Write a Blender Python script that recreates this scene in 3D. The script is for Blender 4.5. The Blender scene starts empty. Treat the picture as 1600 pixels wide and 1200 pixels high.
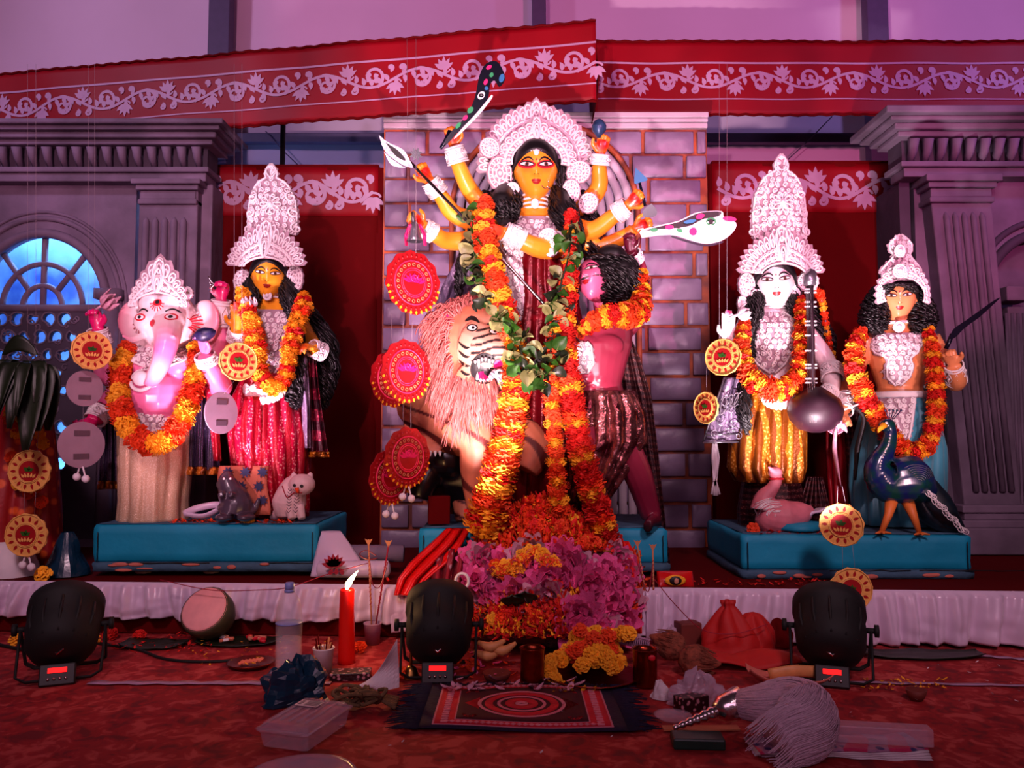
import bpy, math, random
import numpy as np
from mathutils import Vector as V, Matrix, noise, geometry
from mathutils.bvhtree import BVHTree
random.seed(7)
PI = math.pi
sc = bpy.context.scene
C = sc.collection
# ---------------------------------------------------------------- camera
CZ = 0.85; TH = math.radians(3.7); F = 1250.0
cam = bpy.data.cameras.new('camera'); cam.sensor_width = 36; cam.lens = 36*F/1600
cam.clip_end = 60; cam.clip_start = .05
co = bpy.data.objects.new('camera', cam); C.objects.link(co)
co.location = (0, 0, CZ); co.rotation_euler = (PI/2+TH, 0, 0); sc.camera = co
# ---------------------------------------------------------------- world, lamps, exposure
vs = sc.view_settings
vs.view_transform = 'Standard'; vs.look = 'None'; vs.gamma = 1; vs.exposure = 0.0; vs.use_curve_mapping = False
w = bpy.data.worlds.new('world'); sc.world = w; w.use_nodes = True
w.node_tree.nodes['Background'].inputs[0].default_value = (.30, .13, .20, 1)
w.node_tree.nodes['Background'].inputs[1].default_value = .08

def aim(o, tgt):
    o.rotation_euler = (V(tgt)-o.location).to_track_quat('-Z', 'Y').to_euler()
def spot(name, loc, tgt, power, col, angle, blend=.5, size=.05):
    l = bpy.data.lights.new(name, 'SPOT'); l.energy = power; l.color = col
    l.spot_size = math.radians(angle); l.spot_blend = blend; l.shadow_soft_size = size
    o = bpy.data.objects.new(name, l); C.objects.link(o); o.location = loc; aim(o, tgt)
    return o
def area(name, loc, tgt, power, col, sx, sy):
    l = bpy.data.lights.new(name, 'AREA'); l.energy = power; l.color = col; l.shape = 'RECTANGLE'; l.size = sx; l.size_y = sy
    o = bpy.data.objects.new(name, l); C.objects.link(o); o.location = loc; aim(o, tgt)
    return o
# three par cans on the floor in front of the stage (lens faces the statues)
spot('par_lamp_light', (-1.42, 2.98, .36), (-1.10, 3.95, 1.55), 210, (1, .62, .82), 58, .6, .05)
spot('par_lamp_light', (-.24, 3.02, .36), (-.02, 3.96, 2.12), 200, (1, .70, .78), 56, .6, .05)
spot('par_lamp_light', (1.14, 3.00, .36), (1.30, 3.92, 1.55), 250, (1, .74, .84), 62, .6, .05)
# unseen key spots added low in front of the viewer to even the light, and a stage wash hung behind
spot('added_key_light', (-.1, 1.0, .30), (.10, 4.0, 2.0), 640, (1, .66, .72), 40, .5, .04)
spot('added_key_light', (-1.9, 1.2, .4), (-1.35, 4.0, 1.25), 130, (1, .50, .66), 34, .6, .04)
spot('added_key_light', (1.9, 1.2, .4), (1.55, 4.0, 1.30), 190, (1, .56, .66), 34, .6, .04)
spot('wash_light', (2.4, -1.2, 2.0), (1.5, 5.2, 3.75), 640, (1, .16, .46), 50, .3, .05)
spot('wash_light', (-1.2, -1.4, 1.9), (-.8, 5.2, 3.8), 460, (1, .42, .62), 56, .3, .05)
spot('blue_spot_light', (4.4, 2.6, 4.0), (2.6, 5.6, 3.3), 150, (.42, .34, 1), 80, .8, .2)
spot('violet_spot_light', (-4.2, 2.0, 4.2), (-1.6, 5.6, 3.6), 230, (.78, .55, .95), 80, .8, .2)
spot('high_fill_light', (-1.2, -.2, 3.3), (-1.3, 4.3, .95), 330, (1, .60, .72), 56, .8, .3)  # pair of unseen fill spots added high over the viewer, sparing the foreground
spot('high_fill_light', (1.2, -.2, 3.3), (1.3, 4.3, .95), 330, (1, .60, .72), 56, .8, .3)
area('front_fill_light', (0, -1.6, 2.4), (0, 4.0, .9), 32, (1, .52, .76), 3.4, 1.2)
# ---------------------------------------------------------------- geometry helpers
fwd = V((0, math.cos(TH), math.sin(TH))); upv = V((0, -math.sin(TH), math.cos(TH)))
def P(px, py, Y):
    d = fwd + V((1, 0, 0))*((px-800)/F) + upv*((600-py)/F)
    return V((0, 0, CZ)) + d*(Y/d.y)
def PF(px, py, z=0.0):       # point on the horizontal plane z
    d = fwd + V((1, 0, 0))*((px-800)/F) + upv*((600-py)/F)
    return V((0, 0, CZ)) + d*((z-CZ)/d.z)
def rnd(a, b): return a+(b-a)*random.random()
def cr(pts, n):              # Catmull-Rom through points, n per span
    pts = [V(p) for p in pts]
    if len(pts) < 3: 
        return [pts[0].lerp(pts[-1], i/n) for i in range(n+1)]
    q = [pts[0]*2-pts[1]] + pts + [pts[-1]*2-pts[-2]]; out = []
    for i in range(1, len(q)-2):
        a, b, c, d = q[i-1:i+3]
        for k in range(n):
            t = k/n
            out.append(.5*((2*b)+(c-a)*t+(2*a-5*b+4*c-d)*t*t+(3*b-a-3*c+d)*t**3))
    out.append(pts[-1].copy()); return out
def lin(vals, n):            # matching radii
    q = []
    for i in range(len(vals)-1):
        for k in range(n): q.append(vals[i]+(vals[i+1]-vals[i])*k/n)
    q.append(vals[-1]); return q
class MB:
    def __init__(s): s.v = []; s.f = []; s.m = []; s.cur = 0
    def add(s, vs, fs):
        b = len(s.v); s.v.extend([tuple(x) for x in vs]); s.f.extend([tuple(i+b for i in f) for f in fs]); s.m.extend([s.cur]*len(fs)); return s
    def tube(s, pts, r, n=8, cap=True, flat=1.0, up=None, closed=False):
        pts = [V(p) for p in pts]; N = len(pts)
        if not hasattr(r, '__len__'): r = [r]*N
        t0 = (pts[1]-pts[0]).normalized()
        a = V(up) if up is not None else (V((0, 0, 1)) if abs(t0.z) < .9 else V((0, 1, 0)))
        x = (a - t0*a.dot(t0)).normalized(); vs = []
        cs = [(math.cos(2*PI*k/n), math.sin(2*PI*k/n)*flat) for k in range(n)]
        for i in range(N):
            t = pts[(i+1) % N if closed else min(i+1, N-1)]-pts[i-1 if (closed or i > 0) else 0]
            if t.length < 1e-9: t = t0
            t = t.normalized(); x = (x - t*x.dot(t))
            if x.length < 1e-6: x = t.orthogonal()
            x.normalize(); y = t.cross(x); ri = r[i]
            for c, d in cs: vs.append(pts[i]+x*(c*ri)+y*(d*ri))
        fs = []
        for i in range(N if closed else N-1):
            j = (i+1) % N
            for k in range(n): fs.append((i*n+k, i*n+(k+1) % n, j*n+(k+1) % n, j*n+k))
        if cap and not closed: fs.append(tuple(range(n))[::-1]); fs.append(tuple(range((N-1)*n, N*n)))
        return s.add(vs, fs)
    def rings(s, rings, cap=True):      # list of equally long closed rings
        n = len(rings[0]); vs = [p for r in rings for p in r]; fs = []
        for i in range(len(rings)-1):
            for k in range(n): fs.append((i*n+k, i*n+(k+1) % n, (i+1)*n+(k+1) % n, (i+1)*n+k))
        if cap: fs.append(tuple(range(n))[::-1]); fs.append(tuple(range((len(rings)-1)*n, len(rings)*n)))
        return s.add(vs, fs)
    def ell(s, c, r, rot=None, nu=16, nv=10):
        c = V(c); r = (r, r, r) if not hasattr(r, '__len__') else r
        R = rot if rot is not None else Matrix.Identity(3); vs = [c+R@V((0, 0, r[2]))]
        for j in range(1, nv):
            a = PI*j/nv
            for i in range(nu):
                b = 2*PI*i/nu
                vs.append(c+R@V((r[0]*math.sin(a)*math.cos(b), r[1]*math.sin(a)*math.sin(b), r[2]*math.cos(a))))
        vs.append(c-R@V((0, 0, r[2]))); L = len(vs)-1; fs = []
        for i in range(nu): fs.append((0, 1+i, 1+(i+1) % nu)); fs.append((L, L-nu+(i+1) % nu, L-nu+i))
        for j in range(nv-2):
            for i in range(nu):
                a = 1+j*nu; fs.append((a+i, a+nu+i, a+nu+(i+1) % nu, a+(i+1) % nu))
        return s.add(vs, fs)
    def box(s, c, d, rot=None):
        c = V(c); R = rot if rot is not None else Matrix.Identity(3)
        vs = [c+R@V((x*d[0]/2, y*d[1]/2, z*d[2]/2)) for x in (-1, 1) for y in (-1, 1) for z in (-1, 1)]
        return s.add(vs, [(0, 1, 3, 2), (4, 6, 7, 5), (0, 4, 5, 1), (2, 3, 7, 6), (0, 2, 6, 4), (1, 5, 7, 3)])
    def lathe(s, prof, c=(0, 0, 0), n=20, rot=None, wob=None):
        c = V(c); R = rot if rot is not None else Matrix.Identity(3); rs = []
        for r, z in prof:
            rs.append([c+R@V((r*math.cos(2*PI*k/n)*(wob(k/n, z) if wob else 1), r*math.sin(2*PI*k/n)*(wob(k/n, z) if wob else 1), z)) for k in range(n)])
        return s.rings(rs)
    def grid(s, fn, nu, nv, closeu=False):
        vs = [fn(i/nu, j/nv) for j in range(nv+1) for i in range(nu if closeu else nu+1)]
        m = nu if closeu else nu+1
        return s.add(vs, [(j*m+i, j*m+(i+1) % m, (j+1)*m+(i+1) % m, (j+1)*m+i) for j in range(nv) for i in range(nu)])
    def plate(s, loops, th, mp, fill=True):    # loops: 2D outlines (first outer, rest holes); mp(u,v,d) -> point, d = height above the base
        L = [[V((p[0], p[1], 0)) for p in lp] for lp in loops]
        tri = geometry.tessellate_polygon(L); fl = [p for lp in L for p in lp]; n = len(fl)
        vs = [mp(p.x, p.y, th) for p in fl]+[mp(p.x, p.y, 0) for p in fl]
        fs = []
        for a, b, c in tri:
            A, B, D = fl[a], fl[b], fl[c]
            if (B-A).cross(D-A).z < 0: a, c = c, a
            fs.append((a, b, c)); fs.append((c+n, b+n, a+n))
        o = 0
        for lp in L:
            m = len(lp)
            for k in range(m):
                fs.append((o+k, o+(k+1) % m, o+(k+1) % m+n, o+k+n))
            o += m
        return s.add(vs, fs)
def rotz(a): return Matrix.Rotation(a, 3, 'Z')
def roty(a): return Matrix.Rotation(a, 3, 'Y')
def rotx(a): return Matrix.Rotation(a, 3, 'X')
WL = {}
def wloc(o): return WL.get(o.name, V((0, 0, 0)))
def mesh_of(name, mb, mats, smooth=True, origin=None):
    me = bpy.data.meshes.new(name); o = V(origin) if origin is not None else V((0, 0, 0))
    me.from_pydata([(a-o.x, b-o.y, c-o.z) for a, b, c in mb.v], [], mb.f)
    for m in (mats if isinstance(mats, (list, tuple)) else [mats]): me.materials.append(m)
    if any(mb.m): me.polygons.foreach_set('material_index', mb.m)
    me.polygons.foreach_set('use_smooth', [smooth]*len(me.polygons)); me.update(); return me
def link(name, me, loc, parent=None, rot=None, scale=None):
    o = bpy.data.objects.new(name, me); C.objects.link(o)
    loc = V(loc)
    if parent is not None: o.parent = parent; o.location = loc-wloc(parent)
    else: o.location = loc
    if rot is not None: o.rotation_euler = rot
    if scale is not None: o.scale = scale if hasattr(scale, '__len__') else (scale,)*3
    WL[o.name] = loc; return o
def O(name, mb, mats, parent=None, smooth=True, bevel=0, solid=0, sub=0, ang=None, label=None, wn=0):
    a = np.array(mb.v); lo = a.min(0); hi = a.max(0); c = V(((lo[0]+hi[0])/2, (lo[1]+hi[1])/2, lo[2]))
    me = mesh_of(name, mb, mats, smooth, c); o = link(name, me, c, parent)
    if smooth and ang:
        pass
    if bevel:
        b = o.modifiers.new('b', 'BEVEL'); b.width = bevel; b.segments = 2; b.limit_method = 'ANGLE'; b.angle_limit = .7
    if sub: b = o.modifiers.new('s', 'SUBSURF'); b.levels = sub; b.render_levels = sub
    if solid: b = o.modifiers.new('so', 'SOLIDIFY'); b.thickness = solid; b.offset = 0
    if label: o['label'] = label
    return o
def tag(o, label, cat=None, group=None, kind=None):
    o['label'] = label
    if cat: o['category'] = cat
    if group: o['group'] = group
    if kind: o['kind'] = kind
    return o
def thing(name, loc, label, cat, group=None):
    o = bpy.data.objects.new(name, None); C.objects.link(o); o.location = loc; WL[o.name] = V(loc)
    o.empty_display_size = .05
    return tag(o, label, cat, group)
def remesh(mb, voxel, smooth=4):      # fuse overlapping shells into one continuous surface
    me = mesh_of('tmp', mb, M['white'], True); o = bpy.data.objects.new('tmp', me); C.objects.link(o)
    r = o.modifiers.new('r', 'REMESH'); r.mode = 'VOXEL'; r.voxel_size = voxel; r.use_smooth_shade = True
    if smooth:
        m = o.modifiers.new('m', 'SMOOTH'); m.factor = .5; m.iterations = smooth
    dg = bpy.context.evaluated_depsgraph_get(); e = o.evaluated_get(dg).to_mesh()
    n = len(e.vertices); a = np.empty(n*3, 'f'); e.vertices.foreach_get('co', a)
    out = MB(); out.v = [tuple(x) for x in a.reshape(-1, 3).tolist()]; out.f = [tuple(p.vertices) for p in e.polygons]; out.m = [0]*len(out.f)
    o.evaluated_get(dg).to_mesh_clear(); bpy.data.objects.remove(o); bpy.data.meshes.remove(me)
    return out
def bvh(mb): return BVHTree.FromPolygons([V(x) for x in mb.v], mb.f)
def paint(o, fn):
    me = o.data; n = len(me.vertices); a = np.empty(n*3, 'f'); me.vertices.foreach_get('co', a); a = a.reshape(-1, 3)+np.array(WL[o.name])
    col = np.ones((n, 4), 'f'); col[:, :3] = fn(a)
    at = me.color_attributes.new('Col', 'FLOAT_COLOR', 'POINT'); at.data.foreach_set('color', col.ravel())
# ---------------------------------------------------------------- materials
M = {}
def srgb(c):
    return tuple(((x/255)/12.92 if x/255 <= .04045 else ((x/255+.055)/1.055)**2.4) for x in c)+(1,)
def mat(name, c, rough=.6, metal=0.0, var=.12, sc_=18, bump=.0, bsc=None, alpha=1.0, emis=None, es=0, sheen=0, coat=0, trans=0, attr=False, c2=None, hv=0.0):
    m = bpy.data.materials.new(name); m.use_nodes = True; nt = m.node_tree; N = nt.nodes; L = nt.links
    b = N['Principled BSDF']; b.inputs['Roughness'].default_value = rough; b.inputs['Metallic'].default_value = metal
    tc = N.new('ShaderNodeTexCoord'); no = N.new('ShaderNodeTexNoise'); no.inputs['Scale'].default_value = sc_; no.inputs['Detail'].default_value = 5
    L.new(tc.outputs['Object'], no.inputs['Vector'])
    mx = N.new('ShaderNodeMix'); mx.data_type = 'RGBA'
    rp = N.new('ShaderNodeMapRange'); rp.inputs[1].default_value = .35; rp.inputs[2].default_value = .65
    L.new(no.outputs[0], rp.inputs[0]); L.new(rp.outputs[0], mx.inputs[0])
    if attr:
        at = N.new('ShaderNodeAttribute'); at.attribute_name = 'Col'
        mul = N.new('ShaderNodeMix'); mul.data_type = 'RGBA'; mul.blend_type = 'MULTIPLY'; mul.inputs[0].default_value = 1
        mx.inputs[6].default_value = (1, 1, 1, 1); mx.inputs[7].default_value = (1-var, 1-var, 1-var, 1)
        L.new(at.outputs['Color'], mul.inputs[6]); L.new(mx.outputs[2], mul.inputs[7]); res = mul.outputs[2]
    else:
        c = srgb(c); mx.inputs[6].default_value = c
        mx.inputs[7].default_value = srgb(c2) if c2 else tuple(x*(1-var) for x in c[:3])+(1,)
        res = mx.outputs[2]
    if hv:
        oi = N.new('ShaderNodeObjectInfo'); hs = N.new('ShaderNodeHueSaturation'); mr = N.new('ShaderNodeMapRange')
        mr.inputs[3].default_value = 1-hv; mr.inputs[4].default_value = 1+hv
        L.new(oi.outputs['Random'], mr.inputs[0]); L.new(mr.outputs[0], hs.inputs['Value']); L.new(res, hs.inputs['Color']); res = hs.outputs[0]
    L.new(res, b.inputs['Base Color'])
    if bump:
        n2 = N.new('ShaderNodeTexNoise'); n2.inputs['Scale'].default_value = bsc or sc_*3; n2.inputs['Detail'].default_value = 4
        L.new(tc.outputs['Object'], n2.inputs['Vector'])
        bp = N.new('ShaderNodeBump'); bp.inputs['Strength'].default_value = bump; bp.inputs['Distance'].default_value = .01
        L.new(n2.outputs[0], bp.inputs['Height']); L.new(bp.outputs[0], b.inputs['Normal'])
    if emis: b.inputs['Emission Color'].default_value = srgb(emis); b.inputs['Emission Strength'].default_value = es
    if sheen: b.inputs['Sheen Weight'].default_value = sheen
    if coat: b.inputs['Coat Weight'].default_value = coat; b.inputs['Coat Roughness'].default_value = .15
    if trans: b.inputs['Transmission Weight'].default_value = trans
    if alpha < 1: b.inputs['Alpha'].default_value = alpha
    M[name] = m; return m
def sparkle(name, c, c2, scale=90, rough=.35, metal=.5, c3=None, wave=None):   # brocade / sequin cloth
    m = mat(name, c, rough, metal, bump=.35, bsc=scale*1.3); nt = m.node_tree; N = nt.nodes; L = nt.links; b = N['Principled BSDF']
    tc = N.new('ShaderNodeTexCoord'); vo = N.new('ShaderNodeTexVoronoi'); vo.inputs['Scale'].default_value = scale
    L.new(tc.outputs['Object'], vo.inputs['Vector'])
    rp = N.new('ShaderNodeMapRange'); rp.inputs[1].default_value = .25; rp.inputs[2].default_value = .4
    L.new(vo.outputs['Distance'], rp.inputs[0]); mx = N.new('ShaderNodeMix'); mx.data_type = 'RGBA'
    mx.inputs[6].default_value = srgb(c2); mx.inputs[7].default_value = srgb(c); L.new(rp.outputs[0], mx.inputs[0]); out = mx.outputs[2]
    if wave:
        wv = N.new('ShaderNodeTexWave'); wv.inputs['Scale'].default_value = wave[0]; wv.inputs['Distortion'].default_value = wave[1]
        wv.bands_direction = wave[2]
        L.new(tc.outputs['Object'], wv.inputs['Vector']); m2 = N.new('ShaderNodeMix'); m2.data_type = 'RGBA'
        r2 = N.new('ShaderNodeMapRange'); r2.inputs[1].default_value = .45; r2.inputs[2].default_value = .55
        L.new(wv.outputs[1], r2.inputs[0]); L.new(r2.outputs[0], m2.inputs[0]); m2.inputs[7].default_value = srgb(c3 or c2)
        L.new(out, m2.inputs[6]); out = m2.outputs[2]
    L.new(out, b.inputs['Base Color']); return m
mat('white', (232, 226, 228), .7); 
mat('shola', (240, 232, 232), .6, var=.06, bump=.15, bsc=120)
mat('shola_shade', (120, 92, 100), .8, var=.1); mat('shola_shaded_back', (176, 146, 158), .75, var=.15)  # backing plates darkened to paint in the shadows between the raised carvings
mat('flesh', (255, 255, 255), .32, attr=True, var=.05, coat=.3)
mat('painted', (255, 255, 255), .55, attr=True, var=.12)
mat('black_hair', (14, 10, 12), .45, var=.3)
mat('ink', (16, 8, 10), .5); mat('lip', (150, 8, 14), .4); mat('eyewhite', (245, 238, 235), .3); mat('redpaint', (205, 16, 40), .5)
mat('iris', (120, 70, 60), .3)
mat('marigold_orange', (240, 66, 4), .75, var=.25, sc_=60, hv=.12); mat('marigold_yellow', (255, 176, 24), .75, var=.2, sc_=60, hv=.12)
mat('marigold_red', (220, 18, 4), .75, var=.25, sc_=60, hv=.12)
mat('red_cloth', (134, 0, 17), .5, var=.12, sc_=3, bump=.1, bsc=9)
mat('dark_red_cloth', (88, 0, 3), .85, var=.15, sc_=2, bump=.08, bsc=6)
M['red_cloth'].node_tree.nodes['Principled BSDF'].inputs['Specular IOR Level'].default_value = .25; M['dark_red_cloth'].node_tree.nodes['Principled BSDF'].inputs['Specular IOR Level'].default_value = .1
mat('print', (172, 134, 164), .5, var=.08)
mat('tent', (216, 188, 210), .75, var=.08, sc_=1.2, bump=.2, bsc=2.5)
mat('tent_beam', (84, 70, 100), .6)
mat('grey_plaster', (132, 112, 134), .75, var=.5, sc_=3.2, bump=.5, bsc=11)
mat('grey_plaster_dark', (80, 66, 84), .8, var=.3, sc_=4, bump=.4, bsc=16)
mat('brickface', (140, 118, 146), .4, var=.28, sc_=5, bump=.9, bsc=7, hv=.1)
mat('mortar', (186, 84, 36), .6, var=.6, sc_=7, bump=.3, c2=(96, 40, 32))
mat('panel_trim', (190, 172, 184), .5, var=.12, sc_=5)
mat('teal', (0, 150, 186), .62, var=.18, sc_=3.5, bump=.25, bsc=22)
mat('teal_dark', (60, 96, 120), .8, var=.3, sc_=12, bump=.5, bsc=30)
mat('plaster_chip', (206, 112, 96), .85, var=.2)
mat('satin', (214, 190, 214), .27, var=.06, sc_=3, bump=.06, bsc=8, sheen=.3)
mat('black_plastic', (3, 3, 3), .75, var=.2); mat('black_gloss', (6, 5, 7), .5)
mat('display', (255, 20, 10), .5, emis=(255, 10, 8), es=2.2)
mat('steel', (170, 160, 160), .25, 1.0, var=.05); mat('copper', (150, 60, 40), .3, 1.0, var=.25, sc_=30, bump=.1)
mat('silver', (225, 215, 215), .22, 1.0, var=.05, bump=.15, bsc=60); mat('brass', (150, 110, 60), .3, 1.0, var=.2)
mat('gold_paper', (236, 176, 92), .5, var=.12, sc_=30); mat('disc_red', (164, 6, 18), .5, var=.15, sc_=40); mat('disc_pink', (228, 40, 90), .5, var=.12, sc_=40)
mat('leaf_green', (44, 92, 20), .5, var=.25, hv=.25); mat('leaf_pale', (140, 140, 84), .5, var=.3, sc_=30, hv=.3); mat('leaf_dark', (24, 34, 16), .45, var=.4, sc_=12)
mat('card_back', (150, 120, 136), .8); mat('tape', (92, 70, 82), .5)
mat('lotus', (240, 116, 176), .5, var=.35, sc_=40, hv=.25, c2=(206, 44, 120)); mat('lotus_pale', (228, 168, 190), .55, var=.3, sc_=40, hv=.2)
mat('thread_red', (150, 6, 40), .7); mat('thread_white', (150, 130, 140), .9)
mat('candle', (214, 18, 8), .35, var=.05); M['candle'].node_tree.nodes['Principled BSDF'].inputs['Subsurface Weight'].default_value = .3
mat('flame', (255, 240, 190), .5, emis=(255, 226, 170), es=14)
mat('paper_white', (226, 214, 220), .75, var=.08, bump=.1); mat('wood_stick', (190, 120, 80), .7)
mat('clear', (235, 225, 235), .08, var=.02, alpha=.2); mat('clear_thick', (220, 190, 210), .14, var=.02, alpha=.36); mat('cap_blue', (120, 130, 190), .4)
mat('blue_bag', (14, 50, 74), .25, var=.3, sc_=9, bump=.5, bsc=14)
# ================================================================ SETTING
def S(o, kind='structure'): o['kind'] = kind; return o
# carpet
m = mat('carpet', (150, 6, 16), .85, var=.2); nt = m.node_tree; N = nt.nodes; L = nt.links; b = N['Principled BSDF']
tc = N.new('ShaderNodeTexCoord'); no = N.new('ShaderNodeTexNoise'); no.inputs['Scale'].default_value = 2.6; no.inputs['Detail'].default_value = 2
L.new(tc.outputs['Object'], no.inputs['Vector'])
ad = N.new('ShaderNodeMix'); ad.data_type = 'VECTOR'; ad.inputs[0].default_value = .22
L.new(tc.outputs['Object'], ad.inputs[4]); L.new(no.outputs['Color'], ad.inputs[5])
vo = N.new('ShaderNodeTexVoronoi'); vo.inputs['Scale'].default_value = 3.4; L.new(ad.outputs[1], vo.inputs['Vector'])
sn = N.new('ShaderNodeMath'); sn.operation = 'MULTIPLY'; sn.inputs[1].default_value = 15; L.new(vo.outputs['Distance'], sn.inputs[0])
s2 = N.new('ShaderNodeMath'); s2.operation = 'SINE'; L.new(sn.outputs[0], s2.inputs[0])
n3 = N.new('ShaderNodeTexNoise'); n3.inputs['Scale'].default_value = 16; n3.inputs['Detail'].default_value = 6; n3.inputs['Distortion'].default_value = 1.2
L.new(tc.outputs['Object'], n3.inputs['Vector'])
ml = N.new('ShaderNodeMath'); ml.operation = 'MULTIPLY_ADD'; ml.inputs[1].default_value = .07; L.new(s2.outputs[0], ml.inputs[0]); L.new(n3.outputs[0], ml.inputs[2])
rp = N.new('ShaderNodeValToRGB'); e = rp.color_ramp; e.elements[0].position = .34; e.elements[0].color = srgb((108, 0, 12))
e.elements[1].position = .66; e.elements[1].color = srgb((182, 66, 62)); k = e.elements.new(.44); k.color = srgb((140, 3, 12)); k = e.elements.new(.54); k.color = srgb((150, 8, 16)); k = e.elements.new(.57); k.color = srgb((160, 38, 40))
L.new(ml.outputs[0], rp.inputs[0]); L.new(rp.outputs[0], b.inputs['Base Color'])
mb = MB(); mb.grid(lambda u, v: (-4.6+9.2*u, .7+4.9*v, .004*noise.noise(V((u*9, v*7, 0)))), 60, 40)
fl = O('floor', mb, M['carpet'], solid=0); S(fl); fl['label'] = 'red patterned carpet floor'
def strip(x0, x1, y0, y1, wd):
    q = MB(); n = 24
    q.grid(lambda u, v: (x0+(x1-x0)*u, y0+(y1-y0)*u+(v-.5)*wd*(1+.2*math.sin(u*37)), .0065+.0015*math.sin(u*50)), n, 1)
    return q
tag(O('tape_strip', strip(-1.45, -.62, 2.80, 2.80, .035), M['print'], solid=.001), 'pale tape strip across the red carpet, left of the candle', 'tape')
tag(O('tape_strip', strip(1.0, 2.5, 2.82, 2.72, .022), M['print'], solid=.001), 'thin pale tape strip on the carpet, right of the silver handled whisk', 'tape')
tag(O('tape_strip', strip(1.75, 2.25, 3.16, 2.98, .03), M['print'], solid=.001), 'short slanting tape strip below the right end of the satin skirt', 'tape')
# stage and its satin skirt
def stY(x): return 3.37-.055*x
mb = MB()
vs = []
for z in (0.002, .215):
    vs += [(-3.4, stY(-3.4)+.04, z), (3.4, stY(3.4)+.04, z), (3.4, 5.3, z), (-3.4, 5.3, z)]
mb.add(vs, [(0, 3, 2, 1), (4, 5, 6, 7), (0, 1, 5, 4), (1, 2, 6, 5), (2, 3, 7, 6), (3, 0, 4, 7)])
st = O('stage_platform', mb, M['dark_red_cloth'], smooth=False, bevel=.008); S(st); st['label'] = 'low stage covered in dark red cloth'
def skirt(x0, x1, hem, seed, dz=0):
    q = MB(); n = int((x1-x0)*210)
    def fn(u, v):
        x = x0+(x1-x0)*u; h = hem+.012*noise.noise(V((x*5, seed, 3)))
        z = .222+dz-(.222-h)*v
        ph = x*56+3.4*noise.noise(V((x*3.1, seed, 0)))+v*3.6*noise.noise(V((x*1.7, seed+5, 0)))
        amp = .009+.026*v*(.55+.6*noise.noise(V((x*4, v*2, seed))))
        y = stY(x)+.005-.014*v-.012*math.sin(v*PI)-amp*math.sin(ph)-.006*math.sin(ph*2.3+v*2)-.010*noise.noise(V((x*11, v*5, seed)))*v
        if v < .05: y = stY(x)+.03
        return (x, y, z)
    q.grid(fn, n, 22); return q
for x0, x1, h, sd, lab in ((-3.3, -.45, .075, 1, 'white satin skirt on the stage front, left of the flower mound'), (-.5, .62, .03, 4, 'white satin skirt behind the flower mound'),
                      (.55, 3.3, .015, 9, 'white satin skirt on the stage front, right of the flower mound')):
    tag(O('stage_skirt', skirt(x0, x1, h, sd), M['satin'], solid=.002), lab, 'stage skirt')
# tent wall with posts
mb = MB(); mb.grid(lambda u, v: (-5+10*u, 5.75+.03*noise.noise(V((u*14, v*5, 1))), -.02+6*v), 90, 50)
S(O('wall_back', mb, M['tent']))['label'] = 'lavender lit white tent fabric wall'
for x, wd in ((345, 34), (842, 22), (1368, 34)):
    mb = MB(); p = P(x, 0, 5.6); mb.box((p.x, 5.62, 2.6), (wd*.0045, .1, 5.2))
    S(O('trim_1', mb, M['tent_beam'], bevel=.006, smooth=False))['label'] = 'vertical tent post'
for z in (3.0, 4.15):
    mb = MB(); mb.box((0, 5.68, z), (9.6, .06, .07)); S(O('trim_2', mb, M['tent_beam'], bevel=.006, smooth=False))['label'] = 'horizontal tent rail'
mb = MB(); a = P(446, 0, 5.2); mb.tube([(a.x, 5.2, .2), (a.x, 5.2, 3.3)], .017, 10)
tag(O('black_pole', mb, M['black_plastic']), 'thin black upright pole behind the left red cloth panel', 'pole')
for a, b_, lab in ((P(1228, 252, 5.62), P(1300, 182, 5.62), 'thin cable slanting above the right red panel'), (P(415, 205, 5.62), P(470, 262, 5.62), 'thin cable crossing the black pole above the left red panel')):
    mb = MB(); mb.tube([a, (a+b_)/2+V((0, 0, -.01)), b_], .004, 6); tag(O('cable', mb, M['tent_beam']), lab, 'cable')
# ---------------------------------------------------------------- scroll ornament, printed on cloth
def ribbon(mb, pts, wd, mp, d=.003):
    n = len(pts); vs = []
    for i in range(n):
        a = pts[max(i-1, 0)]; b = pts[min(i+1, n-1)]; dx, dy = b[0]-a[0], b[1]-a[1]; l = math.hypot(dx, dy) or 1
        nx, ny = -dy/l, dx/l; w_ = wd[i] if hasattr(wd, '__len__') else wd
        vs.append(mp(pts[i][0]+nx*w_, pts[i][1]+ny*w_, d)); vs.append(mp(pts[i][0]-nx*w_, pts[i][1]-ny*w_, d))
    mb.add(vs, [(2*i+1, 2*i+3, 2*i+2, 2*i) for i in range(n-1)])
def petal2(mb, x, y, a, l, w_, mp, bend=0, d=.0032, n=7):
    pts = []; wd = []
    for i in range(n+1):
        t = i/n; aa = a+bend*t; pts.append((x+l*t*math.cos(aa), y+l*t*math.sin(aa))); wd.append(w_*math.sin(PI*min(1, t**.8*.97+.03))+.0004)
    ribbon(mb, pts, wd, mp, d)
def spiral2(mb, x, y, a0, r0, turns, dirn, w_, mp, d=.003):
    pts = []; wd = []; n = int(16*turns)+4
    for i in range(n+1):
        t = i/n; r = r0*(1-t*.8); a = a0+dirn*2*PI*turns*t
        pts.append((x+r*math.cos(a), y+r*math.sin(a))); wd.append(w_*(1-.3*t))
    ribbon(mb, pts, wd, mp, d); q = pts[-1]
    petal2(mb, q[0]-w_, q[1], .3, w_*3.2, w_*1.7, mp)
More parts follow.
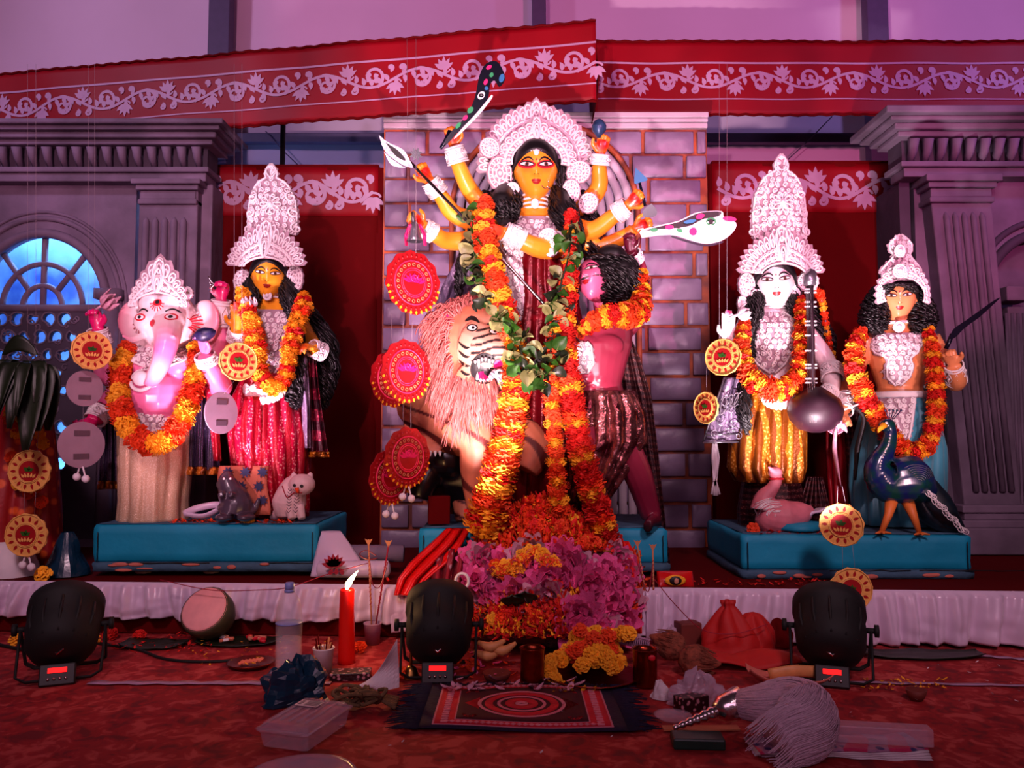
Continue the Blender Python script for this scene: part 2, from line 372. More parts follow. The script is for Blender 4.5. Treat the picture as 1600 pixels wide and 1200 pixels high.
def scroll(mb, mp, length, H, unit, flip=1):
    n = int(round(length/unit)); unit = length/n
    def mid(x): return .5*H+flip*.26*H*math.sin(2*PI*x/unit)
    pts = [(length*i/(n*24), mid(length*i/(n*24))) for i in range(n*24+1)]
    ribbon(mb, pts, H*.045, mp)
    for k in range(2*n):
        x = (k+.5)*unit/2; s = 1 if (k % 2 == 0) == (flip > 0) else -1
        yb = .5*H-s*.08*H; r = H*.37
        spiral2(mb, x+.02*unit, yb, PI/2*s+.4, r, 1.2, -s, H*.055, mp)
        for q in range(6):                      # leaves along the stem
            xx = x-unit*.25+unit*.085*q; petal2(mb, xx, mid(xx)-s*H*.05, -s*(.9)+.15*q, H*.27, H*.075, mp, bend=-s*.6)
        for q in range(4):
            aa = PI/2*s+2.2*s+q*.9; petal2(mb, x+.02*unit+r*.2*math.cos(aa), yb+r*.2*math.sin(aa), aa, r*.55, r*.2, mp, bend=.5)
        bx = x+unit*.25; by = mid(bx)+s*H*.06        # lotus on the outer side
        for q in range(-2, 3): petal2(mb, bx, by+s*H*.10, s*PI/2+q*.5, H*(.42-.03*abs(q)), H*.075, mp)
        ribbon(mb, [(bx-H*.2*math.cos(t), by+s*H*.09-s*H*.12*math.sin(t)) for t in [PI*i/8 for i in range(9)]], H*.03, mp)
        spiral2(mb, x-unit*.18, .5*H+s*.34*H, -s*PI/2, H*.15, 1.0, s, H*.045, mp)
        spiral2(mb, x+unit*.2, .5*H-s*.36*H, s*PI/2, H*.12, 1.0, -s, H*.04, mp)
def banner(name, A, B, z0, z1, m0, m1, label, units, lines=True, sag=.0, flip=1, mslope=(0, 0)):
    A = V(A); B = V(B); L_ = (B-A).length; t = (B-A)/L_; nrm = V((t.y, -t.x, 0)); H = z1-z0
    if nrm.y > 0: nrm = -nrm
    def mp(u, v, d=0):
        wv = .012*noise.noise(V((u*2.2, v*1.5, 3)))+.004*math.sin(u*9+v*6)
        return A+t*u+V((0, 0, z0+v))+nrm*(wv+d)
    root = thing(name, (A+B)/2+V((0, 0, z0)), label, 'banner')
    q = MB(); q.grid(lambda u, v: mp(u*L_, v*H), int(L_*30), 14); O('cloth', q, M['red_cloth'], root, solid=.004)
    q = MB(); n = int(L_*40)
    for v in (0, H):                             # pinned gathered edge
        q.tube([mp(u*L_/n, v+.004*math.sin(u*1.7), .004) for u in range(n+1)], .008, 6)
    O('hem', q, M['dark_red_cloth'], root)
    q = MB()
    mm = lambda u, v, d: mp(u, m0+(v/(m1-m0))*(m1-m0)+mslope[0]+(mslope[1]-mslope[0])*u/L_, d+.004)
    scroll(q, mm, L_, m1-m0, units, flip); O('scroll_print', q, M['print'], root)
    if lines:
        q = MB()
        for v, w_ in ((m0-.03, .004), (m1+.02, .006)):
            ribbon(q, [(u*L_/60, v-m0) for u in range(61)], w_, mm, .003)
        O('border_line', q, M['print'], root)
    return root
a = P(0, 215, 4.97); b_ = P(931, 25, 4.3); z_ = P(931, 158, 4.3).z
a0 = P(-60, 215, 5.0)
banner('top_banner', (a0.x, 5.0, 0), (b_.x, 4.3, 0), z_, z_+.455, .13, .31, 'long red cloth banner with white scroll print, upper left to centre', .62)
q = MB(); q.grid(lambda u, v: (b_.x+.004+.01*math.sin(v*5), 4.3+.5*u, z_+.455*v-.02*u), 10, 8); tag(O('banner_return', q, M['dark_red_cloth'], solid=.004), 'red cloth end turned back at the top centre beside the long banner', 'cloth')
z1 = P(930, 65, 4.86).z; z0 = P(930, 180, 4.86).z
banner('top_banner', (P(925, 0, 4.86).x, 4.86, 0), (P(1660, 0, 4.86).x, 4.86, 0), z0, z1, .13, .31, 'level red cloth banner with white scroll print, upper right', .62, flip=-1)
def redpanel(x0, x1, ytop, Y, label, flip):
    A = P(x0, ytop, Y); B = P(x1, ytop, Y); z1 = A.z
    root = thing('cloth_backdrop', (A.x, Y, .2), label, 'cloth panel')
    def mp(u, v, d=0): return V((A.x+u, Y-d-.008*noise.noise(V((u*3, v*2, 7)))-.004*math.sin(u*14), .2+v))
    W = B.x-A.x; H = z1-.2
    q = MB(); q.grid(lambda u, v: mp(u*W, v*H), 24, 40); O('cloth', q, M['dark_red_cloth'], root, solid=.004)
    q = MB(); q.grid(lambda u, v: mp(u*W, H-.30+v*.30, .006), 24, 6); O('top_band', q, M['red_cloth'], root, solid=.002)
    q = MB(); scroll(q, lambda u, v, d: mp(u+.03, v+H-.27, d+.009), W-.06, .23, W*.55, flip); O('scroll_print', q, M['print'], root)
    q = MB(); q.box((A.x-.01, Y+.02, .2+H/2), (.05, .05, H)); q.box((B.x+.01, Y+.02, .2+H/2), (.05, .05, H)); q.box(((A.x+B.x)/2, Y+.02, .2+H), (W, .05, .04)); O('frame', q, M['dark_red_cloth'], root, bevel=.005)
redpanel(322, 592, 262, 4.78, 'dark red cloth panel with a white scroll band, behind the statue in pink sari', 1)
redpanel(1112, 1432, 256, 4.74, 'dark red cloth panel with a white scroll band, behind the statue with the lute', -1)
# ---------------------------------------------------------------- brick panel with arch
Yb = 4.62; A = P(600, 180, Yb); B = P(1104, 180, Yb); zt = A.z
root = thing('brick_backdrop', ((A.x+B.x)/2, Yb, .2), 'lavender brick backdrop panel with orange brown joints and an arch, behind the central statue', 'backdrop')
q = MB(); q.box(((A.x+B.x)/2, Yb+.03, (.2+zt)/2), (B.x-A.x, .04, zt-.2)); O('mortar_board', q, M['mortar'], root, smooth=False)
q = MB(); W = B.x-A.x
for dz, h, d in ((0, .03, .05), (-.032, .02, .035), (-.055, .03, .022)): q.box(((A.x+B.x)/2, Yb, zt-h/2+dz), (W, d*2, h))
O('top_moulding', q, M['panel_trim'], root, smooth=False, bevel=.004)
cx = P(850, 0, Yb).x; cz = P(850, 335, Yb).z; RA = .54
rowh = .1455; bw = .325; z = zt-.095-rowh; r_ = 0; bm_ = []
def brick(x0, x1, z0, z1):
    q = MB(); nu, nv = 6, 4; w_, h = x1-x0, z1-z0; sd = rnd(0, 90)
    def fn(u, v):
        e = min(min(u, 1-u)*w_, min(v, 1-v)*h)
        d = 0 if e < 1e-6 else .008+.016*noise.noise(V((u*3+sd, v*2.4, 1)))+.012*noise.noise(V((u*7, v*6+sd, 4)))
        return (x0+w_*u, Yb-.012-d, z0+h*v)
    us = [0, .05, .25, .5, .75, .95, 1]; vs_ = [0, .1, .5, .9, 1]
    q.add([fn(u, v) for v in vs_ for u in us], [(j*7+i, j*7+i+1, (j+1)*7+i+1, (j+1)*7+i) for j in range(4) for i in range(6)])
    n = len(q.v); q.add([(x0, Yb+.01, z0), (x1, Yb+.01, z0), (x1, Yb+.01, z1), (x0, Yb+.01, z1)], [])
    q.f += [(n, n+1, 6, 0), (n+1, n+2, 34, 6), (n+2, n+3, 28, 34), (n+3, n, 0, 28)]; q.m += [0]*4
    O('brick', q, M['brickface'], root)
while z > .1:
    x = A.x-(bw/2 if r_ % 2 else 0.06)
    while x < B.x:
        j = rnd(-.02, .02); x0 = max(x, A.x)+.012; x1 = min(x+bw+j, B.x)-.012; x += bw+j
        zc = z+rowh/2; xm = (x0+x1)/2
        ins = (abs(x0-cx) < RA-.04 and abs(x1-cx) < RA-.04 and zc < cz) or (zc >= cz and max(math.hypot(x0-cx, zc-cz), math.hypot(x1-cx, zc-cz)) < RA-.04)
        if x1-x0 > .03 and not ins: brick(x0, x1, max(z, .2)+.010, z+rowh-.010)
    z -= rowh; r_ += 1
def archring(R0, R1, d0, d1, name, m_):
    q = MB(); pr = []
    path = [(cx-1, .2-cz)]
    pts = [(-1, -(cz-.2)/1.0)]+[None]
    sec = [(R0, d0), (R0, d1), ((R0+R1)/2, d1+.006), (R1, d1), (R1, d0)]
    ring = []
    st = [('v', -1, t) for t in np.linspace(.2, cz, 8)]+[('a', a, 0) for a in np.linspace(PI, 0, 33)[1:-1]]+[('v', 1, t) for t in np.linspace(cz, .2, 8)]
    for k, s_, t in st:
        if k == 'v': ring.append([(cx+s_*R, Yb-d, t) for R, d in sec])
        else: ring.append([(cx+R*math.cos(s_), Yb-d, cz+R*math.sin(s_)) for R, d in sec])
    q.rings(ring); O(name, q, M[m_], root)
archring(RA-.012, RA+.016, .02, .05, 'arch_edge', 'mortar')
for k in range(6): archring(RA-.02-.055*(k+1)+.008, RA-.02-.055*k-.004, .012, .044-.004*k, 'arch_moulding', 'panel_trim')
q = MB(); lp = [(RA*.7*math.cos(a), RA*.7*math.sin(a)) for a in np.linspace(0, PI, 24)]+[(-RA*.7, .2-cz), (RA*.7, .2-cz)]
q.plate([lp], .006, lambda u, v, d: V((cx+u, Yb-.008-d, cz+v))); O('arch_field', q, M['brickface'], root, smooth=False)
# ---------------------------------------------------------------- grey classical facades
def flutes(root, x0, x1, z0, z1, Y, n, lean=0):
    w_ = (x1-x0)/n
    for i in range(n):
        q = MB(); x = x0+w_*(i+.5)
        q.tube([(x, Y, z0), (x, Y, z1-.03), (x, Y+.012, z1)], [w_*.36, w_*.36, w_*.1], 10); O('flute', q, M['grey_plaster'], root)
def steps(q, xc, w_, Y, z, prof):      # stacked mouldings: (height, projection)
    for h, pr in prof: q.box((xc, Y, z+h/2), (w_+2*pr, .16+2*pr, h)); z += h
    return z
# left
Yf = 4.62; X = lambda px: P(px, 600, Yf).x; Z = lambda py: P(800, py, Yf).z
root = thing('left_facade', (X(170), Yf, .2), 'grey plaster facade with cornice, round blue window and pierced screen at the far left', 'facade')
xr = X(205); xl = X(-120); wc = X(57); R = .37; zb = Z(478)
outer = [(xl, .2), (xr, .2), (xr, Z(285)), (xl, Z(285))]
hole = [(wc-R, .26), (wc-R, zb)]+[(wc+R*math.cos(a), zb+R*1.13*math.sin(a)) for a in np.linspace(PI, 0, 26)[1:-1]]+[(wc+R, zb), (wc+R, .26)]
q = MB(); q.plate([outer, hole[::-1]], .07, lambda u, v, d: V((u, Yf+.07-d, v))); O('wall_slab', q, M['grey_plaster'], root, smooth=False, bevel=.004)
for r0, tk, dd in ((R+.02, .028, .0), (R+.1, .016, .0), (R+.135, .010, .0)):
    q = MB(); q.tube([(wc-r0, Yf, .3), (wc-r0, Yf, zb)]+[(wc+r0*math.cos(a), Yf, zb+r0*1.1*math.sin(a)) for a in np.linspace(PI, 0, 30)]+[(wc+r0, Yf, zb-.01), (wc+r0, Yf, .3)], tk, 8)
    O('arch_moulding', q, M['grey_plaster'], root)
fan = MB()
for rr in (.115, .235): fan.tube([(wc+rr*math.cos(a), Yf+.03, zb+rr*1.08*math.sin(a)) for a in np.linspace(PI, 0, 22)], .017, 8)
for a in (PI/2, PI*.27, PI*.73): fan.tube([(wc+(.115 if a != PI/2 else 0)*math.cos(a), Yf+.035, zb+.115*math.sin(a)*(a != PI/2)), (wc+R*math.cos(a), Yf+.035, zb+R*1.13*math.sin(a))], .018, 8)
fan.box((wc, Yf+.03, zb-.01), (2*R+.1, .05, .04)); O('window_bars', fan, M['grey_plaster'], root)
# pierced screen: comma shaped holes
holes = []
def comma(x, y, s, a, fl_):
    pts = []
    for t in np.linspace(0, 2*PI, 15)[:-1]:
        r = s*(1-.42*math.exp(-((t-1.2)/.55)**2)+.25*math.exp(-((t-.35)/.35)**2))
        c_, s_ = math.cos(t)*r*fl_, math.sin(t)*r
        pts.append((x+c_*math.cos(a)-s_*math.sin(a), y+c_*math.sin(a)+s_*math.cos(a)))
    return pts if fl_ > 0 else pts[::-1]
for r in range(10):
    for c in range(6):
        s = .034 if (r+c) % 3 else .026
        xx = X(20+c*25-50+12*(r % 2)); yy = zb-.075-r*.105
        if c == 5 and r % 2 and r > 1: continue
        if abs(xx-wc) > R-.045: continue
        holes.append(comma(xx, yy, s, (r*1.3+c*2.1) % 6.28, 1 if (c+r) % 2 else -1))
q = MB(); q.plate([[(wc-R-.01, .25), (wc+R+.01, .25), (wc+R+.01, zb-.01), (wc-R-.01, zb-.01)]]+[h[::-1] for h in holes], .03, lambda u, v, d: V((u, Yf+.045-d, v)))
O('pierced_screen', q, M['grey_plaster_dark'], root, smooth=False)
q = MB()
for h in holes:
    c = sum((V((x, y, 0)) for x, y in h), V())/len(h)
    q.tube([(c.x+(x-c.x)*1.2, Yf+.014, c.y+(y-c.y)*1.2) for x, y in h], .006, 5, closed=True)
for k in range(40):
    x = wc+rnd(-R, R)*.95; z_ = zb-.03-rnd(0, .5); a0 = rnd(0, 6); q.tube([(x+.022*(1-t*.8)*math.cos(a0+t*6), Yf+.014, z_+.022*(1-t*.8)*math.sin(a0+t*6)) for t in [i/9 for i in range(10)]], .005, 5)
O('screen_relief', q, M['grey_plaster'], root)['kind'] = 'stuff'
# cornice
xa, xb = X(-120), X(322); zc_ = Z(290)
q = MB(); z = zc_
for h, pr in ((.05, .0), (.03, .02)): q.box(((xa+xb)/2, Yf, z+h/2), (xb-xa+2*pr, .16+2*pr, h)); z += h
O('architrave', q, M['grey_plaster'], root, smooth=False, bevel=.005)
zd = z
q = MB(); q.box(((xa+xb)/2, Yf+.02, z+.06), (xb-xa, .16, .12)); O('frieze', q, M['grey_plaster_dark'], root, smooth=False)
n = 19
for i in range(n):
    q = MB(); x = xa+(xb-xa)*(i+.5)/n; q.tube([(x, Yf-.07, z+.01), (x, Yf-.1, z+.05), (x, Yf-.12, z+.11)], [.022, .026, .034], 6, flat=.8, up=(0, 1, 0)); O('dentil', q, M['grey_plaster'], root)
z += .12; q = MB()
for h, pr in ((.03, .05), (.035, .08), (.025, .11), (.03, .14)): q.box(((xa+xb)/2, Yf, z+h/2), (xb-xa+2*pr, .16+2*pr, h)); z += h
O('cornice', q, M['grey_plaster'], root, smooth=False, bevel=.008)
# pilaster
x0, x1 = X(222), X(300)
q = MB(); q.box(((x0+x1)/2+.015, Yf-.01, (.2+zc_)/2), (x1-x0+.05, .15, zc_-.2)); q.box((X(314), Yf+.1, (.2+zc_)/2), (.10, .25, zc_-.2)); O('pilaster', q, M['grey_plaster'], root, smooth=False, bevel=.008)
q = MB(); steps(q, (x0+x1)/2+.015, x1-x0+.03, Yf-.015, zc_-.14, ((.03, .01), (.05, .0), (.03, .02), (.03, .04))); O('capital', q, M['grey_plaster'], root, smooth=False, bevel=.006)
flutes(root, x0+.01, x1-.01, .5, Z(345), Yf-.09, 5)
q = MB(); steps(q, (x0+x1)/2, x1-x0+.03, Yf-.015, .2, ((.12, .05), (.04, .03), (.05, .01))); O('plinth', q, M['grey_plaster'], root, smooth=False, bevel=.006)
q = MB(); q.tube([(X(172), Yf-.01, .2), (X(172), Yf-.01, Z(470))], .05, 10); q.box((X(172), Yf-.02, Z(462)), (.14, .13, .06)); O('side_column', q, M['grey_plaster'], root)
# blue cloth lit behind the window
mb = MB(); mb.grid(lambda u, v: (-5.0+2.6*u, 5.2+.04*math.sin(u*20+3*v), .2+2.4*v), 40, 12); mat('blue_cloth', (150, 180, 225), .6, sc_=1.6, c2=(30, 50, 120))
tag(O('blue_sheet', mb, M['blue_cloth'], solid=.003), 'pale blue lit sheet seen through the round window and pierced screen at far left', 'cloth')
area('sheet_light', (X(57), 4.85, 2.3), (X(57), 5.2, 1.3), 50, (.20, .50, 1), 1.2, .2)
area('sheet_light', (X(57), 4.85, .3), (X(57), 5.2, 1.0), 36, (.18, .45, 1), 1.2, .2)
# right
Yf = 4.42; root = thing('right_facade', (P(1500, 800, Yf).x, Yf, .2), 'grey plaster facade with cornice and fluted column at the far right', 'facade')
xa, xb = X(1412), X(1700); zc_ = Z(283)
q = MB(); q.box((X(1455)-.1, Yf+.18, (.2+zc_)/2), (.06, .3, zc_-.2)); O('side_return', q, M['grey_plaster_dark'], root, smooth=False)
outer = [(X(1440), .2), (xb, .2), (xb, zc_), (X(1440), zc_)]
wc = X(1640); R = .33; zb = Z(478)
hole = [(wc-R, .4), (wc-R, zb)]+[(wc+R*math.cos(a), zb+R*1.2*math.sin(a)) for a in np.linspace(PI, 0, 26)[1:-1]]+[(wc+R, zb), (wc+R, .4)]
hole = [p for p in hole if p[0] < xb-.02]; hole = hole+[(xb-.02, .4)] if hole[-1][1] > .41 else hole
q = MB(); q.plate([outer, hole[::-1]], .08, lambda u, v, d: V((u, Yf+.1-d, v))); O('wall_slab', q, M['grey_plaster'], root, smooth=False, bevel=.004)
q = MB(); q.box((wc, Yf+.14, 1.3), (1.2, .02, 2.2)); O('niche_back', q, M['grey_plaster'], root, smooth=False)
for r0, tk in ((R+.01, .028), (R+.07, .018)):
    q = MB(); q.tube([(wc-r0, Yf+.01, .4), (wc-r0, Yf+.01, zb)]+[(wc+r0*math.cos(a), Yf+.01, zb+r0*1.2*math.sin(a)) for a in np.linspace(PI, PI*.4, 20)], tk, 8); O('arch_moulding', q, M['grey_plaster_dark'], root)
q = MB(); q.box((X(1585), Yf, Z(462)), (.14, .16, .08)); q.box((X(1590), Yf+.03, (Z(480)+.3)/2), (.10, .1, Z(480)-.3)); O('side_column', q, M['grey_plaster'], root, smooth=False, bevel=.006)
for k in range(4):
    q = MB(); x = X(1573+k*9); q.tube([(x, Yf-.02, .4), (x, Yf-.02, Z(490))], .009, 8); O('flute', q, M['grey_plaster'], root)
q = MB(); z = zc_-.0
for h, pr in ((.05, .0), (.03, .025)): q.box(((xa+xb)/2, Yf, z+h/2), (xb-xa+2*pr, .16+2*pr, h)); z += h
O('architrave', q, M['grey_plaster'], root, smooth=False, bevel=.005)
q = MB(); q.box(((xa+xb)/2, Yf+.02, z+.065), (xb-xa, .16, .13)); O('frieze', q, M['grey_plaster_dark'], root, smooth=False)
n = 13
for i in range(n):
    q = MB(); x = xa+(xb-xa)*(i+.5)/n; q.tube([(x, Yf-.07, z+.01), (x, Yf-.1, z+.05), (x, Yf-.12, z+.12)], [.024, .028, .036], 6, flat=.8, up=(0, 1, 0)); O('dentil', q, M['grey_plaster'], root)
z += .13; q = MB()
for h, pr in ((.03, .05), (.035, .08), (.025, .12), (.04, .16)): q.box(((xa+xb)/2, Yf, z+h/2), (xb-xa+2*pr, .16+2*pr, h)); z += h
O('cornice', q, M['grey_plaster'], root, smooth=False, bevel=.008)
x0, x1 = X(1462), X(1538)
def slabx(xa0, xa1, xb0, xb1, z0, z1, y0, y1):   # column block widening towards its foot
    q = MB(); q.rings([[(xa0, y0, z0), (xa1, y0, z0), (xa1, y1, z0), (xa0, y1, z0)], [(xb0, y0, z1), (xb1, y0, z1), (xb1, y1, z1), (xb0, y1, z1)]]); return q
O('pilaster', slabx(X(1488), X(1575), X(1450), X(1545), .45, zc_, Yf-.08, Yf+.05), M['grey_plaster'], root, smooth=False, bevel=.008)
for i in range(5):
    q = MB(); xt = X(1474+i*14); xe = X(1505+i*13.5); q.tube([(xe, Yf-.085, .55), (xt+(xe-xt)*.02, Yf-.085, Z(345)), (xt, Yf-.07, Z(335))], [.017, .016, .004], 10); O('flute', q, M['grey_plaster'], root)
q = MB(); steps(q, X(1498), X(1545)-X(1450), Yf-.015, zc_-.15, ((.03, .01), (.05, .0), (.03, .02), (.04, .04))); O('capital', q, M['grey_plaster'], root, smooth=False, bevel=.006)
q = MB(); steps(q, X(1530), X(1575)-X(1488), Yf-.015, .22, ((.14, .04), (.04, .03), (.04, .015), (.04, .03))); O('plinth', q, M['grey_plaster'], root, smooth=False, bevel=.006)
# ================================================================ FIGURE TOOLS
K = 3.85/1250                      # metres per photo pixel at the statues' distance
def frame(yaw=0, pitch=0, roll=0): return rotz(yaw)@rotx(pitch)@roty(roll)
def head(mb, c, s, R, nose=1.0, wx=.36, chin=.34):
    c = V(c); n, m_ = 44, 34; vs = []
    for j in range(m_+1):
        a = PI*j/m_; cz_ = math.cos(a); sr = math.sin(a)
        tp = 1-chin*max(0, -cz_)**1.1
        for i in range(n):
            b = 2*PI*i/n; x = wx*s*sr*tp*math.cos(b); y = .40*s*sr*(1-.2*max(0, -cz_))*math.sin(b); z = .5*s*cz_
            if y < 0:
                u = x/s; v = z/s; d = 0
                t = (v+.13)/.17
                if 0 <= t <= 1: d += nose*.085*(1-t)**.8*math.exp(-(u/(.045+.02*(1-t)))**2)
                elif -.35 < t < 0: d += nose*.085*(1+t/.35)*math.exp(-(u/.06)**2)
                for sx in (-1, 1):
                    d -= .022*math.exp(-((u-sx*.15)/.07)**2-((v-.035)/.05)**2)
                    d += .012*math.exp(-((u-sx*.2)/.08)**2-((v+.1)/.08)**2)
                d += .022*math.exp(-(u/.07)**2-((v+.235)/.028)**2)+.018*math.exp(-(u/.06)**2-((v+.285)/.02)**2)
                d += .03*math.exp(-(u/.08)**2-((v+.4)/.06)**2)
                y -= d*s
            vs.append(c+R@V((x, y, z)))
    fs = [(j*n+i, (j+1)*n+i, (j+1)*n+(i+1) % n, j*n+(i+1) % n) for j in range(1, m_-1) for i in range(n)]
    fs += [tuple(range(n, 2*n))[::-1][::-1]]+[tuple(range((m_-1)*n, m_*n))[::-1]]
    mb.add(vs, fs)
    for sx in (-1, 1): mb.ell(c+R@V((sx*wx*s*1.0, .02*s, -.02*s)), (.035*s, .06*s, .11*s), R, 8, 6)
def hand(mb, w_, d, n, L, curl=.5, side=1, spread=.06, thumb=.5):
    w_ = V(w_); d = V(d).normalized(); n = V(n); n = (n-d*n.dot(d)).normalized(); l = d.cross(n)*side
    mb.tube([w_-d*.05*L, w_+d*.12*L, w_+d*.32*L, w_+d*.52*L], [.13*L, .17*L, .22*L, .2*L], 12, flat=.55, up=l)
    fr = .062*L
    for i, (ln, off) in enumerate(((.40, -1.5), (.47, -.5), (.44, .5), (.34, 1.5))):
        p = w_+d*(.46-.02*abs(off))*L+l*(-off)*.105*L; a = curl*.55; pts = [p-d*.06*L, p]; rr = [fr*1.05, fr*1.08]
        dd0 = (d+l*(-off)*spread).normalized()
        for q, f_ in enumerate((.42, .32, .26)):
            dd = dd0*math.cos(a)+n*math.sin(a); p = p+dd*ln*L*f_; pts.append(p); rr.append(fr*(1-.1*(q+1))); a += curl
        mb.tube(cr(pts, 2), lin(rr, 2), 8)
    p = w_+d*.12*L+l*.15*L; t1 = (d*.7+l*.75+n*.25).normalized(); t2 = (d+l*.2*(1-thumb)+n*thumb*1.1).normalized()
    mb.tube(cr([p-t1*.06*L, p+t1*.1*L, p+t1*.24*L, p+t1*.24*L+t2*.2*L], 2), lin([.08*L, .085*L, .075*L, .055*L], 2), 8)
def arm(mb, pts, rr, n=14): mb.tube(cr(pts, 5), lin(rr, 5), n)
def fist(mb, e, w_, L=.12, curl=1.25, nrm=(0, -1, 0), side=1, **k):
    hand(mb, w_, V(w_)-V(e), nrm, L, curl, side, **k)
def skin(base, spots=(), zr=None):
    base = np.array(srgb(base)[:3])
    def f(a):
        c = np.tile(base, (len(a), 1))
        for ctr, r, col, soft in spots:
            d = np.linalg.norm((a-np.array(ctr)), axis=1); t = np.clip((r-d)/(soft*r), 0, 1)[:, None]; c = c*(1-t)+np.array(srgb(col)[:3])*t
        return c
    return f
# ---- flat shapes projected on a surface
def projector(bv, c, R, fallback=None):
    def mp(u, v, d=0.0):
        o = c+R@V((u, -1.2, v)); dr = R@V((0, 1, 0)); h = bv.ray_cast(o, dr)
        if h[0] is None:
            h2 = bv.find_nearest(c+R@V((u, 0, v)))
            return h2[0]+(-dr)*d if h2[0] is not None else c+R@V((u, -d, v))
        return h[0]-dr*d
    return mp
def band(mb, mp, up, lo, n=10, m_=3, d=.0015):
    mb.grid(lambda u, v: mp(*(V((up(u)[0], up(u)[1], 0)).lerp(V((lo(u)[0], lo(u)[1], 0)), v)).xy, d), n, m_)
def disc(mb, mp, x, y, rx, ry, d, n=12): band(mb, mp, lambda t: (x-rx*math.cos(PI*t), y+ry*math.sin(PI*t)), lambda t: (x-rx*math.cos(PI*t), y-ry*math.sin(PI*t)), n, 4, d)
def stroke(mb, mp, pts, wd, d):
    n = len(pts)-1
    ribbon(mb, pts, wd, lambda u, v, dd: mp(u, v, d), 0)
def facepaint(root, mp, s, shadow=None, brow=1.0, third=False, look=.0, mark='redpaint', eyescale=1.0):
    q = MB(); w_ = MB(); ir = MB(); k = MB()
    for sx in (-1, 1):
        ex = sx*.155*s; ey = .04*s; a = .098*s*eyescale; h = .034*s*eyescale; tl = .018*s
        U = lambda t: (ex-a*math.cos(PI*t), ey+h*math.sin(PI*t)+tl*(-math.cos(PI*t))*sx)
        D = lambda t: (ex-a*math.cos(PI*t), ey-h*.8*math.sin(PI*t)+tl*(-math.cos(PI*t))*sx)
        if shadow:
            band(q, mp, lambda t: (ex-a*1.3*math.cos(PI*t), ey+h*1.7*math.sin(PI*t)+tl*1.3*(-math.cos(PI*t))*sx), lambda t: (ex-a*1.3*math.cos(PI*t), ey-h*1.8*math.sin(PI*t)+tl*1.3*(-math.cos(PI*t))*sx), 12, 4, .0010)
        band(w_, mp, U, D, 12, 4, .0022)
        disc(ir, mp, ex+look*s, ey, h*.85, h*.85, .0030); disc(k, mp, ex+look*s, ey, h*.4, h*.4, .0038, 8)
        pts = [U(t) for t in np.linspace(0, 1, 13)]; stroke(k, mp, pts, .0045*s*2, .0034)
        pts = [D(t) for t in np.linspace(0, 1, 13)]; stroke(k, mp, pts, .003*s*2, .0034)
        b = [(sx*.05*s+sx*t*.22*s, .085*s+(.055*math.sin(PI*min(1, t*1.15)**.8)+.02*t)*s*brow) for t in np.linspace(0, 1, 10)]
        stroke(k, mp, b, [.017*s*math.sin(PI*(.12+.8*t)) for t in np.linspace(0, 1, 10)], .0026)
    if shadow: O('eye_shadow', q, shadow, root)
    O('eye_whites', w_, M['eyewhite'], root); O('irises', ir, M['iris'], root)
    n = MB(); 
    for sx in (-1, 1): disc(n, mp, sx*.03*s, -.135*s, .010*s, .006*s, .003, 6)
    k.add(n.v, n.f); O('brows_and_lashes', k, M['ink'], root)
    l = MB()
    band(l, mp, lambda t: ((t-.5)*.15*s, (-.215+.022*math.sin(PI*t)-.008*math.exp(-((t-.5)/.12)**2)+.012*abs(2*t-1)**2)*s), lambda t: ((t-.5)*.15*s, (-.237+.012*abs(2*t-1)**2)*s), 10, 2, .0022)
    band(l, mp, lambda t: ((t-.5)*.13*s, (-.240+.01*abs(2*t-1)**2)*s), lambda t: ((t-.5)*.12*s, (-.262-.012*math.sin(PI*t)+.012*abs(2*t-1)**2)*s), 10, 2, .0022)
    O('lips', l, M['lip'], root)
    t = MB()
    if third:
        band(t, mp, lambda u: (.026*s*math.sin(PI*u), (.12+.16*u)*s), lambda u: (-.026*s*math.sin(PI*u), (.12+.16*u)*s), 8, 3, .003)
        t2 = MB(); disc(t2, mp, 0, .2*s, .012*s, .018*s, .004, 6); O('third_eye_pupil', t2, M['ink'], root)
    disc(t, mp, 0, .105*s, .013*s, .016*s, .003, 6); O('forehead_mark', t, M[mark], root)
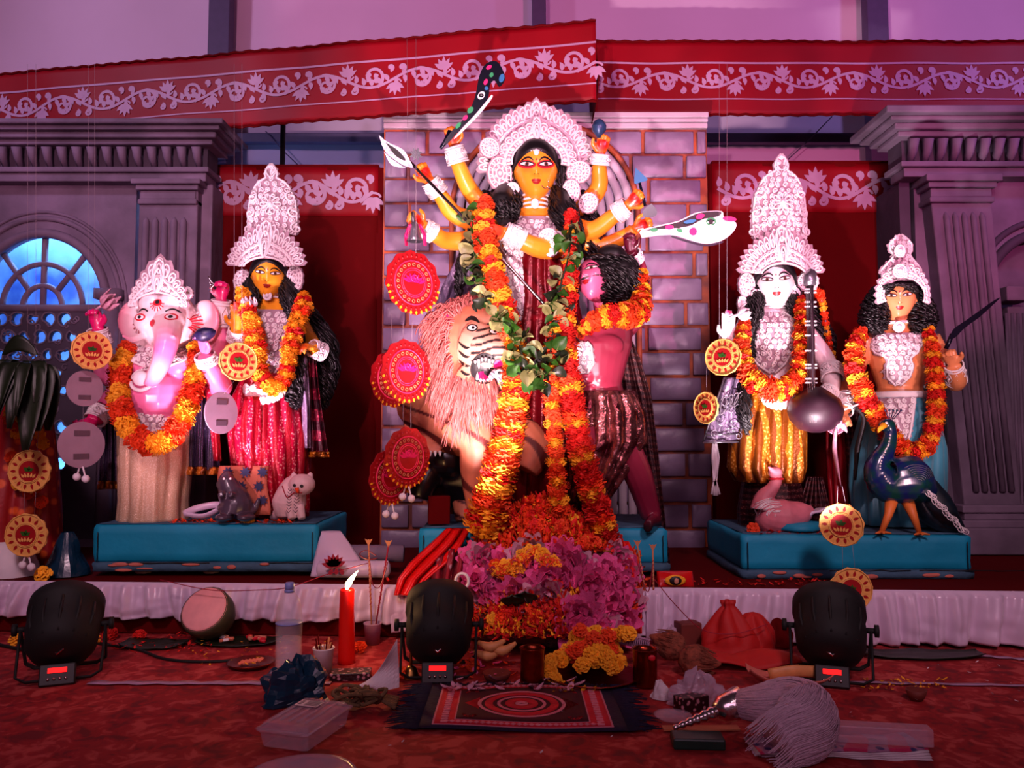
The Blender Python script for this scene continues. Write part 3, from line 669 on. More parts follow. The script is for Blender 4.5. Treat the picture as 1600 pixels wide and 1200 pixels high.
# ---- carved white pith ornaments
def loop2(mb, mp, x, y, a, l, w_, r, d=.004, n=10):      # teardrop outline
    pts = []
    for i in range(n+1):
        t = i/n; th = 2*PI*t; uu = l*.5*(1-math.cos(th)); vv = w_*math.sin(th)*(.35+.65*math.sin(th/2))
        pts.append(mp(x+uu*math.cos(a)-vv*math.sin(a), y+uu*math.sin(a)+vv*math.cos(a), d))
    mb.tube(pts, r, 5, cap=False)
def curl2(mb, mp, x, y, R, a0, dr, r, d=.004, turns=1.3, n=12):
    mb.tube([mp(x+R*(1-.8*i/n)*math.cos(a0+dr*2*PI*turns*i/n), y+R*(1-.8*i/n)*math.sin(a0+dr*2*PI*turns*i/n), d) for i in range(n+1)], r, 5)
def bead(mb, mp, x, y, r, d=.004): mb.ell(mp(x, y, d), r, None, 7, 5)
def fan(root, mp, W, H, wi, hi, tip, teeth, name='crown_fan', a0=-.12, th=.008, rr=.0030, rows=2, tooth=.06, cols=None, sharp=.20):
    out = []; inn = []; N = teeth*4
    def ro(a): 
        r = 1/math.sqrt((math.cos(a)/W)**2+(math.sin(a)/H)**2); return r+tip*math.exp(-(abs(a-PI/2)/sharp)**1.5)
    def ri(a): return 1/math.sqrt((math.cos(a)/wi)**2+(math.sin(a)/hi)**2)
    A0, A1 = PI-a0, a0
    for i in range(N+1):
        a = A0+(A1-A0)*i/N; k = (i % 4)/4; r = ro(a)*(1+tooth*(1-abs(2*k-1))*1.0); out.append((r*math.cos(a), r*math.sin(a)))
    for i in range(N+1):
        a = A1+(A0-A1)*i/N; r = ri(a); inn.append((r*math.cos(a), r*math.sin(a)))
    q = MB(); n = N+1; vs = []
    fr = np.linspace(0, 1, 6)
    for side in (0, 1):
        for f_ in fr:
            for i in range(n):
                o = out[i]; p = inn[N-i]; vs.append(mp(p[0]+(o[0]-p[0])*f_, p[1]+(o[1]-p[1])*f_, th*(1-side)))
    S_ = 6*n; fs = []
    for k in range(5):
        for i in range(N):
            a = k*n+i; fs.append((a, a+n, a+n+1, a+1)); b = a+S_; fs.append((b, b+1, b+n+1, b+n))
    for i in range(N): fs.append((5*n+i, 5*n+i+S_, 5*n+i+1+S_, 5*n+i+1)); fs.append((i, i+1, i+1+S_, i+S_))
    for k in range(5): fs.append((k*n, k*n+S_, (k+1)*n+S_, (k+1)*n)); b = N; fs.append((k*n+b, (k+1)*n+b, (k+1)*n+b+S_, k*n+b+S_))
    q.add(vs, fs); base_o = O(name, q, M['shola_shaded_back'], root, smooth=False)
    def pt(a, f_): r = ri(a)+(ro(a)-ri(a))*f_; return r*math.cos(a), r*math.sin(a)
    q = MB(); D = th+.002; rr = rr*1.45
    for f_, r_ in ((.04, 1.3), (.44, 1.5), (.50, 1.0)): q.tube([mp(*pt(A0+(A1-A0)*i/40, f_), D) for i in range(41)], rr*r_, 5)
    for i in range(teeth):
        a = A0+(A1-A0)*(i+.5)/teeth; x, y = pt(a, .54); x2, y2 = pt(a, 1.0); l = math.hypot(x2-x, y2-y); da = (A0-A1)/teeth
        w_ = da*math.hypot(x, y)*.46; lean = (.25 if a > PI/2 else -.25) if abs(a-PI/2) > .2 else 0
        loop2(q, mp, x, y, a-lean, l*1.0, w_*1.25, rr, D); loop2(q, mp, x, y, a-lean, l*.62, w_*.65, rr*.9, D+.001)
        bead(q, mp, *pt(a, .47), rr*1.4, D+.002)
    m2 = teeth//2+1
    for i in range(m2):
        a = A0+(A1-A0)*(i+.5)/m2; x, y = pt(a, .25); x0, y0 = pt(a, .1); x1, y1 = pt(a, .42); rad = math.hypot(x1-x0, y1-y0)*.45
        sg = 1 if a > PI/2 else -1
        curl2(q, mp, x, y, rad, a, sg, rr*1.1, D); bead(q, mp, x, y, rr*1.8, D)
        for e in (-.35, .35): x3, y3 = pt(a+e*(A0-A1)/m2, .12); loop2(q, mp, x3, y3, a+e*.8, rad*1.5, rad*.28, rr*.8, D)
    # centre leaf
    for k, (l, w_) in enumerate(((1.0, .25), (.72, .16), (.45, .08))):
        y0 = hi*1.03; L_ = (H+tip-hi)*.94; loop2(q, mp, 0, y0, PI/2, L_*l, L_*w_*.8, rr*1.3, D+.004+.002*k)
    O('relief', q, M['shola'], base_o)
def shaped(root, mp, prof, name, step=.034, th=.008, rr=.0042, scal=.012, m_='shola', holes=True, plate=True, seed=3):
    # prof: (v, halfwidth) bottom to top; outline scalloped, filled with rows of curls
    rg = random.Random(seed); vs_ = [p[0] for p in prof]; ws = [p[1] for p in prof]; v0, v1 = vs_[0], vs_[-1]
    def wd(v): return float(np.interp(v, vs_, ws))
    if plate:
        n = max(12, int((v1-v0)/.012)); rows = [v0+(v1-v0)*i/n for i in range(n+1)]; q = MB(); m2 = 14
        def fn(dd): 
            return [mp(wd(v)*(1+(scal/max(wd(v), .02))*abs(math.sin((v-v0)*PI/(step*.9))))*(2*j/m2-1), v, dd) for v in rows for j in range(m2+1)]
        A = fn(th); B = fn(0); w1 = m2+1; n1 = len(A); fs = []
        for i in range(n):
            for j in range(m2): a = i*w1+j; fs.append((a, a+1, a+w1+1, a+w1)); fs.append((a+n1, a+w1+n1, a+w1+1+n1, a+1+n1))
        for i in range(n):
            for j in (0, m2): a = i*w1+j; f_ = (a, a+w1, a+w1+n1, a+n1); fs.append(f_ if j == 0 else f_[::-1])
        for j in range(m2): fs.append((j, j+n1, j+1+n1, j+1)); a = n*w1+j; fs.append((a, a+1, a+1+n1, a+n1))
        q.add(A+B, fs); base_o = O(name, q, M['shola_shaded_back' if m_ == 'shola' else m_], root, smooth=False)
    q = MB(); D = th+.002; r_ = 0; v = v0+step*.5
    for f_ in (.97,):
        for sg in (-1, 1): q.tube([mp(sg*wd(v0+(v1-v0)*i/20)*f_, v0+(v1-v0)*i/20, D) for i in range(21)], rr*1.4, 5)
    while v < v1-step*.3:
        w_ = wd(v); nn = max(1, int(2*w_/step)); 
        for i in range(nn):
            u = (i+.5-nn/2)*(2*w_/nn)*.94; sg = -1 if u < 0 else 1
            k = (r_+abs(i-nn//2)) % 3
            if k == 0: curl2(q, mp, u, v, step*.44, rg.random()*6, sg, rr, D); 
            elif k == 1: loop2(q, mp, u, v-step*.45, PI/2-sg*.35, step*1.05, step*.3, rr, D); loop2(q, mp, u, v-step*.35, PI/2-sg*.35, step*.6, step*.14, rr*.8, D)
            else:
                q.tube([mp(u+step*.34*math.cos(t), v+step*.34*math.sin(t), D) for t in np.linspace(0, 2*PI, 9)], rr, 5, cap=False); bead(q, mp, u, v, rr*1.8, D)
        v += step*.92; r_ += 1
    O('relief', q, M['shola' if m_ == 'shola' else m_], base_o)
def rosette(root, c, R, rad, name='ear_ornament', ry=None, m_='shola'):
    ry = ry or rad; q = MB(); c = V(c)
    mp = lambda u, v, d: c+R@V((u, -d, v))
    N = 26; q2 = MB(); q2.plate([[(rad*(1+.09*(i % 2))*math.cos(2*PI*i/N), ry*(1+.09*(i % 2))*math.sin(2*PI*i/N)) for i in range(N)]], .012, mp); bo_ = O(name, q2, M['shola_shaded_back' if m_ == 'shola' else m_], root, smooth=False)
    for f_ in (.9, .58, .3): q.tube([mp(rad*f_*math.cos(t), ry*f_*math.sin(t), .014) for t in np.linspace(0, 2*PI, 21)[:-1]], .0045, 5, closed=True)
    for i in range(11):
        t = 2*PI*i/11; loop2(q, mp, rad*.6*math.cos(t), ry*.6*math.sin(t), t, rad*.32, rad*.13, .0038, .014)
    for i in range(7):
        t = 2*PI*i/7; curl2(q, mp, rad*.42*math.cos(t), ry*.42*math.sin(t), rad*.11, t, 1, .0036, .014, 1)
    q.ell(mp(0, 0, .016), .012, None, 8, 6); O('relief', q, M[m_], bo_); return bo_
def cuff(root, a, b_, r0, r1, name='bracelet', m_='shola'):
    a = V(a); b_ = V(b_); t = (b_-a).normalized(); x = t.orthogonal().normalized(); y = t.cross(x); L_ = (b_-a).length
    def mp(u, v, d=0): 
        r = r0+(r1-r0)*v+d; return a+t*(L_*v)+x*(r*math.cos(u))+y*(r*math.sin(u))
    q = MB(); q.rings([[mp(2*PI*i/18, v) for i in range(18)] for v in (0, .5, 1)], cap=False)
    for v in (0, .14, .86, 1): q.tube([mp(2*PI*i/16, v, .002) for i in range(16)], .0045, 5, closed=True)
    for i in range(8):
        u = 2*PI*i/8; q.tube([mp(u-.32, .5, .003), mp(u, .2, .003), mp(u+.32, .5, .003), mp(u, .8, .003)], .003, 5, closed=True); q.ell(mp(u, .5, .004), .006, None, 6, 4)
    return O(name, q, M[m_], root)
def hairlock(mb, path, rad, ns, curl=.012, freq=9, r=.0045, seed=1, core=True):
    rg = random.Random(seed); n = 10; sp = cr(path, n); L_ = len(sp)
    rad = lin(rad, n) if hasattr(rad, '__len__') else [rad]*L_
    if core: mb.tube(sp, [x*.8 for x in rad], 12)
    for s_ in range(ns):
        a = rg.random()*2*PI; f_ = .55+.5*rg.random()**.5; ph = rg.random()*6; fq = freq*(.7+.6*rg.random()); da = rg.uniform(-1, 1); pts = []
        e = L_-rg.randint(0, max(1, L_//5))
        for i in range(e):
            t = i/(L_-1); aa = a+da*t; p = sp[i]+V((math.cos(aa), math.sin(aa)*.9, math.sin(aa)*.2))*rad[i]*f_
            p = p+V((math.cos(ph+fq*t*6), math.sin(ph+fq*t*6), .4*math.sin(ph+fq*t*5)))*curl; pts.append(p)
        mb.tube(pts, [r]*(e-1)+[r*.4], 4)
def skirt_body(mb, rows, Y, npl, n=120, seed=0, backscale=1.0):   # rows: (py, px, halfwidth px, half depth m, pleat amplitude)
    rings = []; sub = []
    for i in range(len(rows)-1):
        for k in range(4):
            t = k/4; sub.append([rows[i][j]+(rows[i+1][j]-rows[i][j])*t for j in range(5)])
    sub.append(list(rows[-1]))
    for py, px, hw, dp, am in sub:
        c = P(px, py, Y); rg = []
        for i in range(n):
            a = 2*PI*i/n; ph = npl*a+1.6*noise.noise(V((math.cos(a)*2, math.sin(a)*2, py*.006+seed)))+py*.004
            k = 1+am*(.65*abs(math.sin(ph/2))**.8*2-.65)+am*.6*noise.noise(V((math.cos(a)*5, math.sin(a)*5, py*.012+seed)))
            rg.append(V((c.x+hw*Y/F*k*math.cos(a), Y+dp*k*math.sin(a), c.z)))
        rings.append(rg)
    mb.rings(rings[::-1])
def drape(mb, rows, Y, npl, amp, nu=40, seed=0, rnd_=.3):    # hanging cloth: rows (py, px0, px1[, Y])
    R = [(r if len(r) > 3 else (*r, Y)) for r in rows]; m_ = len(R)-1
    def fn(u, v):
        f_ = v*m_; i = min(int(f_), m_-1); t = f_-i; a = [R[i][j]+(R[i+1][j]-R[i][j])*t for j in range(4)]
        ph = npl*PI*2*u+1.5*noise.noise(V((u*2, v*2, seed))); y = a[3]-amp*(math.sin(ph)+.4*math.sin(ph*2.1+1))-.02*noise.noise(V((u*2, v*3, seed+4)))-rnd_*.1*math.sin(PI*u)
        return P(a[1]+(a[2]-a[1])*u, a[0], y)
    mb.grid(fn, nu, m_*8)
# ---- flowers
def petals(mb, n, r, cup, wd, seed, zf=.75):
    rg = random.Random(seed)
    for i in range(n):
        z = 1-(i+.5)/n*1.75; z = max(-.75, z); a = i*2.39996+rg.uniform(-.3, .3); q = math.sqrt(max(0, 1-z*z))
        d = V((q*math.cos(a), q*math.sin(a), z*zf)); t = V((-math.sin(a), math.cos(a), 0)); nrm = d.cross(t)
        R_ = r*rg.uniform(.86, 1.1); w_ = r*wd*rg.uniform(.8, 1.2)
        p0 = d*r*.45; p1 = d*R_*.85; p2 = d*R_+nrm*w_*.3*cup
        mb.add([p0, p1-t*w_*.6, p1+t*w_*.6, p2-t*w_*.9, p2+t*w_*.9, p2+d*w_*.25], [(0, 1, 2), (1, 3, 5, 4, 2)])
flower_mesh = {}
for ci, cn in enumerate(('orange', 'yellow', 'red')):
    for k in range(3):
        q = MB(); q.ell((0, 0, 0), (.62, .62, .45), None, 8, 5); petals(q, 44, 1.0, 1 if k % 2 else -1, .32, ci*7+k)
        flower_mesh[cn, k] = mesh_of('marigold_'+cn, q, M['marigold_'+cn], False)
def flower(parent, cn, loc, r, nrm=None, name='marigold', squash=1.0):
    q = (V(nrm).to_track_quat('Z', 'X') if nrm is not None else V((rnd(-1, 1), rnd(-1, 1), rnd(.2, 1))).to_track_quat('Z', 'X'))
    e = (q.to_matrix()@rotz(rnd(0, 6))).to_euler()
    return link(name, flower_mesh[cn, random.randint(0, 2)], loc, parent, e, (r, r, r*squash))
def garland(label, px, hw, pattern=(('orange', 2), ('yellow', 1)), step=9.5, k=3, group=None, cat='garland', seed=1, flat=.62):
    # px: list of (px,py,Y); hw half width in photo pixels (number or list)
    pts = cr([P(*p) for p in px], 10); n = 10; L_ = [0]
    hw = [x*1.08 for x in (lin(hw, 10) if hasattr(hw, '__len__') else [hw]*len(pts))]
    for i in range(1, len(pts)): L_.append(L_[-1]+(pts[i]-pts[i-1]).length)
    tot = L_[-1]; st_ = step*K; N = max(2, int(tot/st_)); root = thing('flower_garland', pts[0], label, cat, group)
    q = MB(); q.tube(pts, .004, 5); O('string', q, M['thread_white'], root)
    seq = [];
    while len(seq) < N+1:
        for cn, m_ in pattern: seq += [cn]*m_
    for i in range(N+1):
        s = tot*i/N; j = min(max(1, int(np.searchsorted(L_, s))), len(pts)-1); t = (s-L_[j-1])/max(1e-6, L_[j]-L_[j-1]); p = pts[j-1].lerp(pts[j], t); h = hw[j]*K
        tg = (pts[j]-pts[j-1]).normalized(); x = tg.cross(V((0, 1, 0))); x.normalize(); y = tg.cross(x)
        for m_ in range(k):
            a = 2*PI*(m_+.5*(i % 2))/k+rnd(-.3, .3)+PI/2; off = h*.42 if k > 1 else 0
            pp = p+x*(off*math.cos(a))+y*(off*.8*math.sin(a)); d = (x*math.cos(a)+y*math.sin(a)+tg*rnd(-.9, .9))
            flower(root, seq[i], pp, h*(.62 if k > 2 else .75 if k == 2 else 1)*rnd(.92, 1.1), (tg*rnd(.6, 1)+d*.5), squash=flat/.6)
    return root
# ================================================================ DURGA
mat('durga_sari', (120, 6, 20), .25, .35, var=.45, sc_=9, bump=.3, bsc=40)
mat('maroon_silk', (190, 120, 118), .2, .85, var=.5, sc_=16, bump=1.0, bsc=30, c2=(90, 24, 36))
sparkle('veil_lav', (128, 106, 134), (176, 156, 176), 60, .45, .2, c3=(96, 80, 104), wave=(5, 9, 'X'))
sparkle('brown_veil', (70, 24, 30), (150, 90, 84), 140, .3, .4, c3=(44, 12, 20), wave=(11, 1.5, 'Z'))
SK = (250, 158, 40); RD = (228, 28, 20)
Yd = 3.85
D = thing('goddess_statue', P(850, 830, Yd), 'large yellow faced many armed goddess statue under a wide white fan crown, in the centre', 'statue')
mb = MB(); hc = P(837, 268, Yd-.02); HS = .295; HR = frame(0, .10, 0)
head(mb, hc, HS, HR, wx=.37, nose=1.15)
mb.tube([P(836, 300, Yd+.03), P(835, 322, Yd+.04), P(835, 345, Yd+.05)], [.062, .06, .10], 14)
def torso(mb, rows, Y, n=24):
    rs = []
    for py, px, hw, dp, dy in rows:
        c = P(px, py, Y+dy); rs.append([V((c.x+hw*K*math.cos(2*PI*i/n), c.y+dp*math.sin(2*PI*i/n), c.z)) for i in range(n)])
    mb.rings(rs[::-1])
tm = MB()
for mb_ in (mb, tm): torso(mb_, [(328, 836, 32, .07, .05), (342, 834, 58, .10, .05), (362, 832, 60, .13, .03), (392, 832, 56, .15, .0), (420, 832, 46, .13, .02), (452, 836, 38, .11, .03), (480, 840, 46, .12, .03), (520, 842, 52, .13, .03), (600, 842, 50, .13, .03)], Yd)
for sx in (-1, 1): mb.ell(P(833+sx*26, 385, Yd-.10), (.075, .07, .075)); tm.ell(P(833+sx*26, 385, Yd-.10), (.075, .07, .075))
A = {}
def darm(key, pts, rr, hp, curl=1.25, side=1, nrm=(0, -1, 0), L=.15, **k):
    w3 = [P(*p) for p in pts]; arm(mb, w3, rr); tip = P(*hp); hand(mb, w3[-1], tip-w3[-1], nrm, L, curl, side, **k); A[key] = (w3, tip)
rA = [.055, .046, .038, .03]
darm(1, [(790, 345, Yd+.06), (742, 308, Yd+.04), (718, 262, Yd-.02), (709, 230, Yd-.05)], rA, (701, 190, Yd-.08))
darm(2, [(785, 355, Yd+.05), (716, 338, Yd), (690, 308, Yd-.06), (672, 283, Yd-.1)], rA, (650, 250, Yd-.14), side=-1)
darm(3, [(785, 370, Yd+.06), (708, 377, Yd+.02), (682, 368, Yd-.04), (662, 355, Yd-.08)], rA, (628, 328, Yd-.12))
darm(4, [(885, 352, Yd-.02), (876, 384, Yd-.13), (838, 386, Yd-.22), (790, 362, Yd-.26)], [.06, .056, .048, .034], (740, 357, Yd-.3), nrm=(0, -.7, -.6), side=-1)
darm(5, [(882, 345, Yd+.08), (932, 300, Yd+.06), (936, 262, Yd), (938, 242, Yd-.02)], rA, (946, 205, Yd-.04), side=-1)
darm(6, [(885, 352, Yd+.04), (925, 360, Yd), (958, 338, Yd-.06), (980, 322, Yd-.1)], rA, (1016, 288, Yd-.14))
darm(7, [(885, 370, Yd+.08), (935, 385, Yd+.06), (975, 370, Yd+.02), (990, 358, Yd)], rA, (1030, 345, Yd-.02), side=-1)
darm(8, [(880, 372, Yd+.10), (940, 398, Yd+.12), (982, 412, Yd+.1), (992, 420, Yd+.08)], rA, (1012, 452, Yd+.06))
# feet and legs below the sari
mb.tube([P(835, 600, Yd), P(838, 700, Yd-.05), P(830, 800, Yd-.05)], [.1, .07, .05], 12)
bd = remesh(mb, .0052, 3); bo = O('body', bd, M['flesh'], D); bo['label'] = 'glossy yellow painted body, face and arms'
spots = [((A[k][0][-1]+(A[k][1]-A[k][0][-1]).normalized()*.05), .062, RD, .6) for k in A]
spots += [(A[4][0][-1]+V((-.06, -.05, 0)), .07, (240, 70, 40), .5)]
spots += [(hc+HR@V((sx*.045, -.11, .005)), .045, (250, 90, 40), .9) for sx in (-1, 1)]
paint(bo, skin(SK, spots))
bvD = bvh(bd); mpf = projector(bvD, hc, HR)
facepaint(D, mpf, HS, M['redpaint'], third=False, look=.004, eyescale=1.15)
q = MB(); mp_ = projector(bvD, P(835, 400, Yd-.1), frame())
mpc = lambda u, v, d: mpf(u, v, d)
for t in np.linspace(-1, 1, 15): bead(q, mpf, t*.085, .080-.012*(1-t*t)+.008, .0042, .003)
q.tube([mpf(0, .07+.012*i, .004) for i in range(5)], .003, 5); q.ell(mpf(0, .066, .006), (.013, .006, .016)); O('forehead_jewel', q, M['shola'], D)
q = MB(); q.tube([mpf(.042+.018*math.cos(t), -.075+.02*math.sin(t), .006) for t in np.linspace(-2.6, .6, 12)], .0018, 5); q.ell(mpf(.062, -.088, .006), .006); O('nose_ring', q, M['silver'], D)
q = MB()      # hair: cap, parting and long falls
def haircap(q, c, s, R, wx=.37, low=.1, back=.35):
    rs = []; n = 26; c = V(c)
    for j in range(12):
        a = .02+j/11*1.75; rg_ = []
        for i in range(n):
            b = 2*PI*i/n; fr_ = max(0, -math.sin(b)); lim = a*(1-.42*fr_**1.5)
            rg_.append(c+R@V(((wx+.045)*s*math.sin(lim)*math.cos(b), (.43)*s*math.sin(lim)*math.sin(b)+.01*s, .545*s*math.cos(lim))))
        rs.append(rg_)
    q.rings(rs)
haircap(q, hc, HS, HR)
for sx, px in ((-1, 797), (1, 878)):
    hairlock(q, [P(px+sx*2, 250, Yd-.02), P(px, 285, Yd-.03), P(px-sx*4+sx*4, 310, Yd-.03)], [.03, .03, .03], 14, .004, 4, .005, 5)
hairlock(q, [P(792, 290, Yd), P(785, 318, Yd-.10), P(790, 345, Yd-.13)], [.045, .085, .05], 70, .010, 5, .005, 2)
hairlock(q, [P(878, 290, Yd), P(880, 330, Yd-.10), P(893, 362, Yd-.15), P(897, 395, Yd-.16), P(884, 440, Yd-.15)], [.04, .065, .05, .03, .012], 80, .012, 6, .005, 3)
hairlock(q, [P(760, 300, Yd+.05), P(738, 360, Yd+.03), P(722, 420, Yd+.02), P(716, 470, Yd+.02)], [.03, .035, .025, .01], 26, .012, 6, .005, 4)
hairlock(q, [P(905, 300, Yd+.08), P(922, 360, Yd+.08), P(935, 420, Yd+.05), P(925, 460, Yd+.05)], [.04, .06, .05, .02], 50, .014, 6, .005, 6)
ho = O('hair', q, M['black_hair'], D); ho['label'] = 'long black hair falling on both sides'
# crown
cc = P(838, 262, Yd+.02)
mpC = lambda u, v, d: cc+V((u, .35*u*u-.02+.10*v-d, v))
mpC2 = lambda u, v, d: cc+V((u, .9*u*u-.10+.18*v-d, v))
fan(D, mpC, .285, .315, .15, .165, .03, 25, 'crown_fan', a0=-.10, rr=.0032, tooth=.05, sharp=.12)
fan(D, mpC2, .195, .185, .118, .10, .045, 15, 'crown_tiara', a0=-.15, rr=.003, tooth=.03)
for x, y, r, ry in ((764, 232, .05, .05), (780, 272, .062, .085), (905, 270, .06, .055), (893, 300, .045, .06), (886, 325, .03, .045), (800, 296, .033, .033), (776, 312, .02, .035)):
    rosette(D, P(x, y, Yd-.06), frame(.3 if x < 830 else -.3), r, ry=ry)
# chest plate, collar, belt
mpT = projector(bvh(tm), P(835, 400, Yd-.1), frame())
shaped(D, lambda u, v, d: mpT(u, v, d+.004), [(-.07, .02), (-.03, .12), (.03, .16), (.10, .17), (.155, .14), (.20, .06)], 'chest_plate', step=.03)
q = MB()
for i, z in enumerate((308, 315, 322, 329)): q.tube([P(836, z, Yd+.035)+V((.068*math.cos(t), .068*math.sin(t), 0)) for t in np.linspace(0, 2*PI, 19)[:-1]], .006, 6, closed=True)
q.ell(P(836, 318, Yd-.04), (.02, .01, .026)); O('choker', q, M['shola'], D)
# sari
q = MB(); skirt_body(q, [(375, 862, 38, .12, .05), (400, 850, 52, .17, .05), (440, 850, 50, .15, .06), (478, 852, 52, .15, .07), (520, 852, 60, .18, .08), (600, 850, 66, .2, .09), (680, 848, 70, .2, .1), (760, 846, 66, .2, .12), (815, 848, 62, .18, .12)], Yd-.02, 17, n=150, seed=3)
so = O('sari', q, M['durga_sari'], D); so['label'] = 'shiny pleated dark red sari'
q = MB(); shf = [(0, .02), (-.0, .0)]
bvS = bvh(q); 
qq = bvS
mpS = projector(bvS, P(835, 470, Yd-.1), frame())
for j, (px, py, prof, nm) in enumerate(((822, 470, [(-.13, .01), (-.10, .045), (-.04, .075), (.03, .085), (.12, .10), (.2, .09)], 'waist_plate'), (842, 520, [(-.07, .008), (-.04, .04), (.0, .045), (.03, .03)], 'belt_pendant'))):
    c0 = P(px, py, Yd-.1); b0 = P(835, 470, Yd-.1)
    shaped(D, (lambda c0, b0: (lambda u, v, d: mpS(u+c0.x-b0.x, v+c0.z-b0.z, d+.026)))(c0, b0), prof, nm, step=.03, seed=j+5)
# silver pleated pendant cloth between the right garlands and white hem
q = MB()
for k in range(5): q.tube(cr([P(868+k*3.2, 640, Yd-.25), P(875+k*2.5+3*(k%2), 680, Yd-.26), P(876+k*2.2, 712-abs(k-2)*5, Yd-.25)], 3), .0035, 5)
O('white_fringe', q, M['shola'], D)
for key, f0, f1, r in ((1, .62, .98, .044), (2, .62, .98, .042), (3, .6, .98, .04), (5, .5, .98, .042), (6, .55, .98, .043)):
    w3 = A[key][0]; a = w3[2].lerp(w3[3], f0-.6 if f0 > .6 else 0); cuff(D, w3[2].lerp(w3[3], .25), w3[3], r+.006, r)
w3 = A[4][0]; cuff(D, w3[2].lerp(w3[3], .45), w3[3], .05, .042)
cuff(D, w3[1].lerp(w3[2], -.1), w3[1].lerp(w3[2], .18), .066, .064, 'armlet')
for px, py, r in ((857, 372, .045), (862, 392, .03)): rosette(D, P(px, py, Yd-.22), frame(-.2), r, 'armlet_rosette')
rosette(D, P(920, 318, Yd-.02), frame(-.4), .05, 'shoulder_ornament')
# veil behind, left
q = MB(); drape(q, [(315, 745, 775, Yd+.14), (380, 725, 770, Yd+.14), (450, 690, 760, Yd+.15), (520, 670, 740, Yd+.16), (600, 655, 720, Yd+.16), (640, 655, 700, Yd+.16)], Yd+.14, 2.5, .015, nu=60)
vo_ = O('veil', q, M['veil_lav'], D, solid=.004); vo_['label'] = 'silver lavender net veil hanging behind the left side'
# ---------------------------------------------------------------- weapons held
def outline_plate(name, pts, Y, th, m_, label=None, parent=None, tilt=0, sm=3, **k):
    w3 = cr([V((p[0], p[1], 0)) for p in pts+[pts[0]]], sm)[:-1]
    q = MB(); q.plate([[(p.x, -p.y) for p in w3]], th, lambda u, v, d: P(u, -v, Y-d+tilt*(u-pts[0][0])*K)); return O(name, q, M[m_], parent, smooth=False, label=label)
mat('blade_black', (16, 18, 34), .25, .3); mat('paint_pink', (230, 20, 110), .5); mat('paint_green', (40, 150, 90), .5); mat('paint_white', (235, 230, 235), .4); mat('paint_blue', (30, 110, 160), .5)
mat('silver_dull', (150, 146, 156), .3, .8, bump=.2)
def spots_on(root, Y, items):
    for px, py, rx, ry, m_, a in items:
        q = MB(); N = 14; lp = []
        for i in range(N):
            t = 2*PI*i/N; x, y = rx*math.cos(t), ry*math.sin(t); lp.append((px+x*math.cos(a)-y*math.sin(a), -(py+x*math.sin(a)+y*math.cos(a))))
        q.plate([lp], .003, lambda u, v, d: P(u, -v, Y-d)); O('painted_spot', q, M[m_], root, smooth=False)
r_ = thing('curved_sword', P(700, 215, 3.72), 'black curved sword with painted eye and dots, raised by the topmost left hand', 'sword')
outline_plate('blade', [(694, 222), (706, 204), (728, 182), (742, 152), (749, 118), (760, 99), (776, 96), (786, 110), (789, 125), (780, 136), (773, 126), (766, 132), (763, 152), (752, 172), (725, 196), (700, 224)], 3.70, .014, 'blade_black', parent=r_)
outline_plate('blade_edge', [(768, 148), (745, 176), (712, 212), (714, 214), (748, 180), (769, 153)], 3.688, .004, 'paint_white', parent=r_)
spots_on(r_, 3.685, [(752, 149, 7, 5, 'paint_white', -.9), (752, 149, 4, 3.4, 'ink', 0), (752, 149, 1.6, 1.6, 'paint_white', 0), (759, 128, 3, 5, 'paint_pink', .4), (768, 117, 3, 4, 'paint_green', .4), (735, 172, 6, 4, 'paint_green', -.9), (727, 184, 5, 3, 'paint_pink', -.9), (716, 196, 6, 3, 'paint_green', -.9), (784, 122, 4, 7, 'paint_blue', .3), (764, 105, 5, 3, 'paint_pink', -.6), (760, 138, 3, 3, 'paint_blue', 0)])
q = MB(); q.tube([P(704, 205, 3.70), P(696, 222, 3.70), P(688, 232, 3.70)], [.014, .012, .008], 10); O('handle', q, M['blade_black'], r_)
r_ = thing('long_spear', P(660, 275, 3.7), 'thin silver spear slanting across the chest of the central statue', 'spear')
q = MB(); q.tube([P(640, 252, 3.70), P(755, 372, 3.58), P(905, 535, 3.42)], .0075, 8); O('shaft', q, M['steel'], r_)
outline_plate('spear_head', [(592, 211), (606, 222), (630, 234), (641, 252), (645, 262), (630, 258), (612, 246), (600, 234)], 3.70, .014, 'silver_dull', parent=r_)
outline_plate('head_inlay', [(602, 222), (622, 235), (634, 250), (618, 243)], 3.684, .003, 'ink', parent=r_)
outline_plate('side_prong', [(600, 238), (612, 258), (632, 262), (640, 258), (620, 250)], 3.71, .010, 'silver_dull', parent=r_)
outline_plate('spiked_wheel', [(650+(11 if i % 2 else 6)*math.cos(i*PI/8), 241+(11 if i % 2 else 6)*math.sin(i*PI/8)) for i in range(16)], 3.68, .02, 'blade_black', 'small dark spiked wheel held above the hand of the second left arm', sm=1)
bpy.data.objects['spiked_wheel']['category'] = 'wheel'
r_ = thing('hand_bell', P(645, 385, 3.68), 'silver hand bell with pink ribbons hanging from the lowest left hand', 'bell')
q = MB(); q.lathe([(.006, .05), (.012, .045), (.02, .035), (.026, .0), (.034, -.03), (.038, -.045), (.034, -.047), (.02, -.03)], P(648, 362, 3.68), 18); O('bell_body', q, M['silver_dull'], r_)
q = MB(); q.tube([P(645, 332, 3.7), P(646, 348, 3.68)], .009, 8); O('handle', q, M['silver_dull'], r_)
for x0, x1 in ((640, 634), (655, 663)):
    q = MB(); drape(q, [(350, x0-2, x0+3), (368, x1-2, x1+3), (384, x1-1, x1+3)], 3.67, 1, .004, 6, rnd_=0); O('ribbon', q, M['paint_pink'], r_, solid=.003)
q = MB(); c = P(936, 200, 3.78)
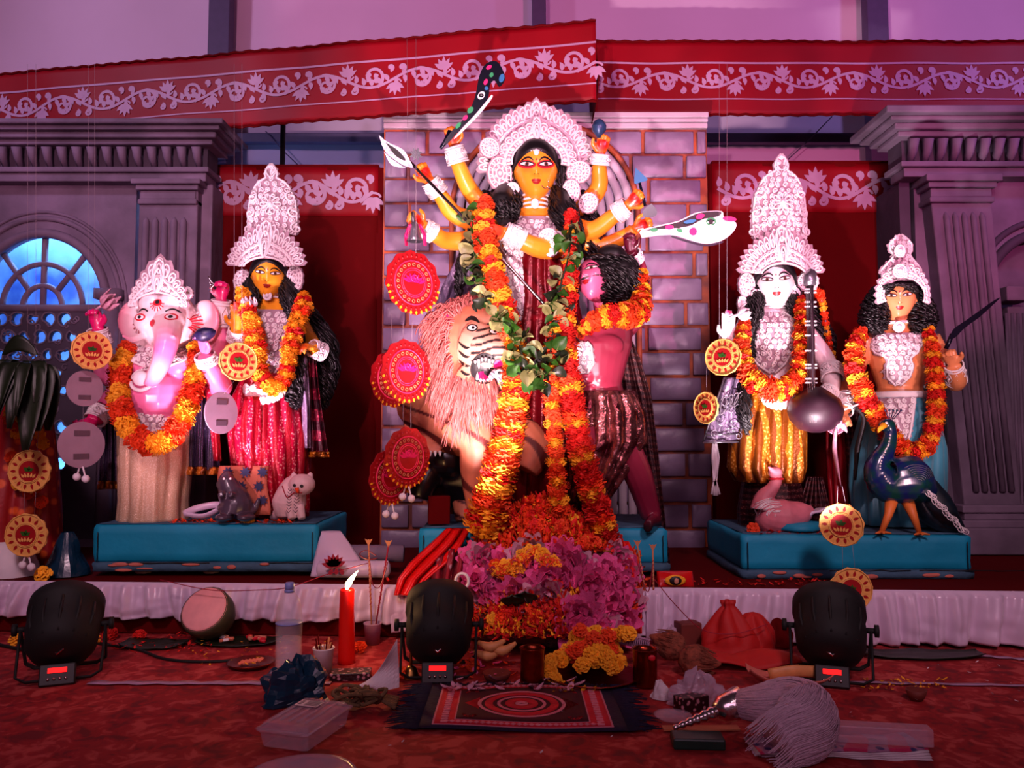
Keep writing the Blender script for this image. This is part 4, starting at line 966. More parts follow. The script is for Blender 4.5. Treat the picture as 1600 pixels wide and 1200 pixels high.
q.rings([[c+V((r*math.cos(t), r*math.sin(t), z)) for t in np.linspace(0, 2*PI, 15)[:-1]] for r, z in ((.004, .045), (.022, .035), (.036, .01), (.034, -.012), (.02, -.03), (.008, -.05))]); mat('blue_paint', (50, 80, 120), .35, .2, var=.6, sc_=30)
tag(O('conch_shell', q, M['blue_paint']), 'small dark blue conch raised by the upper right hand', 'shell')
r_ = thing('short_arrow', P(1003, 300, 3.7), 'short arrow with dark tips held upright by the right hand', 'arrow')
q = MB(); q.tube([P(998, 280, 3.7), P(1008, 322, 3.7)], .007, 8); O('shaft', q, M['blade_black'], r_)
outline_plate('upper_tip', [(993, 262), (1004, 272), (1012, 281), (1000, 285), (991, 286)], 3.69, .012, 'paint_blue', parent=r_)
outline_plate('lower_tip', [(1018, 318), (1026, 328), (1025, 337), (1012, 340), (1004, 336), (1007, 326)], 3.69, .014, 'blade_black', parent=r_)
r_ = thing('fish_headed_sword', P(1010, 360, 3.7), 'broad painted sword with an animal head and pink tongue, pointing right', 'sword')
outline_plate('blade', [(1003, 372), (1001, 360), (1030, 352), (1060, 345), (1085, 333), (1105, 330), (1128, 330), (1132, 340), (1150, 348), (1146, 362), (1128, 376), (1104, 381), (1080, 376), (1055, 368), (1030, 368)], 3.70, .016, 'paint_white', parent=r_)
outline_plate('black_back', [(1006, 361), (1030, 354), (1060, 347), (1086, 335), (1105, 331), (1126, 331), (1122, 338), (1100, 342), (1080, 352), (1060, 356), (1030, 358)], 3.684, .003, 'ink', parent=r_)
outline_plate('lower_edge', [(1050, 368), (1080, 377), (1104, 382), (1128, 377), (1128, 380), (1104, 385), (1078, 380), (1050, 371)], 3.70, .016, 'blade_black', parent=r_)
spots_on(r_, 3.682, [(1111, 346, 8, 6.5, 'paint_green', 0), (1111, 346, 6, 5, 'paint_white', 0)])
spots_on(r_, 3.677, [(1111, 346, 3.6, 3.4, 'ink', 0), (1140, 342, 11, 4, 'paint_pink', .1), (1094, 338, 7, 4, 'paint_pink', -.3), (1083, 362, 6, 6, 'paint_pink', .5), (1046, 355, 7, 3.5, 'paint_pink', 0), (1078, 346, 10, 3, 'paint_blue', -.2), (1022, 359, 6, 3, 'paint_green', 0), (1062, 360, 5, 3, 'paint_green', .4)])
# ================================================================ DEMON
mat('demon_cloth', (0, 0, 0), .5)
A8 = thing('demon_statue', P(960, 825, 3.8), 'dark pink bare chested demon statue with black hair, leaning at the right of the goddess', 'statue')
Ya = 3.74; mb = MB(); dh = P(930, 438, Ya); DR = frame(-.75, -.35, -.25)
head(mb, dh, .235, DR, nose=1.3, wx=.37)
mb.tube([P(945, 460, Ya+.02), P(948, 490, Ya+.05), P(945, 515, Ya+.05)], [.06, .06, .1], 14)
torso(mb, [(498, 945, 30, .07, .06), (515, 938, 50, .11, .05), (540, 935, 52, .14, .03), (570, 932, 46, .13, .02), (600, 932, 38, .12, .02), (630, 940, 40, .12, .03), (680, 950, 46, .13, .04)], Ya)
for x in (912, 948): mb.ell(P(x, 540, Ya-.075), (.08, .035, .055))
for x, y in ((918, 590), (938, 592), (922, 612), (940, 614)): mb.ell(P(x, y, Ya-.085), (.034, .02, .032))
arm(mb, [P(968, 520, Ya+.06), P(1002, 480, Ya+.1), P(996, 420, Ya+.06), P(984, 392, Ya)], [.06, .05, .045, .035]); 
hand(mb, P(984, 394, Ya), V((0, 0, 1)), V((-.3, -1, 0)), .14, 1.25, 1)
arm(mb, [P(903, 520, Ya+.08), P(885, 560, Ya+.14), P(880, 610, Ya+.12)], [.06, .05, .04])
arm(mb, [P(965, 660, Ya), P(978, 700, Ya-.04), P(998, 745, Ya-.02), P(1018, 808, Ya)], [.09, .072, .066, .048])
mb.tube([P(1018, 808, Ya+.02), P(1022, 818, Ya-.03), P(1012, 822, Ya-.14)], [.05, .05, .03], 12, flat=.7)
arm(mb, [P(930, 660, Ya), P(912, 700, Ya-.10), P(922, 760, Ya-.06), P(930, 805, Ya-.04)], [.085, .08, .06, .045])
mb.tube([P(930, 808, Ya-.04), P(915, 818, Ya-.10), P(905, 820, Ya-.17)], [.045, .04, .025], 12)
bd = remesh(mb, .0055, 3); o = O('body', bd, M['flesh'], A8); 
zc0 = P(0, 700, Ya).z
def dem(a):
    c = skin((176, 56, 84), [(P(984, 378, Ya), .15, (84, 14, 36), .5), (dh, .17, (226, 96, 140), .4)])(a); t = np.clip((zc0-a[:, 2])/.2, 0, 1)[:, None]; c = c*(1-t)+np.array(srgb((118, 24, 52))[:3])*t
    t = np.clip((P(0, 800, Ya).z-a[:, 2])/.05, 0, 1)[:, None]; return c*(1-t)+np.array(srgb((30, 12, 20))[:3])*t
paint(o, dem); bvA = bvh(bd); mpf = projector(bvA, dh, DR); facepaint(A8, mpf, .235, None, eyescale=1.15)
q = MB(); band(q, mpf, lambda t: ((t-.5)*.12, -.032-.006*math.sin(PI*t)), lambda t: ((t-.5)*.13, -.046+.02*abs(2*t-1)), 10, 3, .004); O('moustache', q, M['ink'], A8)
q = MB(); hairlock(q, [P(945, 405, Ya), P(968, 425, Ya-.02), P(975, 460, Ya-.04), P(968, 482, Ya-.05)], [.06, .11, .105, .05], 150, .016, 5, .005, 8)
hairlock(q, [P(935, 402, Ya-.02), P(958, 402, Ya-.03), P(980, 430, Ya+.0)], [.05, .08, .06], 60, .016, 5, .005, 9); O('hair', q, M['black_hair'], A8)
q = MB(); skirt_body(q, [(612, 945, 46, .14, .06), (645, 950, 54, .165, .12), (690, 950, 56, .17, .16), (735, 932, 46, .16, .2), (785, 915, 28, .11, .3)], Ya, 13, n=130, seed=8); o = O('waist_cloth', q, M['maroon_silk'], A8); o['label'] = 'shiny brown brocade waist cloth'
q = MB(); drape(q, [(520, 968, 982), (560, 960, 1000), (620, 962, 1018), (700, 980, 1028), (780, 1005, 1036), (840, 1022, 1042), (900, 1040, 1050)], Ya+.12, 3, .014, nu=40)
o = O('shawl', q, M['brown_veil'], A8, solid=.004); o['label'] = 'dark brown ribbed shawl with a beaded edge'
q = MB(); pts = cr([P(975, 530, Ya+.05), P(967, 570, Ya+.03), P(958, 600, Ya), P(962, 625, Ya)], 8)
for p in pts: q.ell(p, .0065, None, 6, 4)
O('bead_edge', q, M['shola'], A8); 
mpA = projector(bvA, P(912, 555, Ya-.1), frame(.2)); shaped(A8, lambda u, v, d: mpA(u, v, d+.003), [(-.085, .015), (-.04, .04), (.0, .035), (.04, .03), (.06, .01)], 'chest_ornament', step=.022)
cuff(A8, P(990, 408, Ya+.03), P(985, 396, Ya), .05, .046)
# ================================================================ LION
mat('fur', (214, 118, 110), .7, var=.3, sc_=30)
Ln = thing('lion_statue', P(700, 825, 3.75), 'roaring tan lion statue with pink mane and dark stripes, left of the goddess', 'statue')
Yl = 3.72; mb = MB()
mb.tube(cr([P(655, 612, Yl+.2), P(690, 640, Yl+.16), P(725, 660, Yl+.06), P(752, 610, Yl)], 5), lin([.12, .165, .17, .14], 5), 18)
mb.ell(P(740, 530, Yl-.04), (.16, .15, .17)); mb.ell(P(733, 585, Yl-.02), (.13, .13, .16))
mb.tube(cr([P(740, 538, Yl-.12), P(770, 548, Yl-.18), P(797, 556, Yl-.20)], 4), lin([.12, .095, .072], 4), 16)      # upper jaw / muzzle
mb.tube(cr([P(735, 580, Yl-.12), P(752, 603, Yl-.16), P(772, 604, Yl-.18)], 4), lin([.085, .06, .035], 4), 14)     # lower jaw
mb.ell(P(799, 541, Yl-.22), (.035, .03, .028))
mb.ell(P(765, 524, Yl-.18), (.05, .03, .028))
for x, y, yy in ((698, 500, 0), (745, 480, .05)): mb.ell(P(x, y, Yl-.10+yy), (.048, .035, .065), roty(-.5))
arm(mb, [P(655, 605, Yl+.2), P(648, 640, Yl+.12), P(672, 665, Yl+.1), P(668, 690, Yl+.05)], [.1, .085, .055, .04])
for k in range(4): mb.tube([P(664+k*7, 684, Yl+.04), P(664+k*7, 700, Yl-.01), P(664+k*7.5, 707, Yl-.03)], [.016, .017, .009], 8)
arm(mb, [P(720, 655, Yl-.06), P(748, 690, Yl-.1), P(745, 740, Yl-.08), P(750, 800, Yl-.1)], [.12, .10, .075, .055])
mb.ell(P(752, 812, Yl-.14), (.08, .1, .035))
arm(mb, [P(770, 640, Yl), P(815, 675, Yl-.06), P(836, 705, Yl-.1), P(822, 735, Yl-.12)], [.1, .085, .075, .06])
arm(mb, [P(690, 640, Yl+.2), P(700, 700, Yl+.2), P(725, 770, Yl+.2), P(728, 815, Yl+.16)], [.13, .11, .07, .05])
bd = remesh(mb, .007, 3); o = O('body', bd, M['painted'], Ln)
def lionp(a):
    n_ = len(a); c = np.tile(np.array(srgb((204, 118, 86))[:3]), (n_, 1)); s_ = np.sin(a[:, 0]*30+a[:, 2]*48+3*np.sin(a[:, 2]*13))
    t = np.clip((s_-.72)/.1, 0, 1); low = a[:, 2] < P(0, 625, Yl).z; t = (t*low)[:, None]; c = c*(1-t)+np.array(srgb((90, 24, 20))[:3])*t
    mz = a[:, 0]*0+np.linalg.norm(a-np.array(P(785, 548, Yl-.2)), axis=1); st_ = np.sin((a[:, 2]-P(0, 548, Yl).z)*190+np.sin(a[:, 0]*28)*2.2)
    cream = np.clip((.22-mz)/.08, 0, 1)[:, None]; c = c*(1-cream)+np.array(srgb((222, 168, 142))[:3])*cream
    t = (np.clip((st_-.25)/.2, 0, 1)*(mz < .145)*(a[:, 2] > P(0, 572, Yl).z))[:, None]; return c*(1-t)+np.array(srgb((26, 8, 14))[:3])*t
paint(o, lionp); bvL = bvh(bd)
lc = P(760, 545, Yl-.2); mpL = projector(bvL, lc, frame()); LP = lambda px, py: ((px-760)*K*.96, (545-py)*K*.96)
q = MB(); x, y = LP(757, 576); disc(q, mpL, x, y, .062, .066, .004, 20); o = O('mouth', q, M['ink'], Ln)
t_ = MB(); x, y = LP(757, 586); disc(t_, mpL, x, y, .036, .022, .010, 14); x, y = LP(778, 574); disc(t_, mpL, x, y, .02, .03, .012, 10); O('tongue', t_, M['paint_pink'], o)
q = MB()
for k in range(6): x, y = LP(744+k*5.2, 560+abs(k-2.5)*1.6); L_ = .04 if k in (1, 4) else .014; q.tube([mpL(x, y, .008), mpL(x, y-L_*.5, .016), mpL(x, y-L_, .016)], [.007, .006, .001], 6)
for k in range(5): x, y = LP(747+k*5, 595-abs(k-2)*1.6); L_ = .036 if k in (0, 4) else .012; q.tube([mpL(x, y, .008), mpL(x, y+L_*.5, .016), mpL(x, y+L_, .016)], [.007, .006, .001], 6)
O('teeth', q, M['eyewhite'], o)
q = MB(); k2 = MB(); k3 = MB()
for ex, ey, w_ in ((739, 514, .019), (772, 520, .018)):
    x, y = LP(ex, ey); disc(k2, mpL, x, y, w_*1.35, w_*.95, .002, 14); disc(q, mpL, x, y, w_, w_*.6, .004, 14); disc(k3, mpL, x+.004, y, w_*.38, w_*.42, .006, 8)
    stroke(k2, mpL, [(x-w_*1.8+w_*3.4*t, y+.035+.02*math.sin(PI*t)-.01*t) for t in np.linspace(0, 1, 8)], [.003+.008*math.sin(PI*t) for t in np.linspace(0, 1, 8)], .003)
for j in range(5): x, y = LP(722, 535+j*13); stroke(k2, mpL, [(x-.01+.05*t, y-.03*math.sin(PI*t*.6)) for t in np.linspace(0, 1, 6)], [.006*math.sin(PI*(.1+.8*t)) for t in np.linspace(0, 1, 6)], .002)
O('eye', q, M['eyewhite'], Ln); O('black_markings', k2, M['ink'], Ln)['kind'] = 'stuff'; O('eye_pupil', k3, M['ink'], Ln)
q = MB(); q.ell(P(799, 541, Yl-.235), (.038, .025, .024)); O('nose', q, M['ink'], Ln)
q = MB(); q.ell(P(697, 499, Yl-.135), (.022, .008, .040), roty(-.4)); O('ear_lining', q, M['paint_pink'], Ln)
q = MB(); rg = random.Random(4)
def tuft(q, c, dr, L_, r):
    r *= .8
    e = V((rg.uniform(-1, 1), rg.uniform(-1, 1), rg.uniform(-1, .4)))*.35; p1 = c+dr*L_*.45+e*L_*.35; p2=p1+(dr*.5+e-V((0, 0, .9)))*L_*.4; q.tube([c, p1, p2, p2+(e*.6-V((0, 0, .8)))*L_*.35], [r, r*.8, r*.5, r*.1], 3, cap=False)
for k in range(2600):
    a = rg.uniform(0, 2*PI); z_ = rg.uniform(-.9, 1); u = V((math.cos(a)*math.sqrt(1-z_*z_), math.sin(a)*math.sqrt(1-z_*z_), z_)); fv = V((.75, -.62, -.12)).normalized()
    if u.dot(fv) > .05: continue
    c = P(738, 530, Yl-.04)+V((u.x*.165, u.y*.155, u.z*.175)); h = bvL.find_nearest(c); dr = (u-fv*.5+V((0, 0, -.45 if u.z < .5 else .1))).normalized()
    if h[0] is not None: tuft(q, h[0]-dr*.01, dr, rg.uniform(.05, .12), rg.uniform(.005, .008))
for k in range(4200):
    t = rg.random(); 
    if t < .62:    # collar round the face and down the chest
        a = rg.uniform(1.6, 5.6); rr = rg.uniform(.10, .17)
        c = P(733, 545, Yl)+V((math.cos(a)*rr*1.15, rg.uniform(-.12, .1), math.sin(a)*rr*1.35)); dr = V((math.cos(a), -.25, math.sin(a)*.9-.3)).normalized()
    else:
        c = P(rg.uniform(700, 775), rg.uniform(590, 640), 0+Yl+rg.uniform(-.2, .0)); dr = V((rg.uniform(-.3, .3), -.5, -1)).normalized()
    h = bvL.find_nearest(c)
    if h[0] is not None: tuft(q, h[0]-dr*.01, dr, rg.uniform(.06, .13), rg.uniform(.004, .007))
for k in range(900):
    c = P(rg.uniform(700, 765), rg.uniform(470, 500), Yl+rg.uniform(-.08, .06)); dr = V((rg.uniform(-.6, .5), -.3, .8)).normalized(); h = bvL.find_nearest(c)
    if h[0] is not None: tuft(q, h[0]-dr*.01, dr, rg.uniform(.06, .11), .006)
tag(O('mane', q, M['fur'], Ln), 'shaggy pink mane')
bpy.data.objects['mane']['kind'] = 'stuff'
q = MB()
for k in range(4): q.tube([P(665+k*7.5, 706, Yl-.03), P(665+k*7.5, 713, Yl-.05)], [.009, .002], 6)
O('claws', q, M['eyewhite'], Ln)
# serpent below the mouth
r_ = thing('serpent', P(785, 590, 3.5), 'striped serpent head with a round eye below the jaws of the lion', 'serpent')
q = MB(); q.tube(cr([P(764, 592, 3.5), P(774, 584, 3.46), P(786, 590, 3.46), P(796, 615, 3.5), P(800, 650, 3.55)], 5), lin([.008, .020, .032, .028, .022], 5), 14); o = O('serpent_body', q, M['painted'], r_)
paint(o, lambda a: np.where((np.sin((a[:, 0]+a[:, 2])*260) > .3)[:, None], np.array(srgb((30, 20, 60))[:3]), np.array(srgb((225, 215, 220))[:3])))
q = MB(); q.ell(P(780, 583, 3.432), (.018, .008, .018)); O('eye', q, M['eyewhite'], r_)
q = MB(); q.ell(P(780, 583, 3.423), (.008, .004, .008)); O('eye_pupil', q, M['ink'], r_)
# black buffalo
mat('buffalo_black', (24, 16, 22), .3, var=.4, coat=.3)
mb = MB(); Yq = 3.98
mb.tube(cr([P(655, 745, Yq), P(700, 735, Yq), P(760, 745, Yq), P(810, 760, Yq)], 5), lin([.10, .17, .19, .14], 5), 16)
mb.ell(P(700, 715, Yq-.1), (.13, .15, .11)); mb.tube(cr([P(680, 720, Yq-.1), P(662, 750, Yq-.16), P(655, 780, Yq-.18)], 4), lin([.1, .075, .055], 4), 14)
for x in (690, 730, 790): mb.tube([P(x, 770, Yq), P(x-4, 822, Yq)], [.07, .04], 10)
for sx in (-1, 1): mb.tube(cr([P(690+sx*12, 700, Yq-.1), P(690+sx*32, 692, Yq-.12), P(690+sx*38, 672, Yq-.12)], 4), lin([.025, .02, .005], 4), 8)
tag(O('buffalo', remesh(mb, .010, 3), M['buffalo_black']), 'black buffalo figure crouching under the lion', 'buffalo')
# ================================================================ PEDESTALS
def block(name, xl, xr, ytop, ybot, Y0, Y1, label, lip=True):
    a = P(xl, ytop, Y0); b_ = P(xr, ytop, Y0); zt_ = a.z; z0 = P(xl, ybot, Y0).z; r_ = thing(name, ((a.x+b_.x)/2, (Y0+Y1)/2, z0), label, 'pedestal')
    q = MB(); nx, nz = 40, 6; W = b_.x-a.x; h = zt_-z0
    def wob(x, y, z): return .006*noise.noise(V((x*6, y*6, z*6)))+.003*noise.noise(V((x*22, y*20, z*22)))
    n = 16; rings = []; per = []
    nx, ny = 36, 14
    for i in range(nx): per.append((a.x+W*i/nx, Y0, 0, -1))
    for i in range(ny): per.append((b_.x, Y0+(Y1-Y0)*i/ny, 1, 0))
    for i in range(nx): per.append((b_.x-W*i/nx, Y1, 0, 1))
    for i in range(ny): per.append((a.x, Y1-(Y1-Y0)*i/ny, -1, 0))
    for k, t in enumerate((.2, .24, .4, .6, .8, .94, 1)):
        inn = .012 if k in (0, 6) else 0
        rings.append([V((x-nx_*inn+wob(x, y, t), y-ny_*inn-abs(ny_)*wob(x+3, y, t), z0+h*t+(.004*noise.noise(V((x*9, y*9, 5))) if k in (0, 6) else 0))) for x, y, nx_, ny_ in per])
    q.rings(rings); O('painted_block', q, M['teal'], r_); q = MB(); q.grid(lambda u, v: V((a.x+.014+(W-.028)*u, Y0+.012+(Y1-Y0-.024)*v, zt_+.0035+.003*noise.noise(V((u*9, v*6, 2))))), 20, 8); O('dusty_top', q, M['teal_dark'], r_, solid=.003)
    q = MB(); q.rings([[V((x+nx_*(.006+o)+wob(x*2, y, t)*1.5, y+ny_*(.006+o)-abs(ny_)*wob(x*2, y+2, t), z0+h*t)) for x, y, nx_, ny_ in per] for t, o in ((0, 0), (.08, .006), (.17, .004), (.2, -.01))]); O('worn_foot', q, M['teal_dark'], r_)
    q = MB()
    for k in range(9):
        x = a.x+W*(.06+.9*random.random()); q.ell((x, Y0-.012, z0+h*rnd(.03, .17)), (rnd(.02, .05), .006, rnd(.005, .011)), None, 10, 6)
    O('chipped_plaster', q, M['plaster_chip'], r_)['kind'] = 'stuff'
    q = MB()
    for k in range(3):
        x = a.x+W*rnd(.1, .9); z = z0+h*.19; pts = [V((x+i*.045, Y0-.012, z+.006*noise.noise(V((i*1.3, k, 2))))) for i in range(9)]; q.tube(pts, .0022, 4)
    for x, s_ in ((a.x+.02, 1), (b_.x-.02, -1)): q.tube([V((x+s_*.006*noise.noise(V((i, x, 1))), Y0-.011, z0+h*(.22+.09*i))) for i in range(8)], .002, 4)
    O('crack', q, M['ink'], r_)['kind'] = 'stuff'
    return zt_
block('pedestal', 148, 496, 820, 893, 3.66, 4.3, 'turquoise pedestal block at the left, carrying the elephant headed statue')
block('pedestal', 1160, 1516, 836, 904, 3.60, 4.25, 'turquoise pedestal block at the right, carrying the peacock and the swan')
block('pedestal', 655, 1042, 826, 893, 3.66, 4.3, 'turquoise pedestal block at the centre, mostly hidden by the flower mound')
mat('plaster_white', (206, 186, 190), .7, var=.2)
def footlump(px, py, kind, lab):
    c = P(px, py, 3.64); q = MB()
    if kind == 0: q.lathe([(.012, .05), (.03, .045), (.045, .025), (.04, .008), (.03, .0)], (c.x, 3.72, .222), 12, wob=lambda u, z: 1+.12*math.sin(u*40))
    else: q.tube([(c.x+.045*math.cos(t), 3.72+.02*math.sin(t), .245+.028*math.sin(t)) for t in np.linspace(0, PI, 9)], .016, 8)
    tag(O('plaster_lump', q, M['plaster_white']), lab, 'prop')
footlump(212, 900, 0, 'white lump propping the left pedestal, first from the left'); footlump(320, 900, 0, 'white lump propping the left pedestal, second from the left'); footlump(436, 900, 1, 'patterned ring shaped prop under the right end of the left pedestal')
footlump(1215, 910, 1, 'white arched prop under the left end of the right pedestal')
# ================================================================ GARLANDS OF THE CENTRE
Yg = 3.56
OY = (('orange', 3), ('yellow', 2)); OR = (('orange', 2), ('yellow', 1), ('red', 1), ('yellow', 1))
garland('thick marigold garland over the left shoulder of the central goddess, down to the lion', [(757, 318, Yg+.1), (757, 370, Yg), (772, 430, Yg-.06), (788, 490, Yg-.1), (806, 540, Yg-.12), (818, 572, Yg-.12)], [15, 18, 18, 19, 16, 9], (('orange', 3), ('yellow', 2), ('red', 1), ('yellow', 1)), k=3)
garland('wide double marigold garland hanging from the lion jaw to the flower mound', [(806, 560, 3.40), (804, 620, 3.40), (792, 690, 3.40), (776, 750, 3.40), (756, 822, 3.42)], [18, 22, 23, 25, 27], (('yellow', 2), ('orange', 2), ('yellow', 1), ('red', 1)), k=4)
garland('long marigold garland from the right shoulder of the central goddess down past the demon', [(893, 335, Yg+.06), (893, 380, Yg), (888, 450, Yg-.08), (880, 520, Yg-.14), (888, 590, Yg-.16), (900, 660, Yg-.16), (912, 720, Yg-.16), (932, 790, Yg-.14), (952, 850, Yg-.1)], [11, 12, 14, 18, 19, 18, 19, 20, 19], (('red', 3), ('orange', 1), ('yellow', 1)), k=3)
garland('narrow marigold garland beside the long right one, ending in the flower mound', [(872, 500, Yg-.16), (860, 560, Yg-.18), (862, 620, Yg-.18), (868, 700, Yg-.18), (872, 770, Yg-.18), (876, 800, Yg-.16)], [9, 12, 12, 12, 13, 11], (('orange', 2), ('yellow', 1)), k=2, step=8.5)
garland('marigold garland round the neck of the demon', [(903, 522, 3.6), (925, 505, 3.5), (950, 495, 3.44), (978, 492, 3.45), (1000, 486, 3.52), (1002, 455, 3.62), (1004, 425, 3.66)], [9, 13, 17, 19, 18, 14, 9], (('orange', 2), ('yellow', 1), ('red', 1), ('yellow', 1)), k=3)
def leafgarland(label, px, hw, n, seed=1):
    rg = random.Random(seed); pts = cr([P(*p) for p in px], 12); r_ = thing('leaf_garland', pts[0], label, 'garland'); q = MB(); q.tube(pts, .0045, 5); O('vine', q, M['leaf_dark'], r_)
    for k in range(n):
        p = pts[int(k/n*(len(pts)-1))]+V((rg.uniform(-1, 1), rg.uniform(-.7, .2), rg.uniform(-.5, .5)))*hw*K; d = V((rg.uniform(-1, 1), rg.uniform(-.7, .1), rg.uniform(-1, .5))).normalized()
        e = d.to_track_quat('Z', 'Y').to_matrix()@rotz(rg.uniform(0, 6)); link('leaf', leafm[rg.choice((0, 0, 1, 2, 2))], p, r_, e.to_euler(), rg.uniform(.8, 1.5))
leafm = []
for mn in ('leaf_green', 'leaf_dark', 'leaf_pale'):
    q = MB(); q.grid(lambda u, v: ((u-.5)*.028*math.sin(PI*min(1, v*.93+.05))**.8*1.6, .010*abs(2*u-1)+.012*math.sin(v*3), v*.052), 4, 6); leafm.append(mesh_of('leaf', q, M[mn], True))
leafgarland('vine of green leaves looping over the chest and waist of the central goddess, left side', [(735, 330, Yg+.08), (742, 390, Yg), (746, 440, Yg-.06), (770, 486, Yg-.12), (802, 512, Yg-.18), (818, 560, Yg-.24), (842, 600, Yg-.25)], 10, 110, 3)
leafgarland('vine of green leaves up the right side of the central goddess', [(842, 600, Yg-.25), (858, 560, Yg-.22), (866, 500, Yg-.17), (872, 460, Yg-.12), (888, 400, Yg-.07), (893, 345, Yg)], 9, 70, 5)
# ================================================================ LAKSHMI (pink sari)
sparkle('pink_brocade', (196, 14, 60), (240, 150, 150), 75, .28, .35, c3=(150, 8, 30), wave=(6, 2, 'X'))
sparkle('gold_brocade', (196, 112, 24), (250, 190, 96), 70, .28, .45, c3=(120, 60, 14), wave=(5, 5, 'X'))
sparkle('beige_silk', (226, 188, 152), (245, 222, 196), 160, .3, .25)
sparkle('striped_veil', (72, 56, 88), (150, 120, 160), 200, .35, .4, c3=(30, 16, 34), wave=(26, .3, 'X'))
sparkle('magenta_veil', (120, 8, 44), (200, 60, 90), 60, .4, .2, c3=(60, 4, 22), wave=(3, 4, 'Z'))
sparkle('red_blue_pattern', (200, 120, 90), (40, 50, 100), 13, .7, 0)
mat('teal_cloth', (64, 150, 170), .45, var=.25, sc_=5, sheen=.3, bump=.1); mat('navy_shawl', (20, 14, 26), .4, .2)
def necklace_rings(root, px, ys, Y, r, rad=.006):
    q = MB()
    for z in ys: q.tube([P(px, z, Y)+V((r*math.cos(t), r*math.sin(t), 0)) for t in np.linspace(0, 2*PI, 19)[:-1]], rad, 6, closed=True)
    O('choker', q, M['shola'], root)
def statue(label, base, hd, s, R, Y, skn, tor, neck, arms, facek, cat='statue', name='statue', spotsx=(), L=.13, voxel=.0055, extra=None, wx=.36):
    root = thing(name, P(*base), label, cat); mb = MB(); tm = MB(); hc = P(hd[0], hd[1], Y-.02); head(mb, hc, s, R, nose=.7, wx=wx)
    mb.tube([P(neck[0], neck[1]-12, Y+.02), P(neck[0], neck[1], Y+.02), P(neck[0], neck[1]+16, Y+.03)], [neck[2], neck[2], neck[2]*1.5], 12)
    for m_ in (mb, tm): torso(m_, tor, Y)
    tips = []
    for pts, rr, hp, curl, side, nrm in arms:
        w3 = [P(*p) for p in pts]; arm(mb, w3, rr); tip = P(*hp); hand(mb, w3[-1], tip-w3[-1], nrm, L, curl, side); tips.append((w3, tip))
    if extra: extra(mb, tm)
    bd = remesh(mb, voxel, 3); o = O('body', bd, M['flesh'], root); bv = bvh(bd); mpf = projector(bv, hc, R)
    paint(o, skin(skn, [(spx(tips, hc) if callable(spx) else spx) for spx in spotsx])); facepaint(root, mpf, s, **facek)
    return root, hc, tips, bv, bvh(tm), mpf
Y2 = 3.98
tor = [(468, 425, 22, .05, .04), (480, 424, 44, .08, .04), (500, 424, 48, .11, .02), (530, 424, 42, .12, .0), (560, 424, 34, .10, .02), (590, 424, 40, .12, .02), (640, 424, 40, .12, .02)]
LK, hc, tips, bv, bt, mpf = statue('golden faced goddess statue in a sparkling pink sari with tall white crown', (425, 805, Y2), (420, 433), .235, frame(.22, .05, .05), Y2, (250, 168, 40), tor, (422, 466, .05),
    [([(390, 486, Y2+.04), (372, 545, Y2), (368, 530, Y2-.08), (370, 515, Y2-.12)], [.05, .045, .035, .03], (371, 478, Y2-.14), .15, -1, (0, -1, 0)),
     ([(458, 488, Y2+.04), (486, 535, Y2+.02), (498, 552, Y2-.04), (492, 546, Y2-.1)], [.05, .042, .038, .03], (468, 538, Y2-.2), .7, 1, (-.3, -.3, -1))], dict(shadow=None, look=0),
    spotsx=[lambda t, h: (t[0][1]+V((0, -.03, -.01)), .05, (228, 20, 24), .5), lambda t, h: (t[1][1], .06, (220, 90, 30), .5)], L=.15)
q = MB(); haircap(q, hc, .235, frame(.22, .05, .05))
hairlock(q, [P(395, 430, Y2), P(392, 460, Y2-.06), P(398, 478, Y2-.08)], [.035, .05, .02], 40, .008, 5, .0045, 11)
hairlock(q, [P(448, 430, Y2), P(455, 470, Y2-.06), P(460, 500, Y2-.08)], [.035, .05, .02], 46, .008, 5, .0045, 12)
hairlock(q, [P(465, 470, Y2+.08), P(500, 530, Y2+.1), P(508, 590, Y2+.1), P(505, 640, Y2+.1)], [.05, .075, .06, .01], 70, .014, 6, .005, 13)
hairlock(q, [P(462, 500, Y2-.05), P(462, 560, Y2-.1), P(458, 610, Y2-.12), P(462, 640, Y2-.1)], [.02, .045, .045, .01], 50, .012, 6, .005, 14); O('hair', q, M['black_hair'], LK)
def tallcrown(root, cx, cyb, Y, W, H, wi, hi, tip, teeth, tall, tw, step=.032):
    c0 = P(cx, cyb, Y)
    fan(root, lambda u, v, d: c0+V((u, .9*u*u-.12+.15*v-d, v)), W, H, wi, hi, tip, teeth, 'crown_tiara', a0=.10, rr=.0028, tooth=.08)
    c1 = P(cx+tall[0], tall[1], Y); H2 = P(0, tall[2], Y).z-c1.z
    prof = [(H2*a, tw*b) for a, b in ((0, .95), (.12, 1.0), (.3, 1.0), (.5, .93), (.68, .72), (.76, .5), (.80, .22), (.86, .26), (.93, .2), (1, .02))]
    shaped(root, lambda u, v, d: c1+V((u, 2.6*u*u-.08-d, v)), prof, 'crown_spire', step=step, scal=.010)
    q = MB(); mp = lambda u, v, d: c1+V((u, 2.6*u*u-.08-d, v))
    for sg in (-1, 1):
        for k in range(3): x = sg*tw*(.98-.1*k); curl2(q, mp, x, H2*(.10+.22*k), tw*.24, PI/2, sg, .006, .016, 1.1)
    for t in np.linspace(0, 2*PI, 11)[:-1]: loop2(q, mp, .012*math.cos(t), H2*.42+.012*math.sin(t), t, .04, .012, .004, .016)
    q.ell(mp(0, H2*.42, .018), .012); loop2(q, mp, 0, H2*.80, PI/2, H2*.17, .03, .004, .014); O('crown_scrolls', q, M['shola'], root)['kind'] = 'stuff'
tallcrown(LK, 424, 427, Y2, .19, .205, .10, .05, .05, 17, (6, 372, 265), .125)
